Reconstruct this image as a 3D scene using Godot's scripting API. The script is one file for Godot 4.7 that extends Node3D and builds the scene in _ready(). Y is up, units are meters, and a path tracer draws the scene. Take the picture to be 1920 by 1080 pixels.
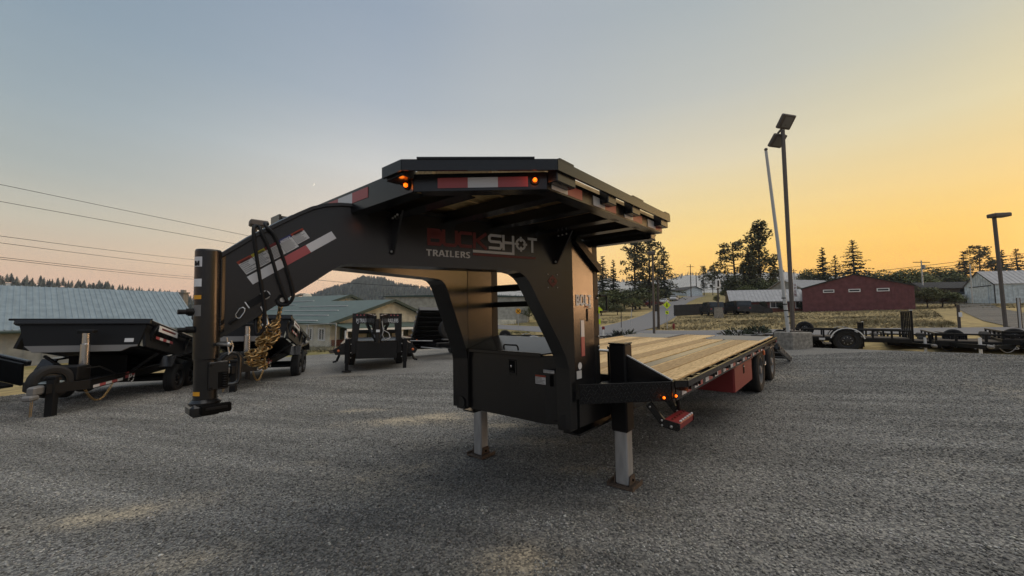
extends Node3D
# A black gooseneck flatbed trailer on a sloping gravel sales lot at dusk.

const LOT_SLOPE := 0.05
const HAZE := 0.00022
var M := {}
var used := {}
var rng := RandomNumberGenerator.new()
var font: SystemFont


func _ready() -> void:
	rng.seed = 7
	# --- camera ---
	var cam := Camera3D.new()
	cam.name = "camera"
	cam.keep_aspect = Camera3D.KEEP_HEIGHT
	cam.fov = 72.4
	cam.near = 0.05
	cam.far = 9000.0
	cam.transform = Transform3D(Basis(Vector3(1, 0, 0), 0.0713) * Basis(Vector3(0, 0, 1), 0.0042), Vector3(0, 1.45, 0))
	add_child(cam)
	cam.current = true
	# --- sky, added overhead fill, exposure ---
	var env := Environment.new()
	env.background_mode = Environment.BG_SKY
	var sky := Sky.new()
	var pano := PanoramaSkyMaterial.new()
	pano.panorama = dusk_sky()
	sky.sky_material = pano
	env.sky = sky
	env.tonemap_mode = Environment.TONE_MAPPER_LINEAR
	env.tonemap_exposure = 1.0
	env.fog_enabled = true
	env.fog_density = HAZE
	env.fog_light_color = Color(0.80, 0.84, 0.9)
	env.sdfgi_enabled = true
	env.ssao_enabled = true
	env.ssil_enabled = true
	var we := WorldEnvironment.new()
	we.name = "dusk_environment"
	we.environment = env
	add_child(we)
	var fill_light := DirectionalLight3D.new()
	fill_light.name = "overhead_fill"
	fill_light.light_color = Color(1.0, 0.96, 0.91)
	fill_light.light_energy = 0.45  # broad overhead fill added to brighten the lot, not the setting sun
	fill_light.light_angular_distance = 70.0
	fill_light.shadow_enabled = true
	fill_light.rotation = Vector3(deg_to_rad(-70.0), deg_to_rad(80.0), 0)
	add_child(fill_light)
	font = SystemFont.new()
	font.font_names = PackedStringArray(["Droid Sans"])
	font.font_weight = 700
	make_materials()
	build_setting()
	build_buildings()
	build_trees()
	build_street_things()
	build_other_trailers()
	build_main_trailer()


# ---------------------------------------------------------------- sky
func dusk_sky() -> ImageTexture:
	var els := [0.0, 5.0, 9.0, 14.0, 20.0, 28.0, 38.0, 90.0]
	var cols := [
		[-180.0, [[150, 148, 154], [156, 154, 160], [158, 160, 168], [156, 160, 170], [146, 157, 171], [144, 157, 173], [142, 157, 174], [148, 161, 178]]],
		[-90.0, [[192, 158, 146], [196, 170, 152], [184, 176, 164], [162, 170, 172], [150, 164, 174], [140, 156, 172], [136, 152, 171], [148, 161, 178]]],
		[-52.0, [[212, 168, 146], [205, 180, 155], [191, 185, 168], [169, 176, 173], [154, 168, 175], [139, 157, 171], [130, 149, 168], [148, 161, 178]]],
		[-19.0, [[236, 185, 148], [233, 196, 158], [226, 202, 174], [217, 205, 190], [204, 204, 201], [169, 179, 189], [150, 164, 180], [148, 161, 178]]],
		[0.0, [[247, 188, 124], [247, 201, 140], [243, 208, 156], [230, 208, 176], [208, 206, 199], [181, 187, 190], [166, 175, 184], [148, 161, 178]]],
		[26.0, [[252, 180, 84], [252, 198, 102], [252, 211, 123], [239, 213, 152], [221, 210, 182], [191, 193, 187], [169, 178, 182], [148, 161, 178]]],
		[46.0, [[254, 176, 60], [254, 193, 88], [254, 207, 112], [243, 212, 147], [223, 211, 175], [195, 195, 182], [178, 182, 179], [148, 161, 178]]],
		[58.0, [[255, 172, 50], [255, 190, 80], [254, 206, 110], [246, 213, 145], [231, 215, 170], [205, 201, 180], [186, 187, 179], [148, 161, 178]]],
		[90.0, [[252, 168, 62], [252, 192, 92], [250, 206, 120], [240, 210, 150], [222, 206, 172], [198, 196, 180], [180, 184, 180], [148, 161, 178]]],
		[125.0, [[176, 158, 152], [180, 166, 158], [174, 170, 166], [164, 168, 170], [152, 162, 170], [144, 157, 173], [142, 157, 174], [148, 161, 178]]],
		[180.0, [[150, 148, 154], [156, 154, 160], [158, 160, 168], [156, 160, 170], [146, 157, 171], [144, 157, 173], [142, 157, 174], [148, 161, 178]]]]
	var w := 1024
	var h := 512
	var data := PackedFloat32Array()
	data.resize(w * h * 4)
	for x in w:
		var az := (float(x) + 0.5) / w * 360.0
		if az > 180.0:
			az -= 360.0
		var k := 0
		while k < cols.size() - 2 and az > float(cols[k + 1][0]):
			k += 1
		var t := (az - float(cols[k][0])) / (float(cols[k + 1][0]) - float(cols[k][0]))
		t = lerpf(t, t * t * (3.0 - 2.0 * t), 0.6)
		var ramp: Array[Color] = []
		for i in 8:
			var a: Array = cols[k][1][i]
			var b: Array = cols[k + 1][1][i]
			ramp.append(Color(lerpf(a[0], b[0], t) / 255.0, lerpf(a[1], b[1], t) / 255.0, lerpf(a[2], b[2], t) / 255.0))
		for y in h:
			var el := 90.0 - (float(y) + 0.5) / h * 180.0
			var c := ramp[0]
			if el > 0.0:
				var j := 0
				while j < 6 and el > float(els[j + 1]):
					j += 1
				var s: float = (el - float(els[j])) / (float(els[j + 1]) - float(els[j]))
				c = ramp[j].lerp(ramp[j + 1], clampf(s, 0, 1))
				# faint high haze streaks
				var st := sin(az * 0.11 + el * 0.9) * sin(el * 1.7 + az * 0.031) * 0.006 * clampf(1.0 - el / 40.0, 0, 1)
				c = Color(c.r + st, c.g + st, c.b + st)
			else:
				c = Color(0.33, 0.31, 0.29)
			c = c.srgb_to_linear()
			if el > 0.0:
				# what the haze near the ground takes away on the way here
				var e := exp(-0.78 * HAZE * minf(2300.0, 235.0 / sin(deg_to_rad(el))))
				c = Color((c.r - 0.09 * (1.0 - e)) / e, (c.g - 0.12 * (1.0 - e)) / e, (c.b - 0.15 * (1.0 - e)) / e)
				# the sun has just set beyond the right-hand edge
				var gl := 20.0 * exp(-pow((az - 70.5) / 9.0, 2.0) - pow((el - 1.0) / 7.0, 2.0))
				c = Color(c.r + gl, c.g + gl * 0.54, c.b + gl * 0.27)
			var o := (y * w + x) * 4
			data[o] = c.r
			data[o + 1] = c.g
			data[o + 2] = c.b
			data[o + 3] = 1.0
	return ImageTexture.create_from_image(Image.create_from_data(w, h, false, Image.FORMAT_RGBAF, data.to_byte_array()))


# ---------------------------------------------------------------- shape builder
class Sh:
	var st := SurfaceTool.new()
	func _init() -> void:
		st.begin(Mesh.PRIMITIVE_TRIANGLES)
	func tri(a: Vector3, b: Vector3, c: Vector3, out: Vector3, sg := -1) -> void:
		if (c - a).cross(b - a).dot(out) < 0.0:
			var q := b
			b = c
			c = q
		st.set_smooth_group(sg)
		st.add_vertex(a)
		st.add_vertex(b)
		st.add_vertex(c)
	func quad(a: Vector3, b: Vector3, c: Vector3, d: Vector3, out: Vector3, sg := -1) -> void:
		tri(a, b, c, out, sg)
		tri(a, c, d, out, sg)
	# a picture quad: a top left, b top right, c bottom right, d bottom left
	func print_quad(a: Vector3, b: Vector3, c: Vector3, d: Vector3) -> void:
		st.set_smooth_group(-1)
		for p in [[a, Vector2(0, 0)], [b, Vector2(1, 0)], [c, Vector2(1, 1)], [a, Vector2(0, 0)], [c, Vector2(1, 1)], [d, Vector2(0, 1)]]:
			st.set_uv(p[1])
			st.add_vertex(p[0])
	func box(c: Vector3, s: Vector3, bev := 0.0, b := Basis()) -> Sh:
		var e := s * 0.5
		if bev <= 0.0:
			for ax in 3:
				for sg in [-1.0, 1.0]:
					var n := Vector3()
					n[ax] = sg
					var u := Vector3()
					u[(ax + 1) % 3] = e[(ax + 1) % 3]
					var w := Vector3()
					w[(ax + 2) % 3] = e[(ax + 2) % 3]
					var o: Vector3 = n * e[ax]
					quad(c + b * (o - u - w), c + b * (o + u - w), c + b * (o + u + w), c + b * (o - u + w), b * n)
			return self
		bev = minf(bev, minf(e.x, minf(e.y, e.z)) * 0.95)
		var P := func(sx: float, sy: float, sz: float, k: int) -> Vector3:
			var p := Vector3(sx * e.x, sy * e.y, sz * e.z)
			for i in 3:
				if i != k:
					p[i] -= signf(p[i]) * bev
			return c + b * p
		for ax in 3:
			var i1 := (ax + 1) % 3
			var i2 := (ax + 2) % 3
			for sg in [-1.0, 1.0]:
				var q := []
				for k in [[-1, -1], [1, -1], [1, 1], [-1, 1]]:
					var v := Vector3()
					v[ax] = sg
					v[i1] = k[0]
					v[i2] = k[1]
					q.append(P.call(v.x, v.y, v.z, ax))
				var n := Vector3()
				n[ax] = sg
				quad(q[0], q[1], q[2], q[3], b * n)
			for s1 in [-1.0, 1.0]:
				for s2 in [-1.0, 1.0]:
					var lo := Vector3()
					lo[ax] = -1
					lo[i1] = s1
					lo[i2] = s2
					var hi := lo
					hi[ax] = 1
					var n := Vector3()
					n[i1] = s1
					n[i2] = s2
					quad(P.call(lo.x, lo.y, lo.z, i1), P.call(hi.x, hi.y, hi.z, i1), P.call(hi.x, hi.y, hi.z, i2), P.call(lo.x, lo.y, lo.z, i2), b * n)
		for sx in [-1.0, 1.0]:
			for sy in [-1.0, 1.0]:
				for sz in [-1.0, 1.0]:
					tri(P.call(sx, sy, sz, 0), P.call(sx, sy, sz, 1), P.call(sx, sy, sz, 2), b * Vector3(sx, sy, sz))
		return self
	# a beam of width w (along side) and height h between two points
	func bar(a: Vector3, q: Vector3, w: float, h: float, up := Vector3.UP, bev := 0.0) -> Sh:
		var z := (q - a).normalized()
		var x := up.cross(z)
		x = x.normalized() if x.length() > 0.01 else Vector3.RIGHT
		var y := z.cross(x)
		return box((a + q) * 0.5, Vector3(w, h, a.distance_to(q)), bev, Basis(x, y, z))
	func tube(pts: Array, r: float, n := 8, r2 := -1.0, caps := true) -> Sh:
		var rings := []
		var up := Vector3.UP
		for i in pts.size():
			var d: Vector3 = (pts[mini(i + 1, pts.size() - 1)] - pts[maxi(i - 1, 0)]).normalized()
			if absf(d.dot(up)) > 0.95:
				up = Vector3(1, 0, 0) if absf(d.x) < 0.9 else Vector3(0, 0, 1)
			var x := up.cross(d).normalized()
			var y := d.cross(x)
			up = y
			var rad := r if r2 < 0.0 else lerpf(r, r2, float(i) / (pts.size() - 1))
			var ring := []
			for k in n:
				var t := TAU * k / n
				ring.append(pts[i] + (x * cos(t) + y * sin(t)) * rad)
			rings.append(ring)
		for i in pts.size() - 1:
			for k in n:
				var k2 := (k + 1) % n
				quad(rings[i][k], rings[i][k2], rings[i + 1][k2], rings[i + 1][k], rings[i][k] + rings[i][k2] + rings[i + 1][k] + rings[i + 1][k2] - 2.0 * (pts[i] + pts[i + 1]), 1)
		if caps:
			for e in [0, pts.size() - 1]:
				var d: Vector3 = pts[e] - pts[1 if e == 0 else e - 1]
				for k in n:
					tri(pts[e], rings[e][k], rings[e][(k + 1) % n], d)
		return self
	# profile of (radius, height) turned about the y axis of t
	func lathe(t: Transform3D, prof: Array, n := 16, smooth := true) -> Sh:
		for i in prof.size() - 1:
			var a: Vector2 = prof[i]
			var b: Vector2 = prof[i + 1]
			var nr := Vector2(b.y - a.y, a.x - b.x)
			for k in n:
				var t0 := TAU * k / n
				var t1 := TAU * (k + 1) / n
				var d0 := Vector3(cos(t0), 0, sin(t0))
				var d1 := Vector3(cos(t1), 0, sin(t1))
				var out := t.basis * ((d0 + d1) * 0.5 * nr.x + Vector3(0, nr.y, 0))
				var p := [t * (d0 * a.x + Vector3(0, a.y, 0)), t * (d1 * a.x + Vector3(0, a.y, 0)), t * (d1 * b.x + Vector3(0, b.y, 0)), t * (d0 * b.x + Vector3(0, b.y, 0))]
				var sg := (10 + i) if smooth else -1
				if a.x > 1e-5 and b.x > 1e-5:
					quad(p[0], p[1], p[2], p[3], out, sg)
				elif a.x > 1e-5:
					tri(p[0], p[1], p[2], out, sg)
				elif b.x > 1e-5:
					tri(p[0], p[2], p[3], out, sg)
		return self
	# polygon in the xy plane of t, extruded from z = 0 to z = d
	func prism(poly: PackedVector2Array, t: Transform3D, d: float) -> Sh:
		var idx := Geometry2D.triangulate_polygon(poly)
		var nz := t.basis.z * signf(d)
		for i in range(0, idx.size(), 3):
			var q := []
			for j in 3:
				q.append(poly[idx[i + j]])
			tri(t * Vector3(q[0].x, q[0].y, d), t * Vector3(q[1].x, q[1].y, d), t * Vector3(q[2].x, q[2].y, d), nz)
			tri(t * Vector3(q[0].x, q[0].y, 0), t * Vector3(q[1].x, q[1].y, 0), t * Vector3(q[2].x, q[2].y, 0), -nz)
		var cw := Geometry2D.is_polygon_clockwise(poly)
		for i in poly.size():
			var a := poly[i]
			var b := poly[(i + 1) % poly.size()]
			var n := Vector2(b.y - a.y, a.x - b.x) * (1.0 if not cw else -1.0)
			quad(t * Vector3(a.x, a.y, 0), t * Vector3(b.x, b.y, 0), t * Vector3(b.x, b.y, d), t * Vector3(a.x, a.y, d), t.basis * Vector3(n.x, n.y, 0))
		return self
	func ball(c: Vector3, r: Vector3, n := 8) -> Sh:
		var prof := []
		for i in n / 2 + 1:
			var t := PI * i / (n / 2)
			prof.append(Vector2(sin(t), -cos(t)))
		prof[0].x = 0.0
		prof[prof.size() - 1].x = 0.0
		for i in prof.size() - 1:
			for k in n:
				var t0 := TAU * k / n
				var t1 := TAU * (k + 1) / n
				var a: Vector2 = prof[i]
				var b: Vector2 = prof[i + 1]
				var p := [Vector3(cos(t0) * a.x, a.y, sin(t0) * a.x), Vector3(cos(t1) * a.x, a.y, sin(t1) * a.x), Vector3(cos(t1) * b.x, b.y, sin(t1) * b.x), Vector3(cos(t0) * b.x, b.y, sin(t0) * b.x)]
				var o: Vector3 = p[0] + p[1] + p[2] + p[3]
				if a.x > 1e-4:
					tri(c + p[0] * r, c + p[1] * r, c + p[2] * r, o, 1)
				if b.x > 1e-4:
					tri(c + p[0] * r, c + p[2] * r, c + p[3] * r, o, 1)
		return self
	func done() -> ArrayMesh:
		st.generate_normals()
		st.index()
		return st.commit()


func V(x: float, y: float, z: float) -> Vector3:
	return Vector3(x, y, z)


func numbered(n: String) -> String:
	if not used.has(n):
		used[n] = 0
		return n
	used[n] += 1
	return "%s_%03d" % [n, used[n]]


func thing(called: String, label: String, category: String, at := Vector3.ZERO, turn := 0.0, group := "") -> Node3D:
	var o := Node3D.new()
	o.name = numbered(called)
	add_child(o)
	o.position = at
	o.rotation.y = turn
	tag(o, label, category, group)
	return o


func tag(o: Node, label: String, category: String, group := "") -> void:
	o.set_meta("label", label)
	o.set_meta("category", category)
	if group:
		o.set_meta("group", group)


func obj(called: String, mesh: Mesh, m: Material, parent: Node = null, at := Vector3.ZERO) -> MeshInstance3D:
	var o := MeshInstance3D.new()
	o.mesh = mesh
	o.material_override = m
	if parent == null:
		o.name = numbered(called)
		add_child(o)
	else:
		o.name = called
		parent.add_child(o, true)
	o.position = at
	return o


func struct(called: String, mesh: Mesh, m: Material) -> MeshInstance3D:
	var o := obj(called, mesh, m)
	o.set_meta("kind", "structure")
	return o


func dup(src: Node3D, label: String, at: Vector3, turn: float, size := 1.0) -> Node3D:
	var o: Node3D = src.duplicate()
	var nm := String(src.name)
	var r := RegEx.create_from_string("_\\d{3}$")
	o.name = numbered(r.sub(nm, ""))
	add_child(o)
	o.position = at
	o.rotation = Vector3(0, turn, 0)
	o.scale = Vector3.ONE * size
	o.set_meta("label", label)
	return o


func lettering(called: String, text: String, height: float, m: Material, parent: Node, t: Transform3D, width := 0.0, slant := 0.0) -> MeshInstance3D:
	var tm := TextMesh.new()
	tm.font = font
	tm.text = text
	tm.font_size = 64
	tm.pixel_size = height / 46.0
	tm.depth = 0.003
	tm.curve_step = 4.0
	var o := obj(called, tm, m, parent)
	var sx := 1.0
	if width > 0.0:
		sx = width / maxf(tm.get_aabb().size.x, 0.001)
	o.transform = t * Transform3D(Basis(Vector3(sx, 0, 0), Vector3(slant, 1, 0), Vector3(0, 0, 1)), Vector3())
	return o


# ---------------------------------------------------------------- materials
func mat(lin: Vector3, rough := 0.6, metal := 0.0) -> StandardMaterial3D:
	var m := StandardMaterial3D.new()
	m.albedo_color = Color(lin.x, lin.y, lin.z).linear_to_srgb()
	m.roughness = rough
	m.metallic = metal
	return m


func noise(freq: float, oct := 4, type := FastNoiseLite.TYPE_SIMPLEX_SMOOTH, sd := 1) -> FastNoiseLite:
	var n := FastNoiseLite.new()
	n.noise_type = type
	n.frequency = freq
	n.seed = sd
	n.fractal_octaves = oct
	return n


func noise_tex(n: FastNoiseLite, size: int, lo: Color, hi: Color, mid := Color(-1, 0, 0)) -> NoiseTexture2D:
	var t := NoiseTexture2D.new()
	t.noise = n
	t.width = size
	t.height = size
	t.seamless = true
	var g := Gradient.new()
	g.set_color(0, lo)
	g.set_color(1, hi)
	if mid.r >= 0.0:
		g.add_point(0.5, mid)
	t.color_ramp = g
	return t


func triplanar(m: StandardMaterial3D, s: Vector3, world := false) -> void:
	m.uv1_triplanar = true
	m.uv1_world_triplanar = world
	m.uv1_scale = s


func grey(v: float) -> Color:
	return Color(v, v, v)


func make_materials() -> void:
	var worn := noise_tex(noise(0.02, 5), 512, grey(0.62), grey(1.0))
	var paint := mat(V(0.0105, 0.0105, 0.0112), 0.36)
	paint.roughness_texture = noise_tex(noise(0.012, 5, FastNoiseLite.TYPE_SIMPLEX_SMOOTH, 5), 512, grey(0.86), grey(1.0))
	paint.roughness = 0.27
	paint.metallic_specular = 0.5
	triplanar(paint, V(1.1, 1.1, 1.1))
	M.paint = paint
	M.black = mat(V(0.007, 0.007, 0.0075), 0.55)
	M.black.metallic_specular = 0.35
	M.dull = mat(V(0.006, 0.006, 0.006), 0.8)
	M.dull.metallic_specular = 0.2
	var rub := mat(V(0.018, 0.017, 0.017), 0.78)
	rub.albedo_texture = worn
	triplanar(rub, V(3, 3, 3))
	M.rubber = rub
	M.rim = mat(V(0.012, 0.012, 0.013), 0.35)
	M.hub = mat(V(0.5, 0.5, 0.5), 0.35, 0.8)
	M.chrome = mat(V(0.55, 0.55, 0.55), 0.22, 1.0)
	M.bolt = mat(V(0.5, 0.49, 0.47), 0.35, 0.9)
	var zinc := mat(V(0.55, 0.56, 0.56), 0.5, 0.25)
	zinc.albedo_texture = noise_tex(noise(0.015, 5, FastNoiseLite.TYPE_CELLULAR, 3), 256, grey(0.72), grey(1.0))
	triplanar(zinc, V(2, 0.6, 2))
	M.zinc = zinc
	var rust := mat(V(0.16, 0.115, 0.085), 0.75, 0.1)
	rust.albedo_texture = worn
	triplanar(rust, V(4, 4, 4))
	M.rust = rust
	M.gold = mat(V(0.46, 0.31, 0.14), 0.33, 1.0)
	M.red = mat(V(0.20, 0.018, 0.019), 0.42)
	M.red_dark = mat(V(0.115, 0.009, 0.010), 0.45)
	M.reflect_red = mat(V(0.38, 0.080, 0.085), 0.4)
	M.reflect_white = mat(V(0.62, 0.62, 0.63), 0.35)
	M.white = mat(V(0.72, 0.72, 0.72), 0.5)
	M.silver_print = mat(V(0.5, 0.5, 0.5), 0.45)
	M.grey_steel = mat(V(0.16, 0.155, 0.15), 0.5)
	M.strip = mat(V(0.22, 0.19, 0.15), 0.28)
	M.pole_bronze = mat(V(0.10, 0.084, 0.073), 0.6)
	M.pole_white = mat(V(0.5, 0.5, 0.48), 0.45)
	M.lime = mat(V(0.62, 0.78, 0.02), 0.5)
	M.amber_sign = mat(V(0.7, 0.32, 0.01), 0.5)
	var amber := mat(V(0.8, 0.25, 0.02), 0.3)
	amber.emission_enabled = true
	amber.emission = Color(1.0, 0.38, 0.05)
	amber.emission_energy_multiplier = 2.4
	M.amber = amber
	M.amber_off = mat(V(0.65, 0.16, 0.05), 0.25)
	M.moon = mat(V(0.5, 0.5, 0.5), 1.0)
	M.moon.emission_enabled = true
	M.moon.emission = Color(1.0, 0.96, 0.88)
	M.moon.emission_energy_multiplier = 1.0
	# treated pine planks, grain along the plank (its own z axis)
	for i in 3:
		var wd := StandardMaterial3D.new()
		wd.albedo_color = [Color(0.86, 0.76, 0.59), Color(0.72, 0.62, 0.46), Color(0.93, 0.83, 0.66)][i]
		wd.albedo_texture = noise_tex(noise(0.03, 5, FastNoiseLite.TYPE_SIMPLEX_SMOOTH, 20 + i), 512, Color(0.60, 0.52, 0.40), Color(1.0, 0.97, 0.92), Color(0.9, 0.85, 0.76))
		wd.roughness = 0.62
		triplanar(wd, V(5.0, 5.0, 0.35))
		wd.uv1_offset = V(0.13 * i, 0.2, 0.37 * i)
		M["pine%d" % i] = wd
	# gravel and soils
	var stones := noise(0.05, 2, FastNoiseLite.TYPE_CELLULAR, 11)
	stones.cellular_return_type = FastNoiseLite.RETURN_CELL_VALUE
	stones.cellular_jitter = 1.0
	stones.fractal_type = FastNoiseLite.FRACTAL_NONE
	var st2 := noise(0.05, 2, FastNoiseLite.TYPE_CELLULAR, 11)
	st2.cellular_return_type = FastNoiseLite.RETURN_DISTANCE2_SUB
	st2.fractal_type = FastNoiseLite.FRACTAL_NONE
	var gr := StandardMaterial3D.new()
	gr.albedo_texture = noise_tex(stones, 1024, Color(0.42, 0.42, 0.43), Color(0.84, 0.83, 0.81), Color(0.62, 0.62, 0.62))
	gr.roughness = 0.95
	gr.normal_enabled = true
	var gn := NoiseTexture2D.new()
	gn.noise = st2
	gn.width = 1024
	gn.height = 1024
	gn.seamless = true
	gn.as_normal_map = true
	gn.bump_strength = 6.0
	gr.normal_texture = gn
	gr.vertex_color_use_as_albedo = true
	triplanar(gr, V(1.5, 1.5, 1.5), true)
	M.gravel = gr
	var dry := StandardMaterial3D.new()
	dry.albedo_texture = noise_tex(noise(0.02, 6, FastNoiseLite.TYPE_SIMPLEX_SMOOTH, 31), 1024, Color(0.58, 0.53, 0.40), Color(0.90, 0.82, 0.62), Color(0.76, 0.68, 0.50))
	dry.vertex_color_use_as_albedo = true
	dry.roughness = 1.0
	triplanar(dry, V(0.09, 0.09, 0.09), true)
	M.dry_grass = dry
	var asph := StandardMaterial3D.new()
	asph.albedo_texture = noise_tex(noise(0.06, 4, FastNoiseLite.TYPE_SIMPLEX_SMOOTH, 41), 512, Color(0.40, 0.40, 0.41), Color(0.50, 0.49, 0.49))
	asph.roughness = 0.9
	triplanar(asph, V(0.4, 0.4, 0.4), true)
	M.asphalt = asph
	var conc := StandardMaterial3D.new()
	conc.albedo_texture = noise_tex(noise(0.02, 6, FastNoiseLite.TYPE_SIMPLEX_SMOOTH, 43), 512, Color(0.40, 0.38, 0.35), Color(0.66, 0.64, 0.60))
	conc.roughness = 0.9
	triplanar(conc, V(0.7, 0.7, 0.7))
	M.concrete = conc
	# buildings
	M.blue_roof = weathered(V(0.29, 0.355, 0.38), 0.42)
	M.green_roof = weathered(V(0.078, 0.122, 0.104), 0.5)
	M.white_roof = weathered(V(0.36, 0.36, 0.37), 0.5)
	M.tan_wall = weathered(V(0.76, 0.72, 0.59), 0.8)
	M.pale_wall = weathered(V(0.36, 0.37, 0.36), 0.75)
	M.beige_wall = weathered(V(0.42, 0.41, 0.36), 0.8)
	M.maroon_wall = weathered(V(0.215, 0.078, 0.082), 0.7)
	M.blue_white = weathered(V(0.66, 0.75, 0.80), 0.7)
	M.brown_shed = weathered(V(0.075, 0.058, 0.045), 0.85)
	M.brick = weathered(V(0.20, 0.075, 0.055), 0.85)
	M.glass = mat(V(0.03, 0.035, 0.04), 0.12)
	M.trim_dark = mat(V(0.03, 0.055, 0.048), 0.6)
	M.fence_dark = weathered(V(0.045, 0.042, 0.04), 0.85)
	M.wood_pole = weathered(V(0.10, 0.08, 0.065), 0.9)
	M.bark = weathered(V(0.07, 0.05, 0.038), 0.95)
	for k in [["leaf", V(1, 1, 1), 0.25], ["needle", V(1, 1, 1), 0.12]]:
		var lf := mat(k[1], 0.75)
		lf.vertex_color_use_as_albedo = true
		lf.cull_mode = BaseMaterial3D.CULL_DISABLED
		lf.backlight_enabled = true
		lf.backlight = Color(0.38, 0.38, 0.16)
		M[k[0]] = lf
	var hill := StandardMaterial3D.new()
	hill.albedo_texture = noise_tex(noise(0.03, 5, FastNoiseLite.TYPE_SIMPLEX_SMOOTH, 61), 512, Color(0.62, 0.61, 0.58), Color(0.78, 0.76, 0.72))  # distance haze partly put into this pale hill colour
	hill.roughness = 1.0
	triplanar(hill, V(0.01, 0.01, 0.01), true)
	M.hill = hill


func weathered(lin: Vector3, rough: float) -> StandardMaterial3D:
	var m := mat(lin, rough)
	if not M.has("weather_tex"):
		M.weather_tex = noise_tex(noise(0.012, 6, FastNoiseLite.TYPE_SIMPLEX_SMOOTH, 71), 512, grey(0.78), grey(1.0))
	m.albedo_texture = M.weather_tex
	triplanar(m, V(0.22, 0.22, 0.22))
	return m


# ---------------------------------------------------------------- setting
func lot_edge(x: float, z: float) -> float:
	return ((x - 9.3) * 3.8 - (z + 12.8) * 2.4) / 4.4944


func ground_y(x: float, z: float) -> float:
	var y := LOT_SLOPE * clampf(x, -30.0, 60.0)
	y += 0.00042 * pow(clampf(-z - 25.0, 0.0, 150.0), 2.0) * smoothstep(-25.0, 15.0, x)
	var e := lot_edge(x, z)
	y -= 0.32 * smoothstep(0.3, 1.4, e) * (1.0 - smoothstep(3.6, 6.5, e)) * smoothstep(4.0, 8.0, x)
	return y


func on_ground(x: float, z: float, up := 0.0) -> Vector3:
	return V(x, ground_y(x, z) + up, z)


var patch_noise := FastNoiseLite.new()

func dirt(x: float, z: float) -> float:
	var d := 0.0
	for p in [[-1.3, -5.9, 1.3, 0.32, 0.12, 0.9], [-2.6, -6.6, 1.0, 0.22, 0.1, 0.5], [-0.2, -5.4, 0.9, 0.3, -0.3, 0.6], [-3.2, -3.3, 0.75, 0.22, 0.3, 0.95], [0.05, -2.42, 0.28, 0.22, 0.2, 0.75], [0.7, -3.75, 0.35, 0.14, 0.0, 0.55], [-2.2, -4.2, 0.5, 0.12, 0.2, 0.4], [-1.1, -3.9, 0.5, 0.16, 0.4, 0.4], [0.4, -4.6, 0.7, 0.25, -0.2, 0.5], [-2.0, -2.6, 0.5, 0.2, 0.3, 0.45], [0.9, -2.9, 0.35, 0.2, 0.2, 0.35], [-5.5, -7.0, 1.6, 0.3, 0.2, 0.3], [3.6, -3.4, 0.5, 0.2, 0.4, 0.25]]:
		var dx: float = x - p[0]
		var dz: float = z - p[1]
		var c := cos(float(p[4]))
		var s := sin(float(p[4]))
		var u := (dx * c - dz * s) / float(p[2])
		var w := (dx * s + dz * c) / float(p[3])
		d = maxf(d, float(p[5]) * exp(-(u * u + w * w) * 1.1))
	var n := patch_noise.get_noise_2d(x * 2.6, z * 5.0)
	d *= smoothstep(-0.45, 0.35, patch_noise.get_noise_2d(x * 14.0, z * 22.0) + d - 0.25)
	return clampf(d * (1.0 + 1.3 * n) + maxf(0.0, patch_noise.get_noise_2d(x * 0.5 + 40.0, z * 0.9) - 0.18) * 0.8, 0.0, 1.0)


# a sheet over a polygon (x, z), following the ground
func sheet(poly: PackedVector2Array, cell: float, lift: float, tint = null) -> ArrayMesh:
	var r := Rect2(poly[0], Vector2())
	for p in poly:
		r = r.expand(p)
	var st := SurfaceTool.new()
	st.begin(Mesh.PRIMITIVE_TRIANGLES)
	st.set_smooth_group(0)
	for i in int(ceil(r.size.x / cell)):
		for j in int(ceil(r.size.y / cell)):
			var o := r.position + Vector2(i, j) * cell
			var q := PackedVector2Array([o, o + Vector2(cell, 0), o + Vector2(cell, cell), o + Vector2(0, cell)])
			var inside := 0
			for p in q:
				if Geometry2D.is_point_in_polygon(p, poly):
					inside += 1
			var pieces := [q] if inside == 4 else Geometry2D.intersect_polygons(q, poly)
			for piece in pieces:
				for k in range(1, piece.size() - 1):
					var t := [piece[0], piece[k], piece[k + 1]]
					if (t[1] - t[0]).cross(t[2] - t[0]) < 0.0:
						t = [t[0], t[2], t[1]]
					for p in t:
						if tint != null:
							st.set_color(tint.call(p.x, p.y))
						st.add_vertex(V(p.x, ground_y(p.x, p.y) + lift, p.y))
	st.generate_normals()
	st.index()
	return st.commit()


func strip_poly(pts: Array, w: float) -> PackedVector2Array:
	var l := PackedVector2Array()
	var r := PackedVector2Array()
	for i in pts.size():
		var d: Vector2 = (pts[mini(i + 1, pts.size() - 1)] - pts[maxi(i - 1, 0)]).normalized()
		var n := Vector2(-d.y, d.x)
		l.append(pts[i] + n * w * 0.5)
		r.append(pts[i] - n * w * 0.5)
	r.reverse()
	l.append_array(r)
	return l


func axis_steps(lo: float, a: float, b: float, hi: float, s: float) -> Array:
	var v := []
	var x := a
	while x <= b:
		v.append(x)
		x += s
	var g := s
	while x < hi:
		v.append(x)
		g *= 1.35
		x += g
	v.append(hi)
	x = a - s
	g = s
	while x > lo:
		v.push_front(x)
		g *= 1.35
		x -= g
	v.push_front(lo)
	return v


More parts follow.
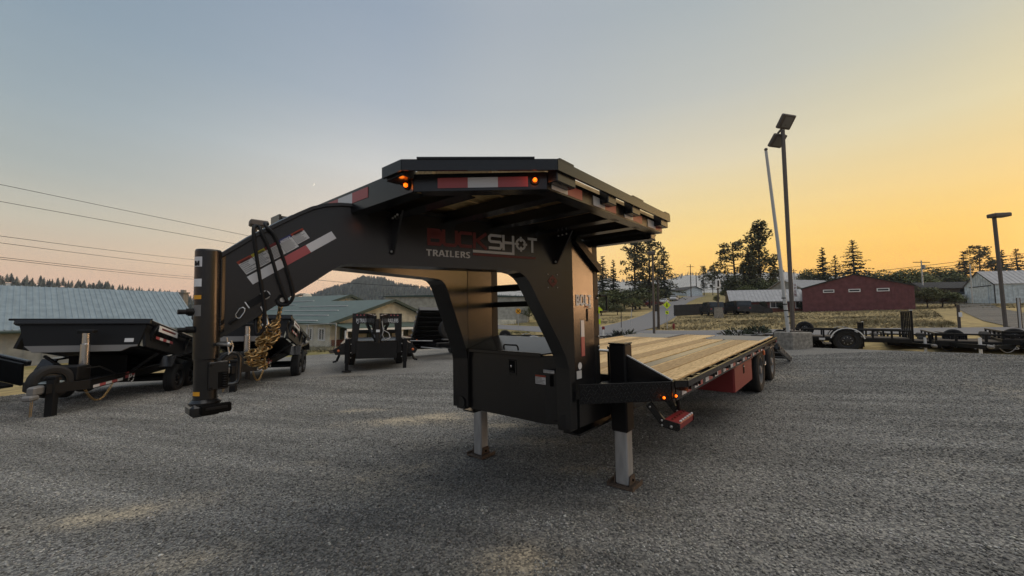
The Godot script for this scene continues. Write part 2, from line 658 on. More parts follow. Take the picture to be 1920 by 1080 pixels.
func build_setting() -> void:
	patch_noise.seed = 5
	patch_noise.frequency = 0.35
	patch_noise.fractal_octaves = 4
	# open ground to the horizon
	var xs := axis_steps(-1500, -32, 66, 1600, 1.0)
	var zs := axis_steps(-2150, -70, 8, 300, 1.0)
	var st := SurfaceTool.new()
	st.begin(Mesh.PRIMITIVE_TRIANGLES)
	st.set_smooth_group(0)
	var gn := noise(0.06, 4, FastNoiseLite.TYPE_SIMPLEX_SMOOTH, 9)
	for j in zs.size():
		for i in xs.size():
			var x: float = xs[i]
			var z: float = zs[j]
			var n := gn.get_noise_2d(x, z * 2.0)
			var far := smoothstep(60.0, 160.0, -z)
			var c := Color(0.74, 0.69, 0.57).lerp(Color(0.52, 0.50, 0.40), clampf(0.5 + n * 1.4, 0, 1)).lerp(Color(0.22, 0.26, 0.15), far * 0.7)
			if x < 6.0 and z < -18.0:
				c = c.lerp(Color(0.30, 0.34, 0.17), clampf(0.4 + gn.get_noise_2d(x * 3.0, z * 3.0) * 1.5, 0, 0.8))
			st.set_color(c)
			st.add_vertex(V(x, ground_y(x, z), z))
	for j in zs.size() - 1:
		for i in xs.size() - 1:
			var a := j * xs.size() + i
			var b := a + xs.size()
			for k in [a, a + 1, b + 1, a, b + 1, b]:
				st.add_index(k)
	st.generate_normals()
	struct("ground", st.commit(), M.dry_grass)
	# the gravel lot
	var lot := PackedVector2Array([Vector2(-40, 14), Vector2(-16, -6.5), Vector2(-12.2, -11.2), Vector2(-11.4, -18.3), Vector2(-9.3, -19.6), Vector2(-2, -20.6), Vector2(5, -19.2), Vector2(8.2, -15.0), Vector2(9.5, -12.9), Vector2(11.9, -9.1), Vector2(20, 3.5), Vector2(24, 14)])
	var tint := func(x: float, z: float) -> Color:
		var d := dirt(x, z)
		var m := 0.92 + 0.16 * patch_noise.get_noise_2d(x * 1.3, z * 2.2) + 0.30 * patch_noise.get_noise_2d((x * 0.94 + z * 0.34) * 0.6 + 30.0, (z * 0.94 - x * 0.34) * 5.5) + 0.15 * patch_noise.get_noise_2d((x * 0.75 - z * 0.66) * 0.4 - 70.0, (z * 0.75 + x * 0.66) * 4.0)
		return Color(0.52 * m, 0.505 * m, 0.47 * m).lerp(Color(1.0, 0.85, 0.62), d)
	var near := PackedVector2Array([Vector2(-9, -9), Vector2(9, -9), Vector2(9, 2), Vector2(-9, 2)])
	var rest := sheet(lot, 0.5, 0.002, tint)
	struct("gravel_lot", rest, M.gravel)
	struct("gravel_lot_surface", sheet(near, 0.125, 0.006, tint), M.gravel)
	gravel_stones(lot)
	# streets
	var street := [Vector2(70, 28), Vector2(34, -3.5), Vector2(20.5, -14.0), Vector2(15.5, -18.8), Vector2(9.6, -23.4), Vector2(5.5, -30.0), Vector2(1.5, -42.0), Vector2(-4.0, -56.0), Vector2(-16, -75), Vector2(-40, -100)]
	struct("street", sheet(strip_poly(street, 4.6), 0.8, 0.03), M.asphalt)
	var side := [Vector2(6.0, -27.5), Vector2(9.4, -33.0), Vector2(15.0, -44.5), Vector2(22.5, -60.0), Vector2(37.0, -92.0), Vector2(47.5, -112.0), Vector2(62.0, -136.0), Vector2(78.0, -160.0)]
	struct("side_road", sheet(strip_poly(side, 5.2), 0.8, 0.045), M.asphalt)
	var drive := [Vector2(18.0, -11.5), Vector2(26.5, -20.5), Vector2(44.0, -37.0), Vector2(70, -60), Vector2(82, -68)]
	var dtint := func(x: float, z: float) -> Color:
		var m := 0.8 + 0.4 * patch_noise.get_noise_2d(x, z)
		return Color(0.46 * m, 0.43 * m, 0.38 * m)
	struct("gravel_driveway", sheet(strip_poly(drive, 2.6), 0.8, 0.03, dtint), M.gravel)
	hills()
	grass_tufts()


func gravel_stones(lot: PackedVector2Array) -> void:
	for kind in 3:
		var s := SurfaceTool.new()
		s.begin(Mesh.PRIMITIVE_TRIANGLES)
		var base := SphereMesh.new()
		base.radial_segments = 5
		base.rings = 2
		base.radius = 0.5
		base.height = 1.0
		var arr := base.get_mesh_arrays()
		var vs: PackedVector3Array = arr[Mesh.ARRAY_VERTEX]
		for i in vs.size():
			var k := hash(Vector3i(vs[i] * 100.0) + Vector3i(kind, 0, 0)) % 1000 / 1000.0
			vs[i] = vs[i] * (0.75 + 0.5 * k)
		s.set_smooth_group(-1)
		for i in arr[Mesh.ARRAY_INDEX]:
			s.set_smooth_group(-1)
			s.add_vertex(vs[i])
		s.generate_normals()
		var mm := MultiMesh.new()
		mm.transform_format = MultiMesh.TRANSFORM_3D
		mm.use_colors = true
		mm.mesh = s.commit()
		var ts: Array[Transform3D] = []
		var cs: Array[Color] = []
		var tries := 100000
		for i in tries:
			var u := rng.randf()
			var zz := 1.2 + 9.8 * pow(u, 0.75)
			var x := rng.randf_range(-1.55, 1.55) * (zz + 0.4)
			var z := -zz
			if not Geometry2D.is_point_in_polygon(Vector2(x, z), lot):
				continue
			var d := dirt(x, z)
			if rng.randf() < d * 1.1:
				continue
			var sc := rng.randf_range(0.0065, 0.0165) * (1.0 + 0.25 * smoothstep(4.0, 10.0, zz))
			if rng.randf() < 0.04:
				sc *= 1.5
			var b := Basis.from_euler(V(rng.randf() * TAU, rng.randf() * TAU, rng.randf() * TAU)).scaled(V(1.25, 0.62, 1.0) * sc)
			ts.append(Transform3D(b.rotated(Vector3.UP, rng.randf() * TAU), on_ground(x, z, 0.006 + sc * 0.22)))
			var g := lerpf(0.09, 0.40, pow(rng.randf(), 1.3)) * (0.9 + 0.5 * patch_noise.get_noise_2d((x * 0.94 + z * 0.34) * 0.6 + 30.0, (z * 0.94 - x * 0.34) * 5.5)) * (1.0 if rng.randf() > 0.03 else 1.7)
			cs.append(Color(g * rng.randf_range(1.01, 1.08), g * 1.005, g * rng.randf_range(0.86, 0.97)))
		mm.instance_count = ts.size()
		for i in ts.size():
			mm.set_instance_transform(i, ts[i])
			mm.set_instance_color(i, cs[i])
		var o := MultiMeshInstance3D.new()
		o.name = numbered("loose_gravel")
		o.multimesh = mm
		if not M.has("pebble"):
			M.pebble = mat(V(1, 1, 1), 0.9)
			M.pebble.vertex_color_use_as_albedo = true
		o.material_override = M.pebble
		o.set_meta("kind", "stuff")
		o.set_meta("label", ["dark crushed gravel strewn across the sales lot", "rounder grey gravel mixed through the sales lot", "pale angular gravel mixed through the sales lot"][kind])
		o.set_meta("category", "gravel")
		add_child(o)


func grass_tufts() -> void:
	# dry grass of the field between the street and the red building
	var s := SurfaceTool.new()
	s.begin(Mesh.PRIMITIVE_TRIANGLES)
	for k in 7:
		var a := rng.randf() * TAU
		var p := V(cos(a), 0, sin(a)) * rng.randf() * 0.25
		var w := V(-sin(a), 0, cos(a)) * 0.035
		s.set_normal(Vector3.UP)
		s.add_vertex(p - w)
		s.set_normal(Vector3.UP)
		s.add_vertex(p + w)
		s.set_normal(Vector3.UP)
		s.add_vertex(p + V(cos(a) * 0.15, rng.randf_range(0.5, 1.0), sin(a) * 0.15))
	var mm := MultiMesh.new()
	mm.transform_format = MultiMesh.TRANSFORM_3D
	mm.use_colors = true
	mm.mesh = s.commit()
	var ts: Array[Transform3D] = []
	var cs: Array[Color] = []
	var gn := noise(0.12, 3, FastNoiseLite.TYPE_SIMPLEX_SMOOTH, 19)
	for i in 60000:
		var zz := rng.randf_range(14.0, 62.0)
		var x := rng.randf_range(-0.75, 1.42) * zz
		var z := -zz
		if x < 5.0 and zz < 21.0 and x > -11.0:
			continue
		var e := lot_edge(x, z)
		if x > 4.0 and e < 8.2:
			continue
		var road := 99.0
		for q in [[Vector2(6.0, -27.5), Vector2(15.0, -44.5)], [Vector2(15.0, -44.5), Vector2(37.0, -92.0)], [Vector2(9.6, -23.4), Vector2(5.5, -30.0)], [Vector2(5.5, -30.0), Vector2(-4.0, -56.0)], [Vector2(9.6, -23.4), Vector2(20.5, -14.0)], [Vector2(18, -11.5), Vector2(44.0, -37.0)]]:
			road = minf(road, Vector2(x, z).distance_to(Geometry2D.get_closest_point_to_segment(Vector2(x, z), q[0], q[1])))
		if road < 3.0:
			continue
		var g := gn.get_noise_2d(x, z)
		var sc := rng.randf_range(0.05, 0.16) * (1.0 + g)
		ts.append(Transform3D(Basis(Vector3.UP, rng.randf() * TAU).scaled(V(sc * 2.2, sc, sc * 2.2)), on_ground(x, z, 0.0)))
		var c := Color(0.42, 0.35, 0.21).lerp(Color(0.28, 0.24, 0.15), rng.randf()).lerp(Color(0.20, 0.22, 0.09), clampf((0.5 if x < 7.0 else -0.1) + g * 0.7, 0, 0.8))
		cs.append(c)
	mm.instance_count = ts.size()
	for i in ts.size():
		mm.set_instance_transform(i, ts[i])
		mm.set_instance_color(i, cs[i])
	var o := MultiMeshInstance3D.new()
	o.name = "dry_field_grass"
	o.multimesh = mm
	o.material_override = M.pebble
	o.set_meta("kind", "stuff")
	o.set_meta("label", "dry yellow grass covering the field beyond the street")
	o.set_meta("category", "grass")
	add_child(o)


# a hill: crest points (x, height, z) and how far its foot lies in front
func hill_mesh(crest: Array, run: float, rough: float, sd: int) -> Array:
	var n := noise(0.008, 5, FastNoiseLite.TYPE_SIMPLEX_SMOOTH, sd)
	var cols := 90
	var rows := 26
	var at := func(u: float, v: float) -> Vector3:
		var f := u * (crest.size() - 1)
		var i := mini(int(f), crest.size() - 2)
		var t := f - i
		t = t * t * (3.0 - 2.0 * t)
		var c: Vector3 = crest[i].lerp(crest[i + 1], t)
		var back := v > 0.75
		var k := v / 0.75 if not back else (1.0 - (v - 0.75) / 0.25 * 0.5)
		var p := V(c.x, 0, c.z)
		var dir := V(-c.x, 0, -c.z).normalized()
		p += dir * run * (0.75 - v) / 0.75
		p.y = -4.0 + (c.y + 4.0) * pow(k, 1.15)
		p.y += n.get_noise_2d(p.x, p.z) * rough * sin(clampf(v / 0.75, 0, 1) * PI * 0.75)
		return p
	var st := SurfaceTool.new()
	st.begin(Mesh.PRIMITIVE_TRIANGLES)
	st.set_smooth_group(0)
	for i in cols:
		for j in rows:
			var q := [at.call(float(i) / cols, float(j) / rows), at.call(float(i + 1) / cols, float(j) / rows), at.call(float(i + 1) / cols, float(j + 1) / rows), at.call(float(i) / cols, float(j + 1) / rows)]
			for k in [0, 2, 1, 0, 3, 2]:
				st.add_vertex(q[k])
	st.index()
	st.generate_normals()
	return [st.commit(), at]


func V3(x: float, y: float, z: float) -> Vector3:
	return Vector3(x, y, z)


func far_conifer() -> ArrayMesh:
	var s := Sh.new()
	for k in 6:
		var n := 7
		var y := 0.06 + 0.15 * k
		var r := 0.24 * (1.0 - k / 6.6)
		for i in n:
			var a0 := TAU * i / n + k * 0.7
			var a1 := TAU * (i + 0.9) / n + k * 0.7
			var w := r * (0.7 + 0.6 * (hash(i * 7 + k * 13) % 100) / 100.0)
			s.tri(V3(0, y + 0.20, 0), V3(cos(a0) * w, y, sin(a0) * w), V3(cos(a1) * w, y - 0.02, sin(a1) * w), V3(cos(a0), 0.4, sin(a0)))
	return s.done()


func forest(called: String, label: String, count: int, place: Callable, lo: float, hi: float) -> void:
	if not M.has("far_tree"):
		M.far_tree = mat(V(1, 1, 1), 0.9)
		M.far_tree.vertex_color_use_as_albedo = true
		M.far_tree_mesh = far_conifer()
	var mm := MultiMesh.new()
	mm.transform_format = MultiMesh.TRANSFORM_3D
	mm.use_colors = true
	mm.mesh = M.far_tree_mesh
	mm.instance_count = count
	for i in count:
		var p: Vector3 = place.call()
		var hgt := rng.randf_range(lo, hi)
		mm.set_instance_transform(i, Transform3D(Basis(Vector3.UP, rng.randf() * TAU).scaled(V(hgt * rng.randf_range(0.8, 1.7), hgt, hgt * rng.randf_range(0.8, 1.6))), p))
		var g := rng.randf_range(0.6, 1.2)
		mm.set_instance_color(i, Color(0.105 * g, 0.118 * g, 0.098 * g))  # foliage lightened and greyed so distance haze sits in the colour
	var o := MultiMeshInstance3D.new()
	o.name = numbered(called)
	o.multimesh = mm
	o.material_override = M.far_tree
	o.set_meta("kind", "stuff")
	o.set_meta("label", label)
	o.set_meta("category", "forest")
	add_child(o)


func hills() -> void:
	# wooded hill seen under the neck
	var a := hill_mesh([V(-1050, -2, -760), V(-640, 10, -800), V(-430, 26, -820), V(-375, 50, -830), V(-320, 69, -840), V(-275, 67, -845), V(-225, 52, -850), V(-150, 40, -860), V(-20, 34, -880), V(160, 26, -900), V(420, 16, -900)], 430.0, 10.0, 3)
	struct("wooded_hill", a[0], M.hill)
	var f: Callable = a[1]
	forest("hillside_forest", "dense conifers covering the wooded hill beyond the sheds", 9000, func() -> Vector3: return f.call(rng.randf(), 0.05 + 0.75 * sqrt(rng.randf())), 9.0, 19.0)
	# pale ridge beyond the side road
	var b := hill_mesh([V(-900, 60, -2100), V(-200, 120, -2000), V(100, 130, -1900), V(420, 168, -1750), V(600, 158, -1680), V(800, 185, -1600), V(950, 176, -1500), V(1250, 140, -1350), V(1600, 90, -1150)], 700.0, 25.0, 8)
	struct("hazy_ridge", b[0], M.hill)
	var g: Callable = b[1]
	forest("ridge_forest", "far conifers along the hazy blue ridge", 420, func() -> Vector3: return g.call(rng.randf(), 0.70 + 0.06 * rng.randf()), 7.0, 15.0)
	# low wooded rise behind the blue roofed shed
	var c := hill_mesh([V(-620, -3, -130), V(-430, 24, -230), V(-380, 25, -280), V(-330, 22, -320), V(-260, 13, -340), V(-180, 4, -350)], 90.0, 3.0, 12)
	struct("wooded_rise", c[0], M.hill)
	var d: Callable = c[1]
	forest("rise_forest", "dark conifers on the rise behind the blue roofed shed", 2600, func() -> Vector3: return d.call(rng.randf(), 0.25 + 0.52 * rng.randf()), 3.0, 7.5)


# ---------------------------------------------------------------- buildings
# a shed with a ridge along its own x axis, the node at the middle of its base
func gable(called: String, label: String, at: Vector3, turn: float, L: float, W: float, he: float, hr: float, wall: Material, roof: Material, rib := 0.0, ov := 0.35, sunk := 1.5) -> Node3D:
	var t := thing(called, label, "building", at, turn)
	var s := Sh.new()
	s.prism(PackedVector2Array([Vector2(-W / 2, -sunk), Vector2(W / 2, -sunk), Vector2(W / 2, he), Vector2(0, hr), Vector2(-W / 2, he)]), Transform3D(Basis(V(0, 0, 1), V(0, 1, 0), V(-1, 0, 0)), V(L / 2, 0, 0)), L)
	obj("wall", s.done(), wall, t)
	var slope := (hr - he) / (W / 2)
	var low := he - slope * ov
	for sd in [-1.0, 1.0]:
		var r := Sh.new()
		var n := V(0, W / 2, sd * (hr - he)).normalized()
		var a := V(-L / 2 - ov, low + 0.02, sd * (W / 2 + ov))
		var b := V(L / 2 + ov, low + 0.02, sd * (W / 2 + ov))
		var c := V(L / 2 + ov, hr + 0.02, 0)
		var d := V(-L / 2 - ov, hr + 0.02, 0)
		var th := V(0, 0.1, 0)
		r.quad(a + th, b + th, c + th, d + th, n)
		r.quad(a, b, c, d, -n)
		r.quad(a, b, b + th, a + th, V(0, 0, sd))
		r.quad(b, c, c + th, b + th, V(1, 0, 0))
		r.quad(a, d, d + th, a + th, V(-1, 0, 0))
		var rf := obj("roof", r.done(), roof, t)
		if rib > 0.0:
			var q := Sh.new()
			var x := -L / 2 - ov + rib * 0.5
			while x < L / 2 + ov:
				q.bar(V(x, low + 0.13, sd * (W / 2 + ov)), V(x, hr + 0.13, 0.0), 0.05, 0.05, Vector3.RIGHT)
				x += rib
			var ro := obj("roof_rib", q.done(), roof, rf)
			ro.set_meta("kind", "stuff")
	return t


# a window on the plane through c, u to its right and n outwards
func window(t: Node, c: Vector3, u: Vector3, n: Vector3, w: float, h: float, frame: Material, bars := 1) -> void:
	var b := Basis(u, Vector3.UP, n)
	var s := Sh.new()
	var f := 0.09
	for k in [[0.0, h / 2, w + f, f], [0.0, -h / 2, w + f, f], [-w / 2, 0.0, f, h - f], [w / 2, 0.0, f, h - f]]:
		s.box(c + u * float(k[0]) + V(0, k[1], 0) + n * 0.03, V(k[2], k[3], 0.1), 0.0, b)
	for i in bars - 1:
		s.box(c + u * (-w / 2 + w * (i + 1) / bars) + n * 0.03, V(0.05, h - f, 0.08), 0.0, b)
	var fr := obj("window", s.done(), frame, t)
	obj("pane", Sh.new().box(c + n * 0.01, V(w - f, h - f, 0.03), 0.0, b).done(), M.glass, fr)


# battens standing proud of a wall from a to b
func battens(t: Node, a: Vector3, b: Vector3, n: Vector3, h0: float, top: Callable, step: float, m: Material) -> void:
	var s := Sh.new()
	var L := a.distance_to(b)
	var d := (b - a) / L
	var x := step * 0.5
	while x < L:
		var h1: float = top.call(x / L)
		s.box(a + d * x + n * 0.02 + V(0, (h0 + h1) * 0.5, 0), V(0.05, h1 - h0, 0.05), 0.0, Basis(d, Vector3.UP, n))
		x += step
	var o := obj("wall_rib", s.done(), m, t)
	o.set_meta("kind", "stuff")


func build_buildings() -> void:
	# long shed with a blue metal roof, far left
	var dir := V(0.616, 0, -0.788)
	var out := V(0.788, 0, 0.616)
	var t := gable("metal_shed", "long pale shed with blue ribbed metal roof behind the dump trailers", V(-33.2, -1.5, -20.4), deg_to_rad(52.0), 24.0, 12.0, 2.15, 4.55, M.pale_wall, M.blue_roof, 0.24)
	battens(t, V(-12, 0, 6.0), V(12, 0, 6.0), V(0, 0, 1), -1.0, func(_x: float) -> float: return 2.1, 0.62, M.pale_wall)
	obj("gutter", Sh.new().box(V(0, 2.02, 6.42), V(24.7, 0.12, 0.1), 0.02).done(), M.trim_dark, t)
	var ch := thing("chimney_stack", "square grey block chimney behind the blue roofed shed", "chimney", V(-28.6, -1.5, -34.2))
	obj("stack", Sh.new().box(V(0, 2.4, 0), V(0.52, 4.8, 0.52), 0.03).done(), M.concrete, ch)
	obj("cap", Sh.new().box(V(0, 4.85, 0), V(0.66, 0.12, 0.66), 0.02).box(V(0, 5.0, 0), V(0.3, 0.2, 0.3), 0.02).done(), M.concrete, ch)
	# office with green roof
	var A := V(-9.2, -0.55, -30.0)
	var r := V(-0.866, 0, -0.5)
	t = gable("green_roofed_office", "tan office with green metal roof and low brick porch front", A + r * 5.0, deg_to_rad(-30.0), 10.0, 10.2, 1.5, 3.1, M.tan_wall, M.green_roof, 0.0, 0.4)
	for i in 4:
		obj("roof_seam", Sh.new().bar(V(-4.6 + i * 0.2, 1.62 + 0.36 * i + 0.03, 5.1 - 1.15 * i), V(3.6 - i * 0.5, 1.62 + 0.36 * i + 0.03, 5.1 - 1.15 * i), 0.12, 0.05).done(), M.white, t)
	for k in [2.9, 4.2]:
		window(t, V(k, 0.75, 5.1), V(1, 0, 0), V(0, 0, 1), 0.6, 0.75, M.white, 2)
	var sid := Sh.new()
	for i in 12:
		var y := 1.45 + 0.125 * i
		var hw := (3.05 - y) / 1.6 * 5.1
		if hw > 0.2:
			sid.box(V(5.02, y, 0), V(0.05, 0.03, hw * 2.0))
	var sd := obj("siding_board", sid.done(), M.tan_wall, t)
	sd.set_meta("kind", "stuff")
	for s in [-1.0, 1.0]:
		obj("rake_board", Sh.new().bar(V(5.42, 1.42, s * 5.45), V(5.42, 3.16, s * 0.02), 0.06, 0.2).done(), M.trim_dark, t)
	obj("porch_roof", Sh.new().prism(PackedVector2Array([Vector2(0, 1.5), Vector2(1.7, 1.22), Vector2(1.7, 1.16), Vector2(0, 1.44)]), Transform3D(Basis(), V(5.06, 0, -5.2)), 10.4).done(), M.green_roof, t)
	obj("fascia", Sh.new().box(V(6.79, 1.08, 0), V(0.06, 0.16, 10.4)).done(), M.white, t)
	for z in [-4.9, -2.4, 0.4, 2.9, 5.1]:
		obj("porch_post", Sh.new().box(V(6.6, 0.05, z), V(0.13, 2.0, 0.13)).done(), M.white, t)
	var wall := obj("brick_wainscot", Sh.new().box(V(5.08, -0.35, 0), V(0.1, 1.5, 10.0)).done(), M.brick, t)
	var bk := Sh.new()
	for row in 9:
		for i in 40:
			bk.box(V(5.135, -0.3 + row * 0.085, -4.9 + (i + 0.5 * (row % 2)) * 0.245), V(0.02, 0.065, 0.22))
	var bo := obj("brick_course", bk.done(), M.brick, wall)
	bo.set_meta("kind", "stuff")
	for z in [-3.6, -1.2, 1.7, 3.9]:
		window(t, V(5.08, 0.8, z), V(0, 0, -1), V(1, 0, 0), 0.9, 0.65, M.trim_dark, 2)
	obj("door", Sh.new().box(V(5.1, 0.3, 0.4), V(0.06, 1.8, 0.9), 0.01).done(), M.trim_dark, t)
	# taller green-roofed hall behind
	t = gable("green_roofed_hall", "taller tan hall with green roof rising behind the brick porch office", V(-15.0, -0.8, -36.0) + r * 7.0, deg_to_rad(-30.0), 14.0, 11.0, 2.2, 4.0, M.tan_wall, M.green_roof, 0.0, 0.4)
	for i in 4:
		obj("roof_seam", Sh.new().bar(V(-6.6, 2.3 + 0.4 * i + 0.05, 5.5 - 1.22 * i), V(5.6 - i * 0.3, 2.3 + 0.4 * i + 0.05, 5.5 - 1.22 * i), 0.12, 0.05).done(), M.white, t)
	for s in [-1.0, 1.0]:
		obj("rake_board", Sh.new().bar(V(7.42, 2.12, s * 5.85), V(7.42, 4.06, s * 0.02), 0.06, 0.2).done(), M.trim_dark, t)
	battens(t, V(7.0, 0, 5.5), V(7.0, 0, -5.5), V(1, 0, 0), 0.0, func(x: float) -> float: return 2.15 + 1.75 * (1.0 - absf(x - 0.5) * 2.0), 0.5, M.tan_wall)
	# dust collector
	t = thing("dust_collector", "tan dust collector drum with bent grey ducts above the green roofs", "dust collector", V(-31.5, -1.5, -60.5))
	obj("drum", Sh.new().lathe(Transform3D(), [Vector2(0, 0), Vector2(1.0, 0), Vector2(1.0, 5.2), Vector2(0.5, 6.2), Vector2(0, 6.3)], 14).done(), M.tan_wall, t)
	for s in [-1.0, 1.0]:
		obj("duct", Sh.new().tube([V(s * 1.9, 0, 0), V(s * 1.9, 4.6 + s * -0.6, 0), V(s * 1.7, 5.3 + s * -0.6, 0), V(s * 1.1, 5.5 + s * -0.6, 0), V(s * 0.3, 5.5 + s * -0.6, 0)], 0.22, 8).done(), M.concrete, t)
	# big beige warehouse
	t = thing("beige_warehouse", "big flat roofed beige warehouse with grey roller door behind the green roofs", "building", V(-8.2, -0.3, -66.0), deg_to_rad(-4.0))
	obj("wall", Sh.new().box(V(0, 1.6, 0), V(22.0, 6.0, 12.0), 0.0).done(), M.beige_wall, t)
	obj("roof", Sh.new().prism(PackedVector2Array([Vector2(-11.2, 4.62), Vector2(11.2, 4.62), Vector2(11.2, 4.75), Vector2(0, 5.0), Vector2(-11.2, 4.75)]), Transform3D(Basis(), V(0, 0, -6.2)), 12.4).done(), M.trim_dark, t)
	battens(t, V(-11, 0, 6.0), V(11, 0, 6.0), V(0, 0, 1), -1.0, func(_x: float) -> float: return 4.6, 0.9, M.beige_wall)
	obj("roller_door", Sh.new().box(V(-3.4, 1.2, 6.04), V(2.2, 3.4, 0.08), 0.01).done(), M.pale_wall, t)
	obj("low_annexe", Sh.new().box(V(7.6, 0.1, 7.0), V(3.4, 2.2, 2.0), 0.02).done(), M.tan_wall, t)
	# house with the grey metal roof
	t = gable("ranch_house", "low maroon house with pale ribbed metal roof and carport", V(36.6, 2.0, -57.2), deg_to_rad(-24.0), 8.4, 6.4, 1.75, 3.3, M.maroon_wall, M.white_roof, 0.45, 0.5)
	obj("painted_carport_shade", Sh.new().box(V(-3.45, 0.75, 3.23), V(1.4, 2.2, 0.1), 0.0).done(), M.fence_dark, t)  # flat dark panel painted as the shade inside the carport
	obj("brick_wainscot", Sh.new().box(V(0.8, 0.1, 3.26), V(6.9, 1.2, 0.1)).done(), M.brick, t)
	window(t, V(0.9, 1.15, 3.25), V(1, 0, 0), V(0, 0, 1), 1.25, 0.8, M.white, 2)
	window(t, V(3.6, 1.15, 3.25), V(1, 0, 0), V(0, 0, 1), 0.9, 0.9, M.white, 2)
	# red metal building
	t = gable("maroon_metal_building", "broad maroon metal building with three small white framed windows", V(45.2, 2.25, -52.4), deg_to_rad(-128.0), 14.0, 10.1, 2.78, 4.32, M.maroon_wall, M.trim_dark, 0.0, 0.1)
	battens(t, V(7.0, 0, 5.05), V(7.0, 0, -5.05), V(1, 0, 0), -0.4, func(x: float) -> float: return 2.76 + 1.5 * (1.0 - absf(x - 0.5) * 2.0), 0.28, M.maroon_wall)
	for k in [2.4, 0.0, -2.5]:
		window(t, V(7.04, 2.42, k), V(0, 0, -1), V(1, 0, 0), 1.0, 0.28, M.white, 1)
	for q in [-1.0, 1.0]:
		obj("rake_trim", Sh.new().bar(V(7.1, 2.80, q * 5.12), V(7.1, 4.36, 0.0), 0.06, 0.12).done(), M.fence_dark, t)
	# white-blue barn, right edge
	var e := Vector2(83, -72) - Vector2(80, -65)
	var turn := atan2(-e.y, e.x) - PI / 2.0
	t = gable("white_barn", "pale blue white barn with sliding door and metal roof above the driveway", V(81.5, 3.7, -68.5) + V(cos(turn), 0, -sin(turn)) * 11.0, turn, 22.0, 7.6, 3.4, 5.75, M.blue_white, M.white_roof, 0.6, 0.15)
	obj("sliding_door", Sh.new().box(V(-11.06, 1.55, 0.4), V(0.08, 3.1, 3.8), 0.01).done(), M.blue_white, t)
	obj("door_track", Sh.new().box(V(-11.1, 3.2, 0.4), V(0.1, 0.12, 5.4), 0.01).done(), M.fence_dark, t)
	for s in [-1.0, 1.0]:
		obj("corner_trim", Sh.new().box(V(-11.04, 1.7, s * 3.78), V(0.1, 3.4, 0.1)).done(), M.fence_dark, t)
		obj("rake_trim", Sh.new().bar(V(-11.18, 3.3, s * 3.95), V(-11.18, 5.82, 0.0), 0.06, 0.12).done(), M.fence_dark, t)
	battens(t, V(-11, 0, 3.8), V(11, 0, 3.8), V(0, 0, 1), 0.0, func(_x: float) -> float: return 3.35, 0.6, M.blue_white)
	battens(t, V(-11, 0, 3.8), V(-11, 0, -3.8), V(-1, 0, 0), 0.0, func(x: float) -> float: return 3.35 + 2.3 * (1.0 - absf(x - 0.5) * 2.0), 0.6, M.blue_white)
	# dark shed between
	t = gable("brown_open_shed", "weathered brown open shed behind the shrubs beside the barn", V(93.0, 5.6, -84.0), deg_to_rad(-18.0), 11.0, 6.0, 2.1, 3.4, M.brown_shed, M.fence_dark, 0.6, 0.4)
	obj("bay_shade_panel", Sh.new().box(V(2.4, 1.0, 3.03), V(4.0, 1.7, 0.08)).done(), M.dull, t)  # no real opening: near-black panel painted as the shade within
	# small pale house at the top of the side road
	t = gable("white_cottage", "small white cottage at the top of the side road", V(67.5, 9.0, -152.0), deg_to_rad(-75.0), 9.0, 7.0, 2.6, 3.9, M.blue_white, M.fence_dark, 0.0, 0.5)
	# low roofs behind the maroon building
	t = gable("tan_flat_house", "tan house with dark roof behind the pale roofed house", V(58.0, 4.2, -82.0), deg_to_rad(-4.0), 13.0, 8.0, 3.0, 3.6, M.tan_wall, M.fence_dark, 0.0, 0.5)
	t = gable("grey_roof_house", "grey roofed house peeking over the maroon building's left slope", V(52.0, 3.6, -70.0), deg_to_rad(10.0), 8.0, 7.0, 2.8, 4.4, M.pale_wall, M.white_roof, 0.5, 0.4)
	# dark board fence along the field
	var f0 := V(22.8, 0, -55.5)
	var f1 := V(33.0, 0, -58.0)
	var fn := thing("board_fence", "dark weathered board fence along the top of the field", "fence", on_ground(f0.x, f0.z))
	var base := on_ground(f0.x, f0.z)
	for i in 46:
		var p := f0.lerp(f1, (i + 0.5) / 46.0)
		p = on_ground(p.x, p.z) - base
		obj("board", Sh.new().box(p + V(0, 0.75 + 0.03 * (hash(i) % 5) / 5.0, 0), V(0.21, 1.6, 0.03), 0.0, Basis(Vector3.UP, deg_to_rad(13.8))).done(), M.fence_dark, fn)
	for y in [0.4, 1.3]:
		obj("rail", Sh.new().bar(on_ground(f0.x, f0.z) - base + V(0, y, -0.06), on_ground(f1.x, f1.z) - base + V(0, y, -0.06), 0.05, 0.1).done(), M.fence_dark, fn)
	# chain link fence left of the office
	var c0 := V(-13.6, 0, -23.4)
	var c1 := V(-9.6, 0, -21.6)
	var cf := thing("chain_link_fence", "grey chain link fence beside the tan office wall", "fence", on_ground(c0.x, c0.z))
	base = on_ground(c0.x, c0.z)
	for i in 3:
		var p := c0.lerp(c1, i / 2.0)
		obj("post", Sh.new().tube([on_ground(p.x, p.z) - base, on_ground(p.x, p.z) - base + V(0, 1.5, 0)], 0.03, 6).done(), M.zinc, cf)
	obj("top_rail", Sh.new().tube([V(0, 1.5, 0), on_ground(c1.x, c1.z) - base + V(0, 1.5, 0)], 0.02, 6).done(), M.zinc, cf)
	var mesh := Sh.new()
	var len := c0.distance_to(c1)
	for i in 36:
		for s in [-1.0, 1.0]:
			var u0 := i / 36.0
			var u1 := clampf(u0 + s * 1.45 / len, 0, 1)
			var k := absf(u1 - u0) * len / 1.45
			var p0 := (c1 - c0) * u0
			var p1 := (c1 - c0) * u1
			mesh.bar(p0 + V(0, 0.04 + u0 * 0.2, 0), p1 + V(0, 0.04 + 1.45 * k + u1 * 0.2, 0), 0.006, 0.006)
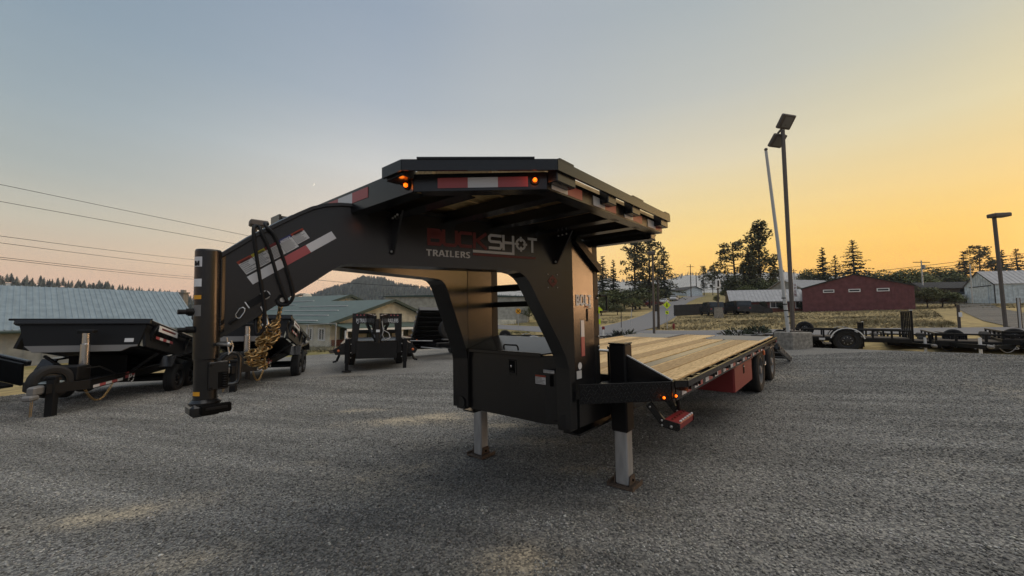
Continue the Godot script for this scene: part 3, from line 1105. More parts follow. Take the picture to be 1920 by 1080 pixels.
	var ms := obj("wire_mesh", mesh.done(), M.zinc, cf)
	ms.set_meta("kind", "stuff")


# ---------------------------------------------------------------- trees
class Leaves:
	var p := PackedVector3Array()
	var n := PackedVector3Array()
	var c := PackedColorArray()
	func card(at: Vector3, along: Vector3, side: Vector3, out: Vector3, col: Color) -> void:
		# a leaf clump: a pointed blade of two triangles
		var q := [at, at + along * 0.45 + side, at + along, at + along * 0.45 - side]
		for k in [0, 1, 2, 0, 2, 3]:
			p.append(q[k])
			n.append(out)
			c.append(col)
	func done() -> ArrayMesh:
		var a := []
		a.resize(Mesh.ARRAY_MAX)
		a[Mesh.ARRAY_VERTEX] = p
		a[Mesh.ARRAY_NORMAL] = n
		a[Mesh.ARRAY_COLOR] = c
		var m := ArrayMesh.new()
		m.add_surface_from_arrays(Mesh.PRIMITIVE_TRIANGLES, a)
		return m


func rdir() -> Vector3:
	var z := rng.randf_range(-1, 1)
	var a := rng.randf() * TAU
	var r := sqrt(1.0 - z * z)
	return V(r * cos(a), z, r * sin(a))


func leaf_col(g: Color, spread := 0.4) -> Color:
	var k := rng.randf_range(1.0 - spread, 1.0 + spread)
	return Color(g.r * k * rng.randf_range(0.9, 1.15), g.g * k, g.b * k)


# trees are made one metre tall and scaled
func tree_mesh(kind: String, v: int) -> Array:
	var key := "tree_%s%d" % [kind, v]
	if M.has(key):
		return M[key]
	var L := Leaves.new()
	var t := Sh.new()
	if kind == "conifer":
		var rad: float = [0.25, 0.20, 0.29][v]
		t.tube([V(0, 0, 0), V(0, 0.5, 0), V(0, 0.98, 0)], 0.016, 6, 0.003)
		var y := 0.08
		while y < 0.97:
			var r := rad * pow(1.0 - y, 0.8) * rng.randf_range(0.75, 1.15) + 0.004
			var nb := 7 if y < 0.7 else 5
			var a0 := rng.randf() * TAU
			for k in nb:
				var a := a0 + TAU * k / nb + rng.randf_range(-0.25, 0.25)
				var rr := r * rng.randf_range(0.6, 1.2)
				var d := V(cos(a), 0, sin(a))
				var yb := y + rng.randf_range(-0.022, 0.022)
				var tip := d * rr + V(0, yb - rr * rng.randf_range(0.1, 0.5) + 0.02, 0)
				t.tube([V(0, yb, 0), tip], 0.0025, 3, 0.001, false)
				var m := 9
				for i in m:
					var s := (i + 0.7) / m
					var pos := V(0, yb, 0).lerp(tip, s)
					for w in 2:
						var al := (d * 0.5 + rdir() * 0.7 + V(0, -0.35, 0)).normalized() * rng.randf_range(0.025, 0.045) * (0.35 + 0.75 * (1.0 - y))
						var sd := al.cross(rdir()).normalized() * 0.012 * (0.4 + 0.7 * (1.0 - y))
						L.card(pos, al, sd, (d + V(0, 0.5, 0) + rdir() * 0.3).normalized(), leaf_col(Color(0.066, 0.080, 0.044)))
			y += 0.030 + 0.012 * rng.randf()
	elif kind == "pine":
		t.tube([V(0, 0, 0), V(0.01, 0.5, 0.005), V(0.0, 0.97, 0)], 0.014, 6, 0.004)
		var n := 70
		for i in n:
			var y := 0.24 + 0.74 * pow(float(i) / n, 0.9)
			var prof: float = sin(clampf((y - 0.18) / 0.84, 0, 1) * PI * 0.86 + 0.3) * [0.15, 0.16, 0.24][v]
			var a := rng.randf() * TAU
			var rr: float = prof * rng.randf_range(0.35, 1.15)
			var c := V(cos(a) * rr, y + rng.randf_range(-0.015, 0.02), sin(a) * rr)
			t.tube([V(0, y - 0.03, 0), c], 0.004, 4, 0.0015, false)
			var cr := rng.randf_range(0.028, 0.055)
			for k in 36:
				var d := rdir()
				var pos := c + d * V(cr, cr * 0.55, cr) * pow(rng.randf(), 0.5)
				var al := (d + rdir() * 0.8 + V(0, 0.25, 0)).normalized() * rng.randf_range(0.018, 0.034)
				L.card(pos, al, al.cross(rdir()).normalized() * 0.0085, (d + V(0, 0.5, 0)).normalized(), leaf_col(Color(0.085, 0.092, 0.050)))
	elif kind == "poplar":
		t.tube([V(0, 0, 0), V(0.0, 0.5, 0.0), V(0.0, 0.95, 0)], 0.016, 6, 0.003)
		for i in 105:
			var y := 0.08 + 0.88 * (i + rng.randf()) / 105.0
			var r := 0.115 * pow(sin(clampf(y * 0.93 + 0.09, 0, 1) * PI), 0.55) * (1.0 if y < 0.7 else 1.15 - (y - 0.7))
			var a := rng.randf() * TAU
			var rr := r * pow(rng.randf(), 0.45)
			var c := V(cos(a) * rr, y, sin(a) * rr)
			t.tube([V(0, y - 0.12, 0), c], 0.003, 4, 0.001, false)
			for k in 36:
				var d := rdir()
				var pos := c + d * V(0.026, 0.05, 0.026) * pow(rng.randf(), 0.4)
				var al := (d * 0.6 + rdir()).normalized() * rng.randf_range(0.014, 0.024)
				L.card(pos, al, al.cross(rdir()).normalized() * 0.009, (d + V(0, 0.4, 0)).normalized(), leaf_col(Color(0.145, 0.150, 0.072)))
	else:
		var bush := kind == "bush"
		var g := [Color(0.145, 0.170, 0.060), Color(0.15, 0.165, 0.080), Color(0.12, 0.145, 0.062)][v] as Color
		if bush:
			g = Color(0.028, 0.036, 0.018)
		t.tube([V(0, 0, 0), V(0.02, 0.25, 0), V(0.0, 0.55, 0.02)], 0.022, 6, 0.008)
		var lobes := 20
		for i in lobes:
			var d := rdir()
			d.y = absf(d.y) * 1.15 - 0.45
			var c := V(0, 0.48 if not bush else 0.42, 0) + d * V(0.34, 0.34, 0.34) * rng.randf_range(0.7, 1.05)
			if bush:
				c = V(0, 0.45, 0) + d * 0.2
			var lr := rng.randf_range(0.10, 0.19) if not bush else 0.26
			t.tube([V(0, 0.25, 0), c], 0.009, 4, 0.003, false)
			for k in 190:
				var q := rdir()
				var pos := c + q * lr * V(1.0, 0.8, 1.0) * (0.55 + 0.5 * pow(rng.randf(), 0.6))
				if pos.y < 0.02:
					continue
				var al := (q * 0.7 + rdir()).normalized() * rng.randf_range(0.022, 0.042)
				L.card(pos, al, al.cross(rdir()).normalized() * 0.013, (q + V(0, 0.4, 0) + rdir() * 0.25).normalized(), leaf_col(g))
	M[key] = [t.done(), L.done()]
	return M[key]


func tree(kind: String, v: int, x: float, z: float, h: float, wf: float, label: String) -> void:
	var names := {"conifer": "spruce_tree", "pine": "pine_tree", "poplar": "poplar_tree", "round": "leafy_tree", "bush": "clipped_shrub"}
	var cat := "tree"
	var nm: String = names[kind]
	if kind == "bush" or h < 3.4 and kind == "round":
		nm = "shrub"
		cat = "shrub"
	var ms := tree_mesh(kind, v)
	var t := thing(nm, label, cat, on_ground(x, z, -0.05), rng.randf() * TAU, "shrubs beyond the lot" if cat == "shrub" else "trees beyond the lot")
	t.scale = V(h * wf, h, h * wf)
	obj("trunk" if cat == "tree" else "stem", ms[0], M.bark, t)
	obj("crown", ms[1], M.needle if kind in ["conifer", "pine"] else M.leaf, t)


func build_trees() -> void:
	for r in [
		["conifer", 0, 22.0, -95.0, 13.24, 1.2, "dark conifer standing just right of the trailer's rear post"],
		["conifer", 1, 23.8, -92.0, 12.10, 1.00, "slim pointed spruce left of the two tall ragged pines"],
		["pine", 0, 27.6, -88.0, 17.89, 1.00, "tall ragged pine, left one of the pair behind the lamp post"],
		["pine", 1, 32.2, -92.0, 19.62, 1.00, "tallest ragged pine, right one of the pair behind the lamp post"],
		["conifer", 2, 48.9, -126.0, 17.6, 1.15, "full dark spruce right of the two tall ragged pines"],
		["round", 0, 20.8, -84.0, 5.4, 1.7, "broad green shrubby tree at the foot of the slim spruce"],
		["round", 1, 24.7, -86.0, 6.0, 1.7, "rounded green tree beneath the left ragged pine"],
		["round", 2, 28.6, -88.0, 6.6, 1.7, "bushy green tree between the ragged pines' trunks"],
		["round", 0, 39.0, -112.0, 7.6, 1.20, "leafy green tree overhanging the parked red cars"],
		["round", 1, 49.0, -126.0, 5.6, 1.00, "drooping green tree above the white parked car"],
		["round", 2, 15.9, -70.0, 3.35, 1.8, "low dark green bush at the left roadside"],
		["round", 1, 18.2, -68.0, 2.4, 1.6, "grey green roadside bush on the dry bank"],
		["round", 0, 24.5, -80.0, 3.3, 1.9, "dark bush behind the grassy bank of the side road"],
		["pine", 1, 73.4, -150.0, 11.53, 0.90, "thin far pine left of the pair by the pale pole signs"],
		["pine", 0, 77.7, -152.0, 11.80, 0.90, "thin far pine beside the tall wire pole"],
		["round", 2, 65.2, -120.0, 4.32, 0.90, "dark leafy tree behind the board fence"],
		["round", 0, 49.5, -95.0, 2.62, 0.80, "bright green shrub above the board fence"],
		["pine", 2, 47.5, -84.0, 13.97, 1.5, "dense tall pine left of the narrow poplar"],
		["round", 1, 47.1, -82.0, 8.27, 1.00, "full dark tree under the dense tall pine"],
		["poplar", 0, 53.8, -85.0, 18.56, 1.45, "tallest narrow poplar behind the pale roofed house"],
		["poplar", 1, 49.7, -82.0, 11.54, 1.3, "short narrow poplar clump left of the tallest poplar"],
		["conifer", 0, 63.7, -95.0, 12.04, 0.90, "dark spruce right of the tallest poplar"],
		["round", 2, 51.7, -80.0, 7.35, 1.10, "dark green tree filling in under the tallest poplar"],
		["round", 0, 46.6, -78.0, 4.98, 1.20, "dark round tree against the left end of the ranch house"],
		["round", 1, 91.4, -120.0, 11.83, 1.00, "small rounded tree left of the maroon gable"],
		["conifer", 1, 93.8, -118.0, 16.44, 1.20, "airy spruce left of the maroon gable peak"],
		["conifer", 2, 99.2, -120.0, 13.85, 1.10, "stocky dark conifer just left of the maroon gable peak"],
		["conifer", 2, 97.9, -112.0, 17.54, 1.35, "largest broad spruce right behind the maroon gable peak"],
		["round", 2, 116.6, -125.0, 11.89, 1.20, "rounded grey green tree right of the largest broad spruce"],
		["round", 0, 120.6, -120.0, 11.30, 1.50, "wide leafy tree left of the crossarm utility pole"],
		["round", 1, 130.7, -125.0, 10.91, 1.20, "leafy tree behind the crossarm utility pole"],
		["round", 2, 146.1, -135.0, 14.36, 1.20, "tall loose tree right of the crossarm utility pole"],
		["round", 0, 145.1, -130.0, 11.55, 1.20, "rounded tree above the brown shed roof"],
		["conifer", 0, 161.9, -140.0, 17.03, 1.20, "ragged conifer rising behind the brown shed"],
		["pine", 2, 167.8, -140.0, 18.99, 1.25, "broad flat topped pine behind the barn ridge"],
		["pine", 0, 171.9, -140.0, 13.59, 1.00, "low sunset lit pine beside the barn lamp post"],
		["conifer", 1, 178.2, -142.0, 18.02, 1.20, "sunset lit conifer right of the barn lamp post"],
		["conifer", 2, 178.4, -138.0, 17.72, 1.30, "sunset lit conifer cut by the right edge"],
		["round", 1, 47.0, -44.5, 3.1, 1.15, "light green shrub against the maroon building's right corner"],
		["round", 2, 49.2, -45.0, 2.7, 1.35, "dense low green hedge shrub beside the driveway"],
		["round", 0, 51.4, -45.6, 2.0, 1.4, "low shrub in front of the brown shed"],
		["bush", 0, 33.5, -52.5, 2.06, 0.70, "clipped dark shrub at the left of the ranch house wall"],
		["bush", 0, 35.9, -52.5, 1.81, 0.60, "clipped dark shrub under the ranch house window"],
		["bush", 0, 37.5, -51.0, 1.71, 0.65, "clipped dark shrub at the maroon building's left corner"],
		["conifer", 1, -9.1, -44.0, 2.93, 0.80, "narrow young cypress by the roller door"],
		["round", 2, 2.6, -60.0, 3.42, 1.00, "olive bush at the warehouse corner"],
		["round", 0, 3.6, -56.0, 1.54, 1.00, "low green scrub right of the warehouse"],
		["conifer", 0, -36.9, -75.0, 6.32, 0.80, "lone dark conifer beside the dust collector"],
	]:
		tree(r[0], r[1], r[2], r[3], r[4], r[5], r[6])
	# low junipers along the far edge of the lot
	for r in [[5.4, -19.2, 1.1, 0.42, "dark spiky juniper behind the far end of the wooden deck, leftmost"], [9.1, -20.0, 0.7, 0.28, "small juniper clump peeking over the middle of the deck"], [11.2, -19.6, 1.3, 0.42, "spreading juniper behind the grey dovetail plate"], [12.4, -19.9, 0.9, 0.32, "low juniper just left of the concrete pole base"]]:
		var t := thing("juniper", r[4], "shrub", on_ground(r[0], r[1], -0.02), 0.0, "junipers along the lot edge")
		var L := Leaves.new()
		for i in 420:
			var a := rng.randf() * TAU
			var el := rng.randf_range(0.1, 1.1)
			var d := V(cos(a) * cos(el), sin(el), sin(a) * cos(el))
			var reach: float = r[2] * rng.randf_range(0.3, 0.75)
			var pos := V(d.x * reach, d.y * float(r[3]) * rng.randf_range(0.4, 1.3), d.z * reach * 0.6)
			var al := (d + rdir() * 0.3).normalized() * rng.randf_range(0.12, 0.26)
			L.card(pos, al, al.cross(rdir()).normalized() * 0.025, (d + V(0, 0.5, 0)).normalized(), leaf_col(Color(0.035, 0.05, 0.03)))
		obj("foliage", L.done(), M.needle, t)
		obj("stem", Sh.new().tube([V(0, 0, 0), V(0.05, float(r[3]) * 0.5, 0)], 0.04, 6).done(), M.bark, t)
	# dark rocks by the fence
	for r in [[-8.6, -20.1, 0.6, "long low dark rock behind the second dump trailer's tyres"], [-7.2, -20.3, 0.45, "small dark rock between the dump and gooseneck trailers"]]:
		var s := Sh.new()
		var nz := noise(1.6, 3, FastNoiseLite.TYPE_SIMPLEX_SMOOTH, 77)
		var sm := SphereMesh.new()
		sm.radial_segments = 14
		sm.rings = 8
		var arr := sm.get_mesh_arrays()
		var vs: PackedVector3Array = arr[Mesh.ARRAY_VERTEX]
		for i in arr[Mesh.ARRAY_INDEX]:
			var p := vs[i]
			p *= 1.0 + 0.5 * nz.get_noise_3dv(p * 1.5)
			s.st.set_smooth_group(-1)
			s.st.add_vertex(p * V(1.9, 0.6, 0.9) * float(r[2]))
		var o := obj("rock", s.done(), M.rust, null, on_ground(r[0], r[1], 0.05))
		tag(o, r[3], "rock", "rocks at the lot edge")


# ---------------------------------------------------------------- poles, signs, wires, cars
func wire(a: Vector3, b: Vector3, sag: float, r: float, label: String) -> void:
	var pts := []
	for i in 13:
		var t := i / 12.0
		pts.append(a.lerp(b, t) - V(0, sag * 4.0 * t * (1.0 - t), 0))
	var o := obj("overhead_wire", Sh.new().tube(pts, r, 5).done(), M.dull)
	tag(o, label, "wire", "overhead wires")


func round_pole(called: String, label: String, cat: String, at: Vector3, h: float, r: float, m: Material, lean := Vector3.ZERO) -> Node3D:
	var t := thing(called, label, cat, at)
	obj("pole", Sh.new().tube([V(0, -0.3, 0), lean * 0.5 + V(0, h * 0.5, 0), lean + V(0, h, 0)], r, 10, r * 0.7).done(), m, t)
	return t


func lamp_head(t: Node, c: Vector3, b: Basis, s: Vector3, m: Material) -> void:
	var hd := obj("lamp_head", Sh.new().box(c, s, minf(s.y, 0.05) * 0.6, b).done(), m, t)
	obj("lens", Sh.new().box(c - b.y * (s.y * 0.5 + 0.004), V(s.x * 0.62, 0.01, s.z * 0.7), 0.0, b).done(), M.grey_steel, hd)


func sign_post(label: String, at: Vector3, h: float, plates: Array) -> void:
	var t := thing("road_sign", label, "sign", at)
	obj("post", Sh.new().box(V(0, h * 0.5, 0), V(0.06, h, 0.04), 0.01).done(), M.zinc, t)
	for p in plates:
		var s := Sh.new()
		var k: float = p[1]
		if p[0] == "diamond":
			s.prism(PackedVector2Array([Vector2(0, -k), Vector2(k, 0), Vector2(0, k), Vector2(-k, 0)]), Transform3D(Basis(), V(0, p[2], 0.025)), 0.01)
		elif p[0] == "round":
			var c := PackedVector2Array()
			for i in 20:
				c.append(Vector2(cos(TAU * i / 20), sin(TAU * i / 20)) * k)
			s.prism(c, Transform3D(Basis(), V(0, p[2], 0.025)), 0.01)
		else:
			s.box(V(0, p[2], 0.03), V(k * 2.0, p[4], 0.01))
		var pl := obj("plate", s.done(), p[3], t)
		if p.size() > 5:
			var g := Sh.new()
			for q in p[5]:
				g.bar(V(q[0], float(p[2]) + q[1], 0.042), V(q[2], float(p[2]) + q[3], 0.042), 0.004, q[4], V(0, 0, 1).cross(V(q[2] - q[0], q[3] - q[1], 0)).normalized())
			obj("symbol", g.done(), M.black, pl)


func car(label: String, at: Vector3, turn: float, body: Material, tall := 1.5, L := 4.5, style := 0) -> Node3D:
	var t := thing("parked_car", label, "car", at, turn, "vehicles parked beyond the field")
	var roofy := tall
	var prof := PackedVector2Array([Vector2(-L * 0.5, 0.45), Vector2(-L * 0.49, 0.85), Vector2(-L * 0.40, 0.95), Vector2(-L * 0.30, roofy - 0.06), Vector2(-L * 0.24, roofy), Vector2(L * 0.10, roofy), Vector2(L * 0.16, roofy - 0.05), Vector2(L * 0.28, 0.98), Vector2(L * 0.46, 0.86), Vector2(L * 0.5, 0.6), Vector2(L * 0.5, 0.35), Vector2(-L * 0.5, 0.35)])
	if style == 1:
		prof = PackedVector2Array([Vector2(-L * 0.5, 0.5), Vector2(-L * 0.5, 1.05), Vector2(-L * 0.47, roofy - 0.05), Vector2(-L * 0.42, roofy), Vector2(L * 0.12, roofy), Vector2(L * 0.2, 1.12), Vector2(L * 0.46, 1.02), Vector2(L * 0.5, 0.8), Vector2(L * 0.5, 0.4), Vector2(-L * 0.5, 0.4)])
	obj("body", Sh.new().prism(prof, Transform3D(Basis(), V(0, 0, -0.86)), 1.72).done(), body, t)
	var gl := PackedVector2Array([Vector2(-L * 0.36, 1.02), Vector2(-L * 0.285, roofy - 0.12), Vector2(-L * 0.24, roofy - 0.08), Vector2(L * 0.09, roofy - 0.08), Vector2(L * 0.14, roofy - 0.12), Vector2(L * 0.24, 1.02)])
	obj("side_window", Sh.new().prism(gl, Transform3D(Basis(), V(0, 0, -0.875)), 1.75).done(), M.glass, t)
	obj("windscreen", Sh.new().bar(V(L * 0.275, 1.03, 0), V(L * 0.17, roofy - 0.09, 0), 1.5, 0.03).done(), M.glass, t)
	obj("rear_window", Sh.new().bar(V(-L * 0.395, 1.0, 0) if style == 0 else V(-L * 0.503, 1.12, 0), V(-L * 0.31, roofy - 0.1, 0) if style == 0 else V(-L * 0.478, roofy - 0.12, 0), 1.45, 0.03).done(), M.glass, t)
	for sx in [-1.0, 1.0]:
		for sz in [-1.0, 1.0]:
			wheel(t, V(sx * L * 0.31, 0.32, sz * 0.80), 0.32, 0.2, sz)
		obj("headlight", Sh.new().box(V(L * 0.485, 0.76, sx * 0.62), V(0.1, 0.14, 0.34), 0.03).done(), M.hub, t)
		obj("tail_light", Sh.new().box(V(-L * 0.49, 0.82, sx * 0.68), V(0.1, 0.18, 0.24), 0.03).done(), M.reflect_red, t)
	return t


# a tyre with its rim, axle along z, side +1/-1 is the outer face
func wheel(parent: Node, c: Vector3, r: float, w: float, side: float, axis := Vector3(0, 0, 1), rimm: Material = null) -> Node3D:
	var key := "wheel_%.3f_%.3f" % [r, w]
	if not M.has(key):
		var h := w * 0.5
		var ri := r * 0.62
		var tp := Sh.new()
		tp.lathe(Transform3D(), [Vector2(ri, -h * 0.8), Vector2(ri + 0.03 * r, -h * 0.96), Vector2(r * 0.86, -h), Vector2(r * 0.97, -h * 0.84), Vector2(r, -h * 0.66), Vector2(r, -h * 0.36), Vector2(r * 0.975, -h * 0.34), Vector2(r * 0.975, -h * 0.28), Vector2(r, -h * 0.26), Vector2(r, h * 0.0), Vector2(r * 0.975, h * 0.02), Vector2(r * 0.975, h * 0.08), Vector2(r, h * 0.1), Vector2(r, h * 0.36), Vector2(r * 0.975, h * 0.38), Vector2(r * 0.975, h * 0.44), Vector2(r, h * 0.46), Vector2(r, h * 0.66), Vector2(r * 0.97, h * 0.84), Vector2(r * 0.86, h), Vector2(ri + 0.03 * r, h * 0.96), Vector2(ri, h * 0.8)], 40)
		var rm := Sh.new()
		rm.lathe(Transform3D(), [Vector2(ri, -h * 0.8), Vector2(ri * 0.95, -h * 0.5), Vector2(ri * 0.95, h * 0.1), Vector2(0.0, h * 0.02)], 28)
		rm.lathe(Transform3D(), [Vector2(ri * 1.03, h * 0.78), Vector2(ri * 1.03, h * 0.9), Vector2(ri * 0.94, h * 0.9), Vector2(ri * 0.9, h * 0.5), Vector2(ri * 0.78, h * 0.34), Vector2(ri * 0.6, h * 0.42), Vector2(ri * 0.34, h * 0.46), Vector2(ri * 0.32, h * 0.46), Vector2(ri * 0.32, h * 0.9), Vector2(ri * 0.26, h * 0.98), Vector2(0.0, h * 1.0)], 28)
		var nt := Sh.new()
		for i in 8:
			var a := TAU * i / 8
			nt.lathe(Transform3D(Basis(), V(cos(a) * ri * 0.5, h * 0.44, sin(a) * ri * 0.5)), [Vector2(r * 0.035, 0), Vector2(r * 0.035, r * 0.05), Vector2(0.0, r * 0.055)], 6)
		M[key] = [tp.done(), rm.done(), nt.done()]
	var ms: Array = M[key]
	var y := axis * side
	var x := y.cross(V(0, 1, 0) if absf(y.y) < 0.9 else V(1, 0, 0)).normalized()
	var b := Basis(x, y, x.cross(y))
	var tyre := obj("wheel", ms[0], M.rubber, parent)
	tyre.transform = Transform3D(b, c)
	obj("rim", ms[1], rimm if rimm else M.rim, tyre)
	obj("wheel_nut", ms[2], M.hub, tyre)
	return tyre


func build_street_things() -> void:
	# crescent moon
	var arc := PackedVector2Array()
	for i in 13:
		var a := -PI / 2 + PI * i / 12
		arc.append(Vector2(cos(a), sin(a)))
	for i in 11:
		var a := PI / 2 - PI * (i + 1) / 12
		arc.append(Vector2(cos(a) * 0.42, sin(a)))
	var md := V(-0.5176, 0.3396, -1.0).normalized()
	var mo := obj("sky_moon", Sh.new().prism(arc, Transform3D(), 1.0).done(), M.moon)
	mo.transform = Transform3D(Basis.looking_at(md, Vector3.UP) * Basis(Vector3(0, 0, 1), deg_to_rad(-12)), md * 5000.0).scaled_local(V(16.5, 16.5, 3))
	tag(mo, "thin pale crescent moon high over the neck", "moon")
	# tall twin floodlight pole on a concrete block
	var at := on_ground(9.05, -12.75)
	var blk := obj("concrete_pole_base", Sh.new().box(V(0, 0.20, 0), V(0.84, 0.66, 0.66), 0.03, Basis(Vector3.UP, deg_to_rad(14))).done(), M.concrete, null, at)
	tag(blk, "stained concrete block under the twin floodlight pole", "pole base")
	var t := thing("floodlight_pole", "tall bronze square pole with two tilted floodlights and a bolted foot", "lamp post", at + V(0.02, 0.53, 0))
	obj("base_plate", Sh.new().box(V(0, 0.02, 0), V(0.36, 0.04, 0.36), 0.008).done(), M.pole_bronze, t)
	obj("pole", Sh.new().bar(V(0, 0.03, 0), V(-0.04, 6.72, 0), 0.10, 0.10, Vector3.RIGHT, 0.015).done(), M.pole_bronze, t)
	for s in [-1.0, 1.0]:
		for q in [-1.0, 1.0]:
			obj("anchor_bolt", Sh.new().tube([V(s * 0.13, 0.0, q * 0.13), V(s * 0.13, 0.09, q * 0.13)], 0.016, 6).done(), M.bolt, t)
	lamp_head(t, V(0.01, 6.95, 0.1), Basis(Vector3.UP, deg_to_rad(14)) * Basis(Vector3.RIGHT, deg_to_rad(-52)), V(0.52, 0.14, 0.46), M.pole_bronze)
	lamp_head(t, V(-0.06, 6.46, -0.25), Basis(Vector3.UP, deg_to_rad(14)) * Basis(Vector3.RIGHT, deg_to_rad(-48)), V(0.50, 0.14, 0.44), M.pole_bronze)
	obj("bracket", Sh.new().bar(V(-0.03, 6.72, -0.25), V(-0.02, 6.85, 0.12), 0.05, 0.05).done(), M.pole_bronze, t)
	# leaning flagpole
	t = round_pole("flagpole", "slim white metal flagpole leaning left beside the floodlight pole", "flagpole", at + V(-0.14, 0.5, 0.05), 6.0, 0.062, M.pole_white, V(-0.50, 0, 0))
	obj("truck_ball", Sh.new().ball(V(-0.50, 6.05, 0), V(0.055, 0.055, 0.055), 10).done(), M.pole_bronze, t)
	var rope := Sh.new()
	for i in 5:
		rope.lathe(Transform3D(Basis(), V(-0.028 * i - 0.02, 0.3 + 0.2 * i, 0)), [Vector2(0.064, 0), Vector2(0.07, 0.015), Vector2(0.064, 0.03)], 10)
	obj("strap", rope.done(), M.dull, t)
	# shoebox lamp on the right
	t = thing("street_lamp", "bronze lamp post with one flat shoebox head in front of the barn", "lamp post", on_ground(21.0, -16.8))
	obj("pole", Sh.new().bar(V(0, -0.2, 0), V(-0.1, 4.75, 0), 0.11, 0.11, Vector3.RIGHT, 0.02).done(), M.pole_bronze, t)
	lamp_head(t, V(0.12, 4.85, 0), Basis(Vector3.FORWARD, deg_to_rad(-3)), V(0.72, 0.17, 0.36), M.pole_bronze)
	# lamp behind the coupler
	t = thing("street_lamp", "bronze shoebox lamp showing above the sloping neck beside the hoses", "lamp post", on_ground(-7.55, -11.4))
	obj("pole", Sh.new().bar(V(0, -0.2, 0), V(0, 4.42, 0), 0.1, 0.1, Vector3.RIGHT, 0.02).done(), M.pole_bronze, t)
	lamp_head(t, V(0.10, 4.50, 0.0), Basis(Vector3.UP, deg_to_rad(40)), V(0.46, 0.17, 0.40), M.pole_bronze)
	# poles beyond the deck
	t = round_pole("lamp_pole", "tall dark lamp pole right of the tall ragged pines", "lamp post", on_ground(8.6, -23.9), 5.0, 0.075, M.pole_bronze)
	lamp_head(t, V(-0.12, 5.0, 0.1), Basis(), V(0.42, 0.2, 0.3), M.pole_bronze)
	t = round_pole("utility_pole", "short wooden pole with a grey meter box beside the yellow sign", "utility pole", on_ground(10.55, -28.4), 3.75, 0.10, M.wood_pole)
	obj("meter_box", Sh.new().box(V(-0.2, 1.55, 0.05), V(0.16, 0.5, 0.14), 0.02).done(), M.fence_dark, t)
	sign_post("fluorescent yellow pedestrian crossing diamond over a small arrow plate", on_ground(10.85, -27.6), 2.1, [["diamond", 0.27, 1.72, M.lime, 0, [[0, 0.13, 0, -0.02, 0.06], [0, 0, -0.06, -0.13, 0.04], [0, 0, 0.06, -0.13, 0.04]]], ["rect", 0.11, 1.2, M.lime, 0.24, [[-0.06, 0.05, 0.06, -0.05, 0.05]]]])
	sign_post("fluorescent yellow crossing sign half hidden by the rear post", on_ground(5.75, -26.0), 2.0, [["diamond", 0.24, 1.7, M.lime], ["rect", 0.09, 0.95, M.lime, 0.35]])
	sign_post("round yellow railway crossing warning sign seen through the neck", on_ground(0.62, -38.5), 2.1, [["round", 0.27, 1.85, M.amber_sign, 0, [[-0.16, -0.16, 0.16, 0.16, 0.05], [-0.16, 0.16, 0.16, -0.16, 0.05]]]])
	# red hydrant
	t = thing("fire_hydrant", "small red fire hydrant beside the yellow crossing sign", "hydrant", on_ground(11.3, -27.6))
	obj("barrel", Sh.new().lathe(Transform3D(), [Vector2(0, 0), Vector2(0.16, 0), Vector2(0.16, 0.06), Vector2(0.11, 0.08), Vector2(0.11, 0.5), Vector2(0.15, 0.53), Vector2(0.12, 0.63), Vector2(0.04, 0.7), Vector2(0, 0.7)], 14).done(), M.red, t)
	t.scale = Vector3.ONE * 0.6
	for s in [-1.0, 1.0]:
		obj("outlet", Sh.new().tube([V(0, 0.4, 0), V(s * 0.2, 0.4, 0)], 0.06, 8).done(), M.red, t)
	t = thing("marker_post", "short white marker post with red top beyond the rear post", "marker post", on_ground(5.6, -24.2))
	obj("post", Sh.new().box(V(0, 0.25, 0), V(0.08, 0.5, 0.08), 0.01).done(), M.white, t)
	obj("red_top", Sh.new().box(V(0, 0.58, 0), V(0.16, 0.2, 0.1), 0.02).done(), M.red, t)
	for r in [[9.2, -33.2, 0.9, "thin dark stake at the side road verge"], [10.3, -34.3, 1.0, "thin pale leaning stake at the side road verge"]]:
		t = thing("stake", r[3], "stake", on_ground(r[0], r[1]))
		obj("shaft", Sh.new().tube([V(0, -0.1, 0), V(0.12 if r[2] > 0.95 else 0.0, float(r[2]) * 1.5, 0)], 0.03, 6).done(), M.wood_pole if r[2] < 0.95 else M.pole_white, t)
	# pole sign on a concrete foot in the field
	t = thing("pole_sign", "small white cabinet sign on a brown pole with concrete foot", "sign", on_ground(23.6, -45.0))
	obj("foot", Sh.new().prism(PackedVector2Array([Vector2(-0.42, -0.3), Vector2(0.42, -0.3), Vector2(0.3, 1.2), Vector2(-0.3, 1.2)]), Transform3D(Basis(), V(0, 0, -0.35)), 0.7).done(), M.concrete, t)
	obj("pole", Sh.new().tube([V(0, 1.1, 0), V(0, 3.6, 0)], 0.09, 8).done(), M.wood_pole, t)
	var cab := obj("cabinet", Sh.new().box(V(0, 3.9, 0), V(0.5, 1.0, 0.25), 0.03).done(), M.white, t)
	obj("panel", Sh.new().box(V(0, 3.92, 0.13), V(0.2, 0.7, 0.02)).done(), M.fence_dark, cab)
	# banner sign beside the floodlight pole, far behind
	t = thing("vertical_banner", "narrow white vertical banner with red letters by the ranch house", "banner", on_ground(38.2, -53.0))
	obj("pole", Sh.new().tube([V(-0.3, 0, -0.05), V(-0.3, 3.9, -0.05)], 0.04, 6).done(), M.pole_white, t)
	var ban := obj("cloth", Sh.new().box(V(0, 2.9, 0), V(0.5, 1.9, 0.03)).done(), M.white, t)
	for i in 4:
		lettering("letter", "OPEN"[i], 0.3, M.red, ban, Transform3D(Basis(), V(0, 3.55 - i * 0.43, 0.02)))
	# wooden posts on the right
	t = thing("wooden_post", "dark wooden post with a small white notice in the dry grass", "post", on_ground(19.6, -17.3))
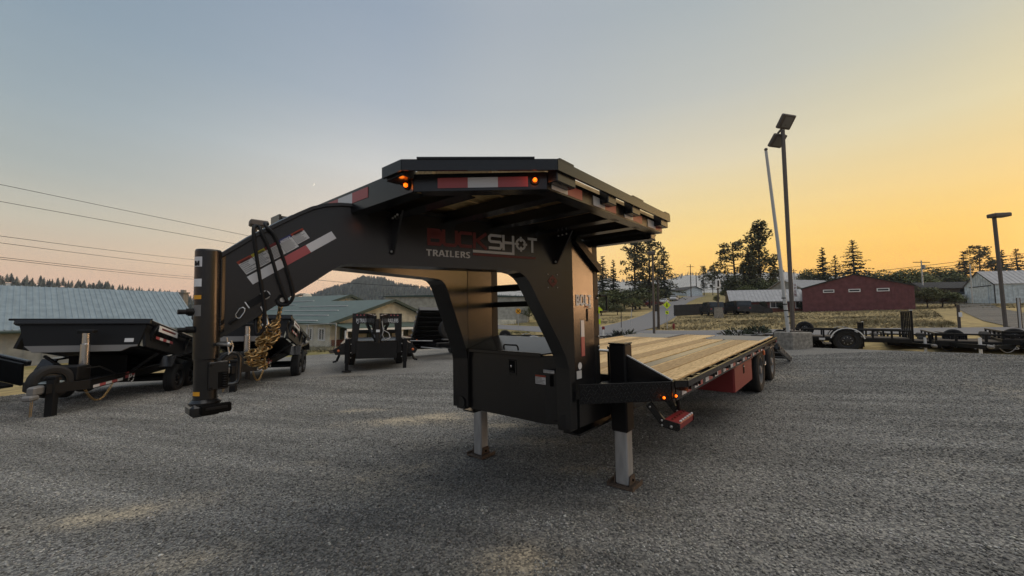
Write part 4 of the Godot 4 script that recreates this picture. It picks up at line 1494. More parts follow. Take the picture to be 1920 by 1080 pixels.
	obj("post", Sh.new().tube([V(0, -0.2, 0), V(0, 1.05, 0)], 0.055, 8, 0.05).done(), M.wood_pole, t)
	obj("notice", Sh.new().box(V(0, 0.62, 0.07), V(0.15, 0.2, 0.01)).done(), M.white, t)
	t = thing("wooden_post", "pair of wooden posts, one painted white, right of the shoebox lamp", "post", on_ground(20.6, -16.0))
	obj("post", Sh.new().tube([V(0, -0.2, 0), V(0, 1.25, 0)], 0.06, 8).done(), M.wood_pole, t)
	obj("post", Sh.new().tube([V(-0.1, -0.2, 0.08), V(-0.1, 1.25, 0.08)], 0.03, 8).done(), M.pole_white, t)
	# utility poles
	t = round_pole("utility_pole", "crossarm utility pole carrying three wires above the shrubs", "utility pole", on_ground(88.0, -84.0), 9.3, 0.16, M.pole_white)
	obj("crossarm", Sh.new().box(V(0, 8.9, 0), V(3.6, 0.14, 0.14)).done(), M.wood_pole, t)
	obj("transformer", Sh.new().tube([V(0.25, 7.3, 0.2), V(0.25, 8.3, 0.2)], 0.22, 10).done(), M.zinc, t)
	t = round_pole("utility_pole", "short pole at the barn corner where the wires come down", "utility pole", on_ground(78.5, -67.0), 6.9, 0.10, M.pole_white)
	var p0 := on_ground(88.0, -84.0)
	var p1 := on_ground(78.5, -67.0)
	for k in [[8.2, 6.6, 0.5, "topmost of the three sagging wires at the barn corner"], [7.6, 5.9, 0.7, "middle of the three sagging wires at the barn corner"], [5.9, 4.7, 0.5, "lowest of the three sagging wires at the barn corner"]]:
		wire(p0 + V(0, k[0], 0), p1 + V(0, k[1], 0), k[2], 0.045, k[3])
	for k in [[62.0, -136.0, 11.5, "dark utility pole at the top of the side road"], [70.5, -150.0, 9.0, "pole with a curved street light arm at the hill crest"], [86.5, -165.0, 9.5, "thin utility pole between the two far pines"], [49.5, -128.0, 5.5, "thin pole left of the white cottage"], [108.0, -150.0, 10.5, "thin pole rising left of the maroon building's trees"]]:
		t = round_pole("utility_pole", k[3], "utility pole", on_ground(k[0], k[1]), k[2], 0.17, M.wood_pole)
		obj("crossarm", Sh.new().box(V(0, float(k[2]) * 0.93, 0), V(2.6, 0.14, 0.14)).done(), M.wood_pole, t)
	wire(V(8.2, 2.55, -34.0), on_ground(10.55, -28.4, 3.3), 0.1, 0.02, "single service wire crossing the roadside trees")
	wire(on_ground(10.55, -28.4, 3.6), V(49.5, 9.5, -128.0), 1.0, 0.03, "upper wire climbing along the side road")
	wire(on_ground(10.55, -28.4, 3.3), V(49.5, 8.4, -128.0), 1.2, 0.03, "lower wire climbing along the side road")
	for k in [[560.0, 42.0, 476.0, "faint upper power line across the sunset"], [560.0, 49.0, 486.0, "faint lower power line across the sunset"]]:
		wire(V(140, 24.0 + (k[1] - 42.0) * -0.25, -330.0), V(290, 38.0 + (k[1] - 42.0) * -0.3, -220.0), 1.5, 0.14, k[3])
	# the lines on the left run to two poles, one behind the neck and one behind the riser
	var far := V(7.0, 3.2, -42.0)
	var mid := V(-31.1, 0.0, -45.0)
	for k in [[337.0, far, "highest overhead wire left of the neck"], [369.0, far - V(0, 0.15, 0), "second highest overhead wire left of the neck"], [434.0, mid + V(0, 7.35, 0), "third overhead wire down, left of the coupler"], [447.0, mid + V(0, 6.6, 0), "kinked fourth overhead wire left of the coupler"], [474.0, mid + V(0, 5.45, 0), "fifth overhead wire down, left of the coupler"], [477.5, mid + V(0, 5.2, 0), "lowest overhead wire left of the coupler"]]:
		var z := 16.0
		var a := V(-1.3008 * z, 1.45 + (589.0 - float(k[0])) / 738.0 * z, -z)
		var d: Vector3 = (a - k[1]) * 0.35
		wire(a + d, k[1], 0.25, 0.010, k[2])
	wire(mid + V(0, 6.6, 0), V(-7.5, 5.1, -50.0), 0.5, 0.022, "single wire crossing in front of the wooded hill")
	t = round_pole("utility_pole", "utility pole behind the neck where the lower left wires meet", "utility pole", on_ground(-31.1, -45.0), 8.9, 0.13, M.wood_pole)
	t = round_pole("utility_pole", "utility pole behind the trailer's riser where the upper left wires meet", "utility pole", on_ground(7.0, -42.0), 3.4, 0.12, M.wood_pole)
	# vehicles
	M.car_white = mat(V(0.55, 0.56, 0.57), 0.3)
	M.car_red = mat(V(0.10, 0.012, 0.015), 0.3)
	M.car_dark = mat(V(0.02, 0.022, 0.025), 0.3)
	var up := deg_to_rad(58.0)
	car("white sedan parked at the left kerb of the side road", on_ground(41.8, -108.0), up + PI, M.car_white, 1.45, 4.6)
	car("white estate car parked uphill of the white sedan", on_ground(49.5, -120.0), up + PI, M.car_white, 1.75, 4.9, 1)
	car("dark red car under the roadside trees beside the lamp pole", on_ground(36.8, -102.0), deg_to_rad(20), M.car_red, 1.5, 4.6)
	car("second dark red car with pale windscreen, further left under the trees", on_ground(32.5, -99.0), deg_to_rad(15), M.car_red, 1.5, 4.6)
	car("dark van parked in front of the board fence, white roofed", on_ground(26.6, -52.6), deg_to_rad(80), M.car_dark, 1.75, 4.6, 1)
	car("dark pickup parked right of the pole sign", on_ground(29.6, -52.0), deg_to_rad(82), M.car_dark, 1.75, 4.9, 1)
	var cv := thing("covered_car", "low car under a grey fitted cover beside the carport", "covered car", on_ground(31.9, -52.3), deg_to_rad(-6))
	obj("cover", Sh.new().prism(PackedVector2Array([Vector2(-2.1, 0.1), Vector2(-2.0, 0.7), Vector2(-1.2, 0.85), Vector2(-0.6, 1.22), Vector2(0.5, 1.22), Vector2(1.2, 0.85), Vector2(2.05, 0.7), Vector2(2.15, 0.1)]), Transform3D(Basis(), V(0, 0, -0.85)), 1.7).done(), M.fence_dark, cv)
	for s in [-1.0, 1.0]:
		obj("tyre_bulge", Sh.new().box(V(s * 1.3, 0.25, 0.86), V(0.6, 0.5, 0.06), 0.03).done(), M.fence_dark, cv)
	# boat on a trailer by the shed
	t = thing("small_boat", "small white boat on a trailer in front of the brown shed", "boat", V(83.5, 5.0, -72.6), deg_to_rad(10))
	obj("hull", Sh.new().prism(PackedVector2Array([Vector2(-2.6, 0.0), Vector2(1.6, 0.0), Vector2(2.9, 0.7), Vector2(-2.6, 0.75)]), Transform3D(Basis(), V(0, 0, -0.85)), 1.7).done(), M.car_white, t)
	obj("windshield", Sh.new().prism(PackedVector2Array([Vector2(-0.6, 0.75), Vector2(0.9, 0.75), Vector2(0.2, 1.25), Vector2(-0.5, 1.3)]), Transform3D(Basis(), V(0, 0, -0.6)), 1.2).done(), M.glass, t)
	obj("trailer_frame", Sh.new().box(V(-0.2, -0.25, 0), V(5.2, 0.12, 1.2), 0.02).done(), M.black, t)
	wheel(t, V(-0.6, -0.5, 0.8), 0.33, 0.2, 1.0)


# ---------------------------------------------------------------- the other trailers
func chain_shape(s: Sh, pts: Array, link: float, r: float) -> void:
	var dist := 0.0
	var flip := false
	for i in pts.size() - 1:
		var a: Vector3 = pts[i]
		var b: Vector3 = pts[i + 1]
		var L := a.distance_to(b)
		var d := (b - a) / L
		while dist < L:
			var c := a + d * dist
			var x := d.cross(V(0.3, 0.2, 1.0) if not flip else V(1.0, 0.3, -0.2)).normalized()
			var y := d.cross(x).normalized()
			var ring := []
			for k in 9:
				var t := TAU * k / 8.0
				ring.append(c + d * cos(t) * link * 0.68 + (x if not flip else y) * sin(t) * link * 0.42)
			s.tube(ring, r, 5, -1.0, false)
			flip = not flip
			dist += link
		dist -= L


func sag_points(a: Vector3, b: Vector3, sag: float, n := 10) -> Array:
	var p := []
	for i in n + 1:
		var t := float(i) / n
		p.append(a.lerp(b, t) - V(0, sag * 4.0 * t * (1.0 - t), 0))
	return p


# alternating red and white tape: boxes of length step along a to b, standing off the face
func tape(parent: Node, a: Vector3, b: Vector3, n: Vector3, h: float, segs: int, first_red := true, gap := 0) -> void:
	var d := (b - a) / segs
	var side := d.normalized()
	for i in segs:
		if gap > 0 and i % gap == gap - 1:
			continue
		var k := i % gap if gap > 0 else i
		var red := (k % 2 == 0) == first_red
		obj("reflector_tape", Sh.new().box(a + d * (i + 0.5), V(0.0025, h, d.length()), 0.0, Basis(n, side.cross(n).normalized() * -1.0, side)).done(), M.reflect_red if red else M.reflect_white, parent)


func dump_trailer(label: String, at: Vector3, turn: float) -> Node3D:
	var t := thing("dump_trailer", label, "dump trailer", at, turn, "dump trailers along the left of the lot")
	var f := Sh.new()
	for s in [-1.0, 1.0]:
		f.box(V(s * 0.45, 0.56, 0.0), V(0.07, 0.17, 4.2), 0.008)
		f.bar(V(s * 0.45, 0.56, 2.08), V(s * 0.08, 0.56, 2.52), 0.07, 0.17)
	for z in [2.05, 1.3, 0.5, -0.4, -1.3, -2.05]:
		f.box(V(0, 0.56, z), V(0.84, 0.1, 0.07))
	obj("frame", f.done(), M.black, t)
	obj("underbox_shade", Sh.new().prism(PackedVector2Array([Vector2(-2.0, 0.60), Vector2(0.9, 0.60), Vector2(0.9, 1.02), Vector2(-2.0, 0.46)]), Transform3D(Basis(V(0, 0, 1), V(0, 1, 0), V(-1, 0, 0)), V(0.5, 0, 0)), 1.0).done(), M.dull, t)  # solid dark wedge standing in for the shaded hollow under the box
	obj("frame_edge", Sh.new().box(V(0.47, 0.648, 0.0), V(0.09, 0.012, 4.2)).box(V(0.47, 0.472, 0.0), V(0.09, 0.012, 4.2)).done(), M.paint, t)
	obj("coupler", Sh.new().box(V(0, 0.55, 2.60), V(0.13, 0.16, 0.26), 0.03).box(V(0, 0.44, 2.72), V(0.16, 0.1, 0.2), 0.03).done(), M.grey_steel, t)
	var j := obj("jack", Sh.new().box(V(0.12, 0.36, 2.42), V(0.13, 0.75, 0.13), 0.015).box(V(0.12, 0.02, 2.42), V(0.24, 0.02, 0.24)).done(), M.black, t)
	obj("jack_cap", Sh.new().box(V(0.12, 0.76, 2.42), V(0.15, 0.05, 0.15), 0.01).done(), M.black, j)
	obj("pump_box", Sh.new().box(V(0.0, 0.78, 1.95), V(0.62, 0.28, 0.36), 0.02).done(), M.black, t)
	wheel(t, V(0.0, 0.66, 2.26), 0.30, 0.22, 1.0, V(0.75, 0, 0.66))
	obj("blue_cap", Sh.new().ball(V(0.0, 0.655, 2.3), V(0.2, 0.03, 0.2), 12).done(), M.blue_roof, t)
	obj("hoist_sleeve", Sh.new().lathe(Transform3D(Basis(), V(0.18, 0.52, 1.72)), [Vector2(0, 0), Vector2(0.10, 0), Vector2(0.10, 0.36), Vector2(0, 0.36)], 16).done(), M.black, t)
	obj("hoist_ram", Sh.new().lathe(Transform3D(Basis(), V(0.18, 0.86, 1.72)), [Vector2(0.078, 0), Vector2(0.078, 0.46), Vector2(0.062, 0.47), Vector2(0.062, 0.68)], 18).done(), M.chrome, t)
	obj("hoist_cap", Sh.new().box(V(0.18, 1.57, 1.70), V(0.26, 0.07, 0.16), 0.01).done(), M.black, t)
	for z in [0.0, -0.78]:
		for s in [-1.0, 1.0]:
			wheel(t, V(s * 1.04, 0.345, z), 0.345, 0.23, s, V(1, 0, 0))
		obj("axle", Sh.new().tube([V(-0.95, 0.345, z), V(0.95, 0.345, z)], 0.05, 8).done(), M.black, t)
	# tipped box
	var b := Node3D.new()
	b.name = "dump_box"
	var tilt := Basis(Vector3.RIGHT, deg_to_rad(-12.0))
	var P := func(p: Vector3) -> Vector3: return V(0, 0.45, -2.25) + tilt * (p - V(0, 0, -2.25))
	b.free()
	var bx := Sh.new()
	var T := Transform3D(tilt, V(0, 0.45, -2.25) - tilt * V(0, 0, -2.25))
	bx.prism(PackedVector2Array([Vector2(-0.86, 0.0), Vector2(0.92, 0.0), Vector2(1.02, 0.50), Vector2(-1.04, 0.50)]), T * Transform3D(Basis(), V(0, 0, 1.52)), 0.06)
	bx.box(P.call(V(0, 0.0, -0.3)), V(1.80, 0.06, 3.7), 0.0, tilt)
	for s in [-1.0, 1.0]:
		bx.bar(P.call(V(s * 0.97, 0.26, 1.55)), P.call(V(s * 0.97, 0.26, -2.2)), 0.05, 0.54, tilt * V(-s * 0.2, 1, 0))
	var box := obj("dump_box", bx.done(), M.black, t)
	obj("top_rail", Sh.new().box(P.call(V(0, 0.52, 1.56)), V(2.2, 0.11, 0.14), 0.02, tilt).box(P.call(V(1.04, 0.52, -0.3)), V(0.10, 0.11, 3.8), 0.02, tilt).box(P.call(V(-1.04, 0.52, -0.3)), V(0.12, 0.13, 3.8), 0.02, tilt).done(), M.paint, box)
	obj("floor_channel", Sh.new().prism(PackedVector2Array([Vector2(-0.72, -0.1), Vector2(0.66, -0.1), Vector2(0.80, -0.02), Vector2(0.92, 0.0), Vector2(0.92, 0.03), Vector2(-0.86, 0.03)]), T * Transform3D(Basis(), V(0, 0, 1.56)), 0.05).done(), M.grey_steel, box)
	obj("tarp_arm", Sh.new().tube([P.call(V(-1.18, 0.57, 1.6)), P.call(V(1.1, 0.57, 1.6))], 0.025, 6).done(), M.black, box)
	for z in [1.3, 0.4, -0.5, -1.4]:
		obj("stake_post", Sh.new().bar(P.call(V(0.95, 0.0, z)), P.call(V(1.06, 0.5, z)), 0.07, 0.07, V(0, 0, 1)).done(), M.paint, box)
	obj("caution_plate", Sh.new().box(P.call(V(1.10, 0.44, 0.75)), V(0.01, 0.14, 0.95), 0.0, tilt).done(), M.white, box)
	obj("plate_print", Sh.new().box(P.call(V(1.107, 0.45, 0.75)), V(0.004, 0.04, 0.7), 0.0, tilt).done(), M.red_dark, box)
	obj("spec_sticker", Sh.new().box(P.call(V(0.76, 0.13, 1.587)), V(0.15, 0.08, 0.008), 0.0, tilt).done(), M.reflect_white, box)
	tape(box, P.call(V(1.06, 0.24, 1.2)), P.call(V(1.06, 0.24, 0.35)), V(1, 0, 0), 0.06, 5)
	lettering("lettering", "MONSTER", 0.15, M.silver_print, box, Transform3D(tilt * Basis(Vector3.UP, PI / 2), P.call(V(1.10, 0.28, -1.55))), 0.75, 0.25)
	# fender
	for s in [-1.0, 1.0]:
		obj("fender", Sh.new().prism(PackedVector2Array([Vector2(0.62, 0.70), Vector2(0.40, 0.93), Vector2(-1.18, 0.93), Vector2(-1.40, 0.70), Vector2(-1.36, 0.68), Vector2(-1.17, 0.89), Vector2(0.38, 0.89), Vector2(0.58, 0.68)]), Transform3D(Basis(V(0, 0, 1), V(0, 1, 0), V(-1, 0, 0)), V(s * 1.08 + 0.13, 0, 0)), 0.26).done(), M.paint, t)
		obj("side_lamp", Sh.new().ball(V(s * 0.5, 0.56, 0.62), V(0.02, 0.035, 0.05), 8).done(), M.reflect_red, t)
		obj("mud_bracket", Sh.new().bar(V(s * 0.5, 0.62, 0.75), V(s * 0.98, 1.02, 0.75), 0.05, 0.05).done(), M.black, t)
	tape(t, V(0.488, 0.50, 2.0), V(0.488, 0.50, 1.0), V(1, 0, 0), 0.055, 5, false)
	obj("red_print", Sh.new().box(V(0.488, 0.57, 0.84), V(0.003, 0.14, 0.13)).done(), M.reflect_red, t)
	lettering("lettering", "PJ", 0.15, M.white, t, Transform3D(Basis(Vector3.UP, PI / 2), V(0.488, 0.505, 0.66)), 0.24, 0.2)
	var c := Sh.new()
	chain_shape(c, sag_points(V(0.42, 0.46, 2.1), V(0.5, 0.47, 1.4), 0.27), 0.038, 0.0055)
	obj("safety_chain", c.done(), M.gold, t)
	c = Sh.new()
	chain_shape(c, [V(0.0, 0.40, 2.68), V(0.0, 0.12, 2.68)], 0.034, 0.005)
	obj("safety_chain", c.done(), M.gold, t)
	obj("air_hose", Sh.new().tube([V(0.3, 0.85, 1.9), V(0.42, 0.86, 1.7), V(0.46, 0.72, 1.4), V(0.5, 0.58, 1.2), V(0.52, 0.60, 0.2)], 0.015, 6).done(), M.black, t)
	return t


func utility_trailer(label: String, at: Vector3, turn: float) -> Node3D:
	# local x runs from tongue end to gate end, z towards the viewer
	var t := thing("utility_trailer", label, "utility trailer", at, turn, "utility trailers along the lot edge")
	var f := Sh.new()
	for s in [-1.0, 1.0]:
		f.box(V(0, 0.40, s * 0.78), V(3.3, 0.13, 0.06), 0.01)
	for x in [-1.6, -0.8, 0.0, 0.8, 1.6]:
		f.box(V(x, 0.40, 0), V(0.06, 0.1, 1.5))
	obj("frame", f.done(), M.black, t)
	obj("deck_board", Sh.new().box(V(0, 0.47, 0), V(3.2, 0.03, 1.45)).done(), M.brown_shed, t)
	for s in [-1.0, 1.0]:
		obj("top_rail", Sh.new().box(V(0, 0.72, s * 0.78), V(3.3, 0.05, 0.05), 0.008).done(), M.black, t)
		for x in [-1.62, -1.0, -0.5, 0.75, 1.2, 1.62]:
			obj("rail_post", Sh.new().box(V(x, 0.58, s * 0.78), V(0.05, 0.26, 0.045)).done(), M.black, t)
		wheel(t, V(0.1, 0.37, s * 0.96), 0.37, 0.22, s)
		var arc := PackedVector2Array()
		for i in 11:
			var a := PI * (0.06 + 0.88 * i / 10)
			arc.append(Vector2(0.1 + cos(a) * 0.44, 0.37 + sin(a) * 0.42))
		for i in 11:
			var a := PI * (0.94 - 0.88 * i / 10)
			arc.append(Vector2(0.1 + cos(a) * 0.425, 0.37 + sin(a) * 0.405))
		var fd := obj("fender", Sh.new().prism(arc, Transform3D(Basis(), V(0, 0, s * 0.96 - 0.14)), 0.28).done(), M.black, t)
		var rim := Sh.new()
		for i in 10:
			var a0 := PI * (0.06 + 0.88 * i / 10)
			var a1 := PI * (0.06 + 0.88 * (i + 1) / 10)
			rim.bar(V(0.1 + cos(a0) * 0.435, 0.37 + sin(a0) * 0.415, s * 1.105), V(0.1 + cos(a1) * 0.435, 0.37 + sin(a1) * 0.415, s * 1.105), 0.03, 0.035, V(0, 0, 1))
		obj("fender_edge", rim.done(), M.white, fd)
	for x in [-1.62]:
		obj("front_rail", Sh.new().box(V(x, 0.72, 0), V(0.05, 0.05, 1.5)).done(), M.black, t)
	var g := Sh.new()
	for z in [-0.75, 0.75]:
		g.box(V(1.68, 0.88, z), V(0.045, 0.95, 0.045), 0.01)
	for y in [0.46, 1.33]:
		g.box(V(1.68, y, 0), V(0.045, 0.045, 1.5), 0.01)
	for i in 6:
		g.box(V(1.68, 0.88, -0.62 + 0.248 * i), V(0.03, 0.9, 0.035))
	var gate := obj("ramp_gate", g.done(), M.black, t)
	obj("gate_cap", Sh.new().box(V(1.68, 1.365, 0.72), V(0.06, 0.02, 0.16), 0.005).done(), M.white, gate)
	obj("tongue", Sh.new().bar(V(-1.6, 0.38, 0.5), V(-2.7, 0.38, 0.03), 0.07, 0.1).bar(V(-1.6, 0.38, -0.5), V(-2.7, 0.38, -0.03), 0.07, 0.1).done(), M.black, t)
	obj("coupler", Sh.new().box(V(-2.8, 0.4, 0), V(0.3, 0.1, 0.12), 0.03).done(), M.grey_steel, t)
	wheel(t, V(-1.0, 0.70, -0.6), 0.28, 0.2, 1.0)
	obj("reflector", Sh.new().box(V(-0.55, 0.40, 0.815), V(0.16, 0.07, 0.01)).done(), M.reflect_white, t)
	return t


func flat_trailer(label: String, at: Vector3, turn: float) -> Node3D:
	# z points to the tongue
	var t := thing("flat_trailer", label, "car trailer", at, turn, "low black trailers parked nose out at the lot edge")
	obj("front_beam", Sh.new().box(V(0, 0.42, 0), V(1.9, 0.17, 0.08), 0.01).done(), M.black, t)
	lettering("lettering", "PJ TRAILERS", 0.11, M.white, t, Transform3D(Basis(), V(0.25, 0.375, 0.043)), 0.9, 0.2)
	for s in [-1.0, 1.0]:
		obj("side_beam", Sh.new().box(V(s * 0.92, 0.42, -2.3), V(0.07, 0.16, 4.6), 0.01).done(), M.black, t)
		obj("tongue_rail", Sh.new().bar(V(s * 0.6, 0.40, 0.05), V(s * 0.05, 0.40, 1.1), 0.06, 0.12).done(), M.black, t)
		obj("top_rail", Sh.new().box(V(s * 0.92, 0.72, -2.3), V(0.05, 0.05, 4.6), 0.008).done(), M.black, t)
		for z in [-0.05, -1.0, -2.0, -3.2, -4.5]:
			obj("rail_post", Sh.new().box(V(s * 0.92, 0.6, z), V(0.05, 0.2, 0.05)).done(), M.black, t)
		for z in [-2.4, -3.15]:
			wheel(t, V(s * 1.08, 0.33, z), 0.33, 0.2, s, V(1, 0, 0))
	obj("front_rail", Sh.new().box(V(0, 0.72, 0), V(1.84, 0.05, 0.05), 0.008).done(), M.black, t)
	for x in [-0.5, 0.1, 0.6]:
		obj("rail_post", Sh.new().box(V(x, 0.6, 0), V(0.06, 0.2, 0.05)).done(), M.black, t)
	obj("deck_board", Sh.new().box(V(0, 0.5, -2.3), V(1.75, 0.04, 4.5)).done(), M.brown_shed, t)
	obj("coupler", Sh.new().box(V(0, 0.42, 1.2), V(0.12, 0.1, 0.28), 0.03).done(), M.grey_steel, t)
	obj("jack_post", Sh.new().tube([V(-0.14, 0.02, 0.85), V(-0.14, 0.66, 0.85)], 0.036, 10).done(), M.white, t)
	obj("jack_foot", Sh.new().box(V(-0.14, 0.015, 0.85), V(0.2, 0.03, 0.2), 0.005).done(), M.zinc, t)
	obj("safety_cable", Sh.new().tube(sag_points(V(0.2, 0.38, 0.9), V(0.62, 0.4, 0.2), 0.14), 0.012, 6).done(), M.grey_steel, t)
	wheel(t, V(0.70, 0.66, -0.35), 0.26, 0.18, 1.0)
	return t


func build_other_trailers() -> void:
	var hd := deg_to_rad(20.0)
	var d1 := dump_trailer("black dump trailer nearest the camera, box tipped on a chrome ram", on_ground(-9.40, -9.6), hd)
	dup(d1, "second black dump trailer, partly behind the gold chain and coupler", on_ground(-7.36, -11.45), hd, 1.0)
	dup(d1, "black dump trailer cut off by the left edge behind the blue capped tongue", on_ground(-13.75, -8.4), -PI / 2, 1.0)
	# small gooseneck
	var t := thing("gooseneck_trailer", "compact black gooseneck trailer facing out with a toolbox between its legs", "trailer", on_ground(-4.15, -12.2), deg_to_rad(20.0))
	for s in [-1.0, 1.0]:
		var u := obj("upright", Sh.new().prism(PackedVector2Array([Vector2(s * 0.72, 0.5), Vector2(s * 0.60, 0.5), Vector2(s * 0.50, 1.42), Vector2(s * 0.06, 1.42), Vector2(s * 0.06, 1.72), Vector2(s * 0.72, 1.72)]), Transform3D(Basis(), V(0, 0, -0.1)), 0.16).done(), M.paint, t)
		lettering("lettering", "PJ TRAILERS", 0.115, M.white, u, Transform3D(Basis(), V(s * 0.39, 1.50, 0.065)), 0.44)
		for i in 5:
			obj("marker_light", Sh.new().ball(V(s * 0.39 - 0.2 + i * 0.1, 1.665, 0.065), V(0.025, 0.02, 0.012), 8).done(), M.reflect_red, u)
		obj("neck_arm", Sh.new().bar(V(s * 0.30, 1.56, 0.0), V(s * 0.07, 1.50, 0.75), 0.06, 0.32).done(), M.paint, t)
		obj("neck_plate", Sh.new().prism(PackedVector2Array([Vector2(s * 0.17, 1.70), Vector2(s * 0.05, 1.60), Vector2(s * 0.05, 1.02), Vector2(s * 0.11, 1.02), Vector2(s * 0.17, 1.36)]), Transform3D(Basis(), V(0, 0, 0.5)), 0.04).done(), M.paint, t)
		obj("neck_strut", Sh.new().bar(V(s * 0.32, 1.42, 0.04), V(s * 0.05, 0.95, 0.8), 0.05, 0.09).done(), M.paint, t)
		var lg := obj("leg", Sh.new().box(V(s * 0.83, 0.6, 0.12), V(0.13, 0.72, 0.13), 0.01).box(V(s * 0.83, 0.2, 0.12), V(0.10, 0.4, 0.10), 0.01).done(), M.black, t)
		obj("foot", Sh.new().box(V(s * 0.83, 0.015, 0.12), V(0.26, 0.03, 0.26), 0.005).done(), M.black, lg)
		for y in [0.4, 0.55, 0.8]:
			obj("bolt", Sh.new().ball(V(s * 0.83 - s * 0.1, y, 0.16), V(0.018, 0.018, 0.018), 6).done(), M.bolt, lg)
		obj("side_wing", Sh.new().prism(PackedVector2Array([Vector2(s * 0.72, 0.48), Vector2(s * 1.16, 0.48), Vector2(s * 1.24, 0.62), Vector2(s * 0.72, 0.98)]), Transform3D(Basis(), V(0, 0, -0.06)), 0.05).done(), M.paint, t)
		obj("amber_marker", Sh.new().ball(V(s * 1.08, 0.60, 0.01), V(0.04, 0.04, 0.02), 8).done(), M.amber_off, t)
		obj("step_hook", Sh.new().bar(V(s * 1.05, 0.48, 0), V(s * 1.12, 0.3, 0.05), 0.05, 0.05).bar(V(s * 1.12, 0.3, 0.05), V(s * 1.22, 0.28, 0.05), 0.05, 0.05).done(), M.black, t)
		for z in [-1.5, -2.3]:
			wheel(t, V(s * 0.78, 0.36, z), 0.36, 0.24, s, V(1, 0, 0))
		obj("deck_rail", Sh.new().box(V(s * 1.0, 0.74, -2.0), V(0.1, 0.12, 3.6), 0.01).done(), M.paint, t)
	obj("back_bar", Sh.new().box(V(0, 1.14, -0.7), V(1.5, 0.12, 0.08), 0.01).done(), M.black, t)
	obj("toolbox", Sh.new().box(V(0, 0.62, 0.0), V(1.2, 0.52, 0.3), 0.015).done(), M.paint, t)
	obj("lid", Sh.new().prism(PackedVector2Array([Vector2(0.17, 0.885), Vector2(0.17, 0.90), Vector2(-0.3, 0.98), Vector2(-0.3, 0.965)]), Transform3D(Basis(V(0, 0, 1), V(0, 1, 0), V(-1, 0, 0)), V(0.6, 0, 0)), 1.2).done(), M.paint, t)
	obj("deck", Sh.new().box(V(0, 0.73, -2.0), V(1.9, 0.08, 3.5)).done(), M.brown_shed, t)
	obj("coupler_tube", Sh.new().tube([V(0, 0.88, 0.85), V(0, 1.56, 0.85)], 0.07, 12).done(), M.paint, t)
	obj("coupler_label", Sh.new().box(V(0.0, 1.22, 0.925), V(0.1, 0.07, 0.01)).done(), M.white, t)
	obj("safety_chain", Sh.new().tube([V(0.1, 1.5, 0.9), V(0.14, 1.25, 0.92), V(0.3, 1.15, 0.9), V(0.34, 1.02, 0.9), V(0.2, 0.96, 0.92), V(0.12, 1.1, 0.92), V(0.16, 1.3, 0.92)], 0.014, 6).done(), M.zinc, t)
	obj("pull_bar", Sh.new().tube([V(1.0, 0.86, -0.1), V(1.7, 0.85, 0.0)], 0.015, 6).done(), M.zinc, t)
	# tilt deck trailer
	t = thing("tilt_deck_trailer", "black tilt deck trailer, ribbed deck raised behind its spare wheel", "trailer", on_ground(-2.75, -15.3), deg_to_rad(30.0))
	var tl := Basis(Vector3.RIGHT, deg_to_rad(-52.0))
	var hp := V(0, 0.45, -1.2)
	var dk := obj("tilt_deck", Sh.new().box(hp + tl * V(0, 0, 0.75), V(1.7, 0.06, 2.0), 0.0, tl).done(), M.black, t)
	for s in [-1.0, 1.0]:
		obj("deck_rail", Sh.new().box(hp + tl * V(s * 0.83, -0.05, 0.75), V(0.08, 0.14, 2.05), 0.01, tl).done(), M.paint, dk)
		for i in 9:
			obj("rub_tab", Sh.new().box(hp + tl * V(s * 0.89, -0.04, -0.2 + 0.23 * i), V(0.05, 0.10, 0.05), 0.0, tl).done(), M.grey_steel, dk)
	for i in 9:
		obj("crossmember", Sh.new().box(hp + tl * V(0, -0.08, -0.15 + 0.23 * i), V(1.6, 0.1, 0.05), 0.0, tl).done(), M.paint, dk)
	obj("deck_lip", Sh.new().box(hp + tl * V(0, -0.04, 1.79), V(1.7, 0.2, 0.06), 0.01, tl).done(), M.paint, dk)
	for s in [-1.0, 1.0]:
		for z in [-0.7, -1.45]:
			wheel(t, V(s * 1.05, 0.34, z), 0.34, 0.23, s, V(1, 0, 0))
		obj("frame_rail", Sh.new().bar(V(s * 0.5, 0.52, -1.8), V(s * 0.42, 0.52, 0.9), 0.07, 0.16).done(), M.paint, t)
		obj("tongue_rail", Sh.new().bar(V(s * 0.42, 0.52, 0.9), V(s * 0.06, 0.52, 1.6), 0.07, 0.14).done(), M.paint, t)
		obj("amber_marker", Sh.new().ball(V(s * 0.86, 0.66, -0.25), V(0.03, 0.03, 0.02), 8).done(), M.amber_off, t)
		obj("fender", Sh.new().box(V(s * 1.05, 0.73, -1.08), V(0.28, 0.03, 1.5), 0.01).done(), M.paint, t)
	var fb := obj("front_beam", Sh.new().box(V(0.0, 0.52, 0.92), V(1.0, 0.2, 0.08), 0.01).done(), M.paint, t)
	lettering("lettering", "PJ TRAILERS", 0.11, M.white, fb, Transform3D(Basis(), V(0.0, 0.48, 0.965)), 0.6)
	obj("step_bar", Sh.new().tube([V(-0.95, 0.46, 0.6), V(-0.5, 0.42, 1.0), V(0.6, 0.42, 1.0)], 0.018, 6).done(), M.zinc, t)
	wheel(t, V(0.02, 1.10, 0.75), 0.36, 0.23, 1.0)
	obj("spare_bracket", Sh.new().box(V(0.25, 0.72, 0.75), V(0.9, 0.05, 0.2), 0.01).bar(V(0.15, 0.6, 0.62), V(0.15, 1.15, 0.58), 0.08, 0.06).done(), M.grey_steel, t)
	var c := Sh.new()
	chain_shape(c, sag_points(V(0.1, 0.44, 1.5), V(0.55, 0.44, 1.1), 0.25), 0.04, 0.008)
	obj("safety_chain", c.done(), M.zinc, t)
	obj("jack", Sh.new().box(V(0.1, 0.25, 1.5), V(0.08, 0.5, 0.08), 0.01).done(), M.black, t)
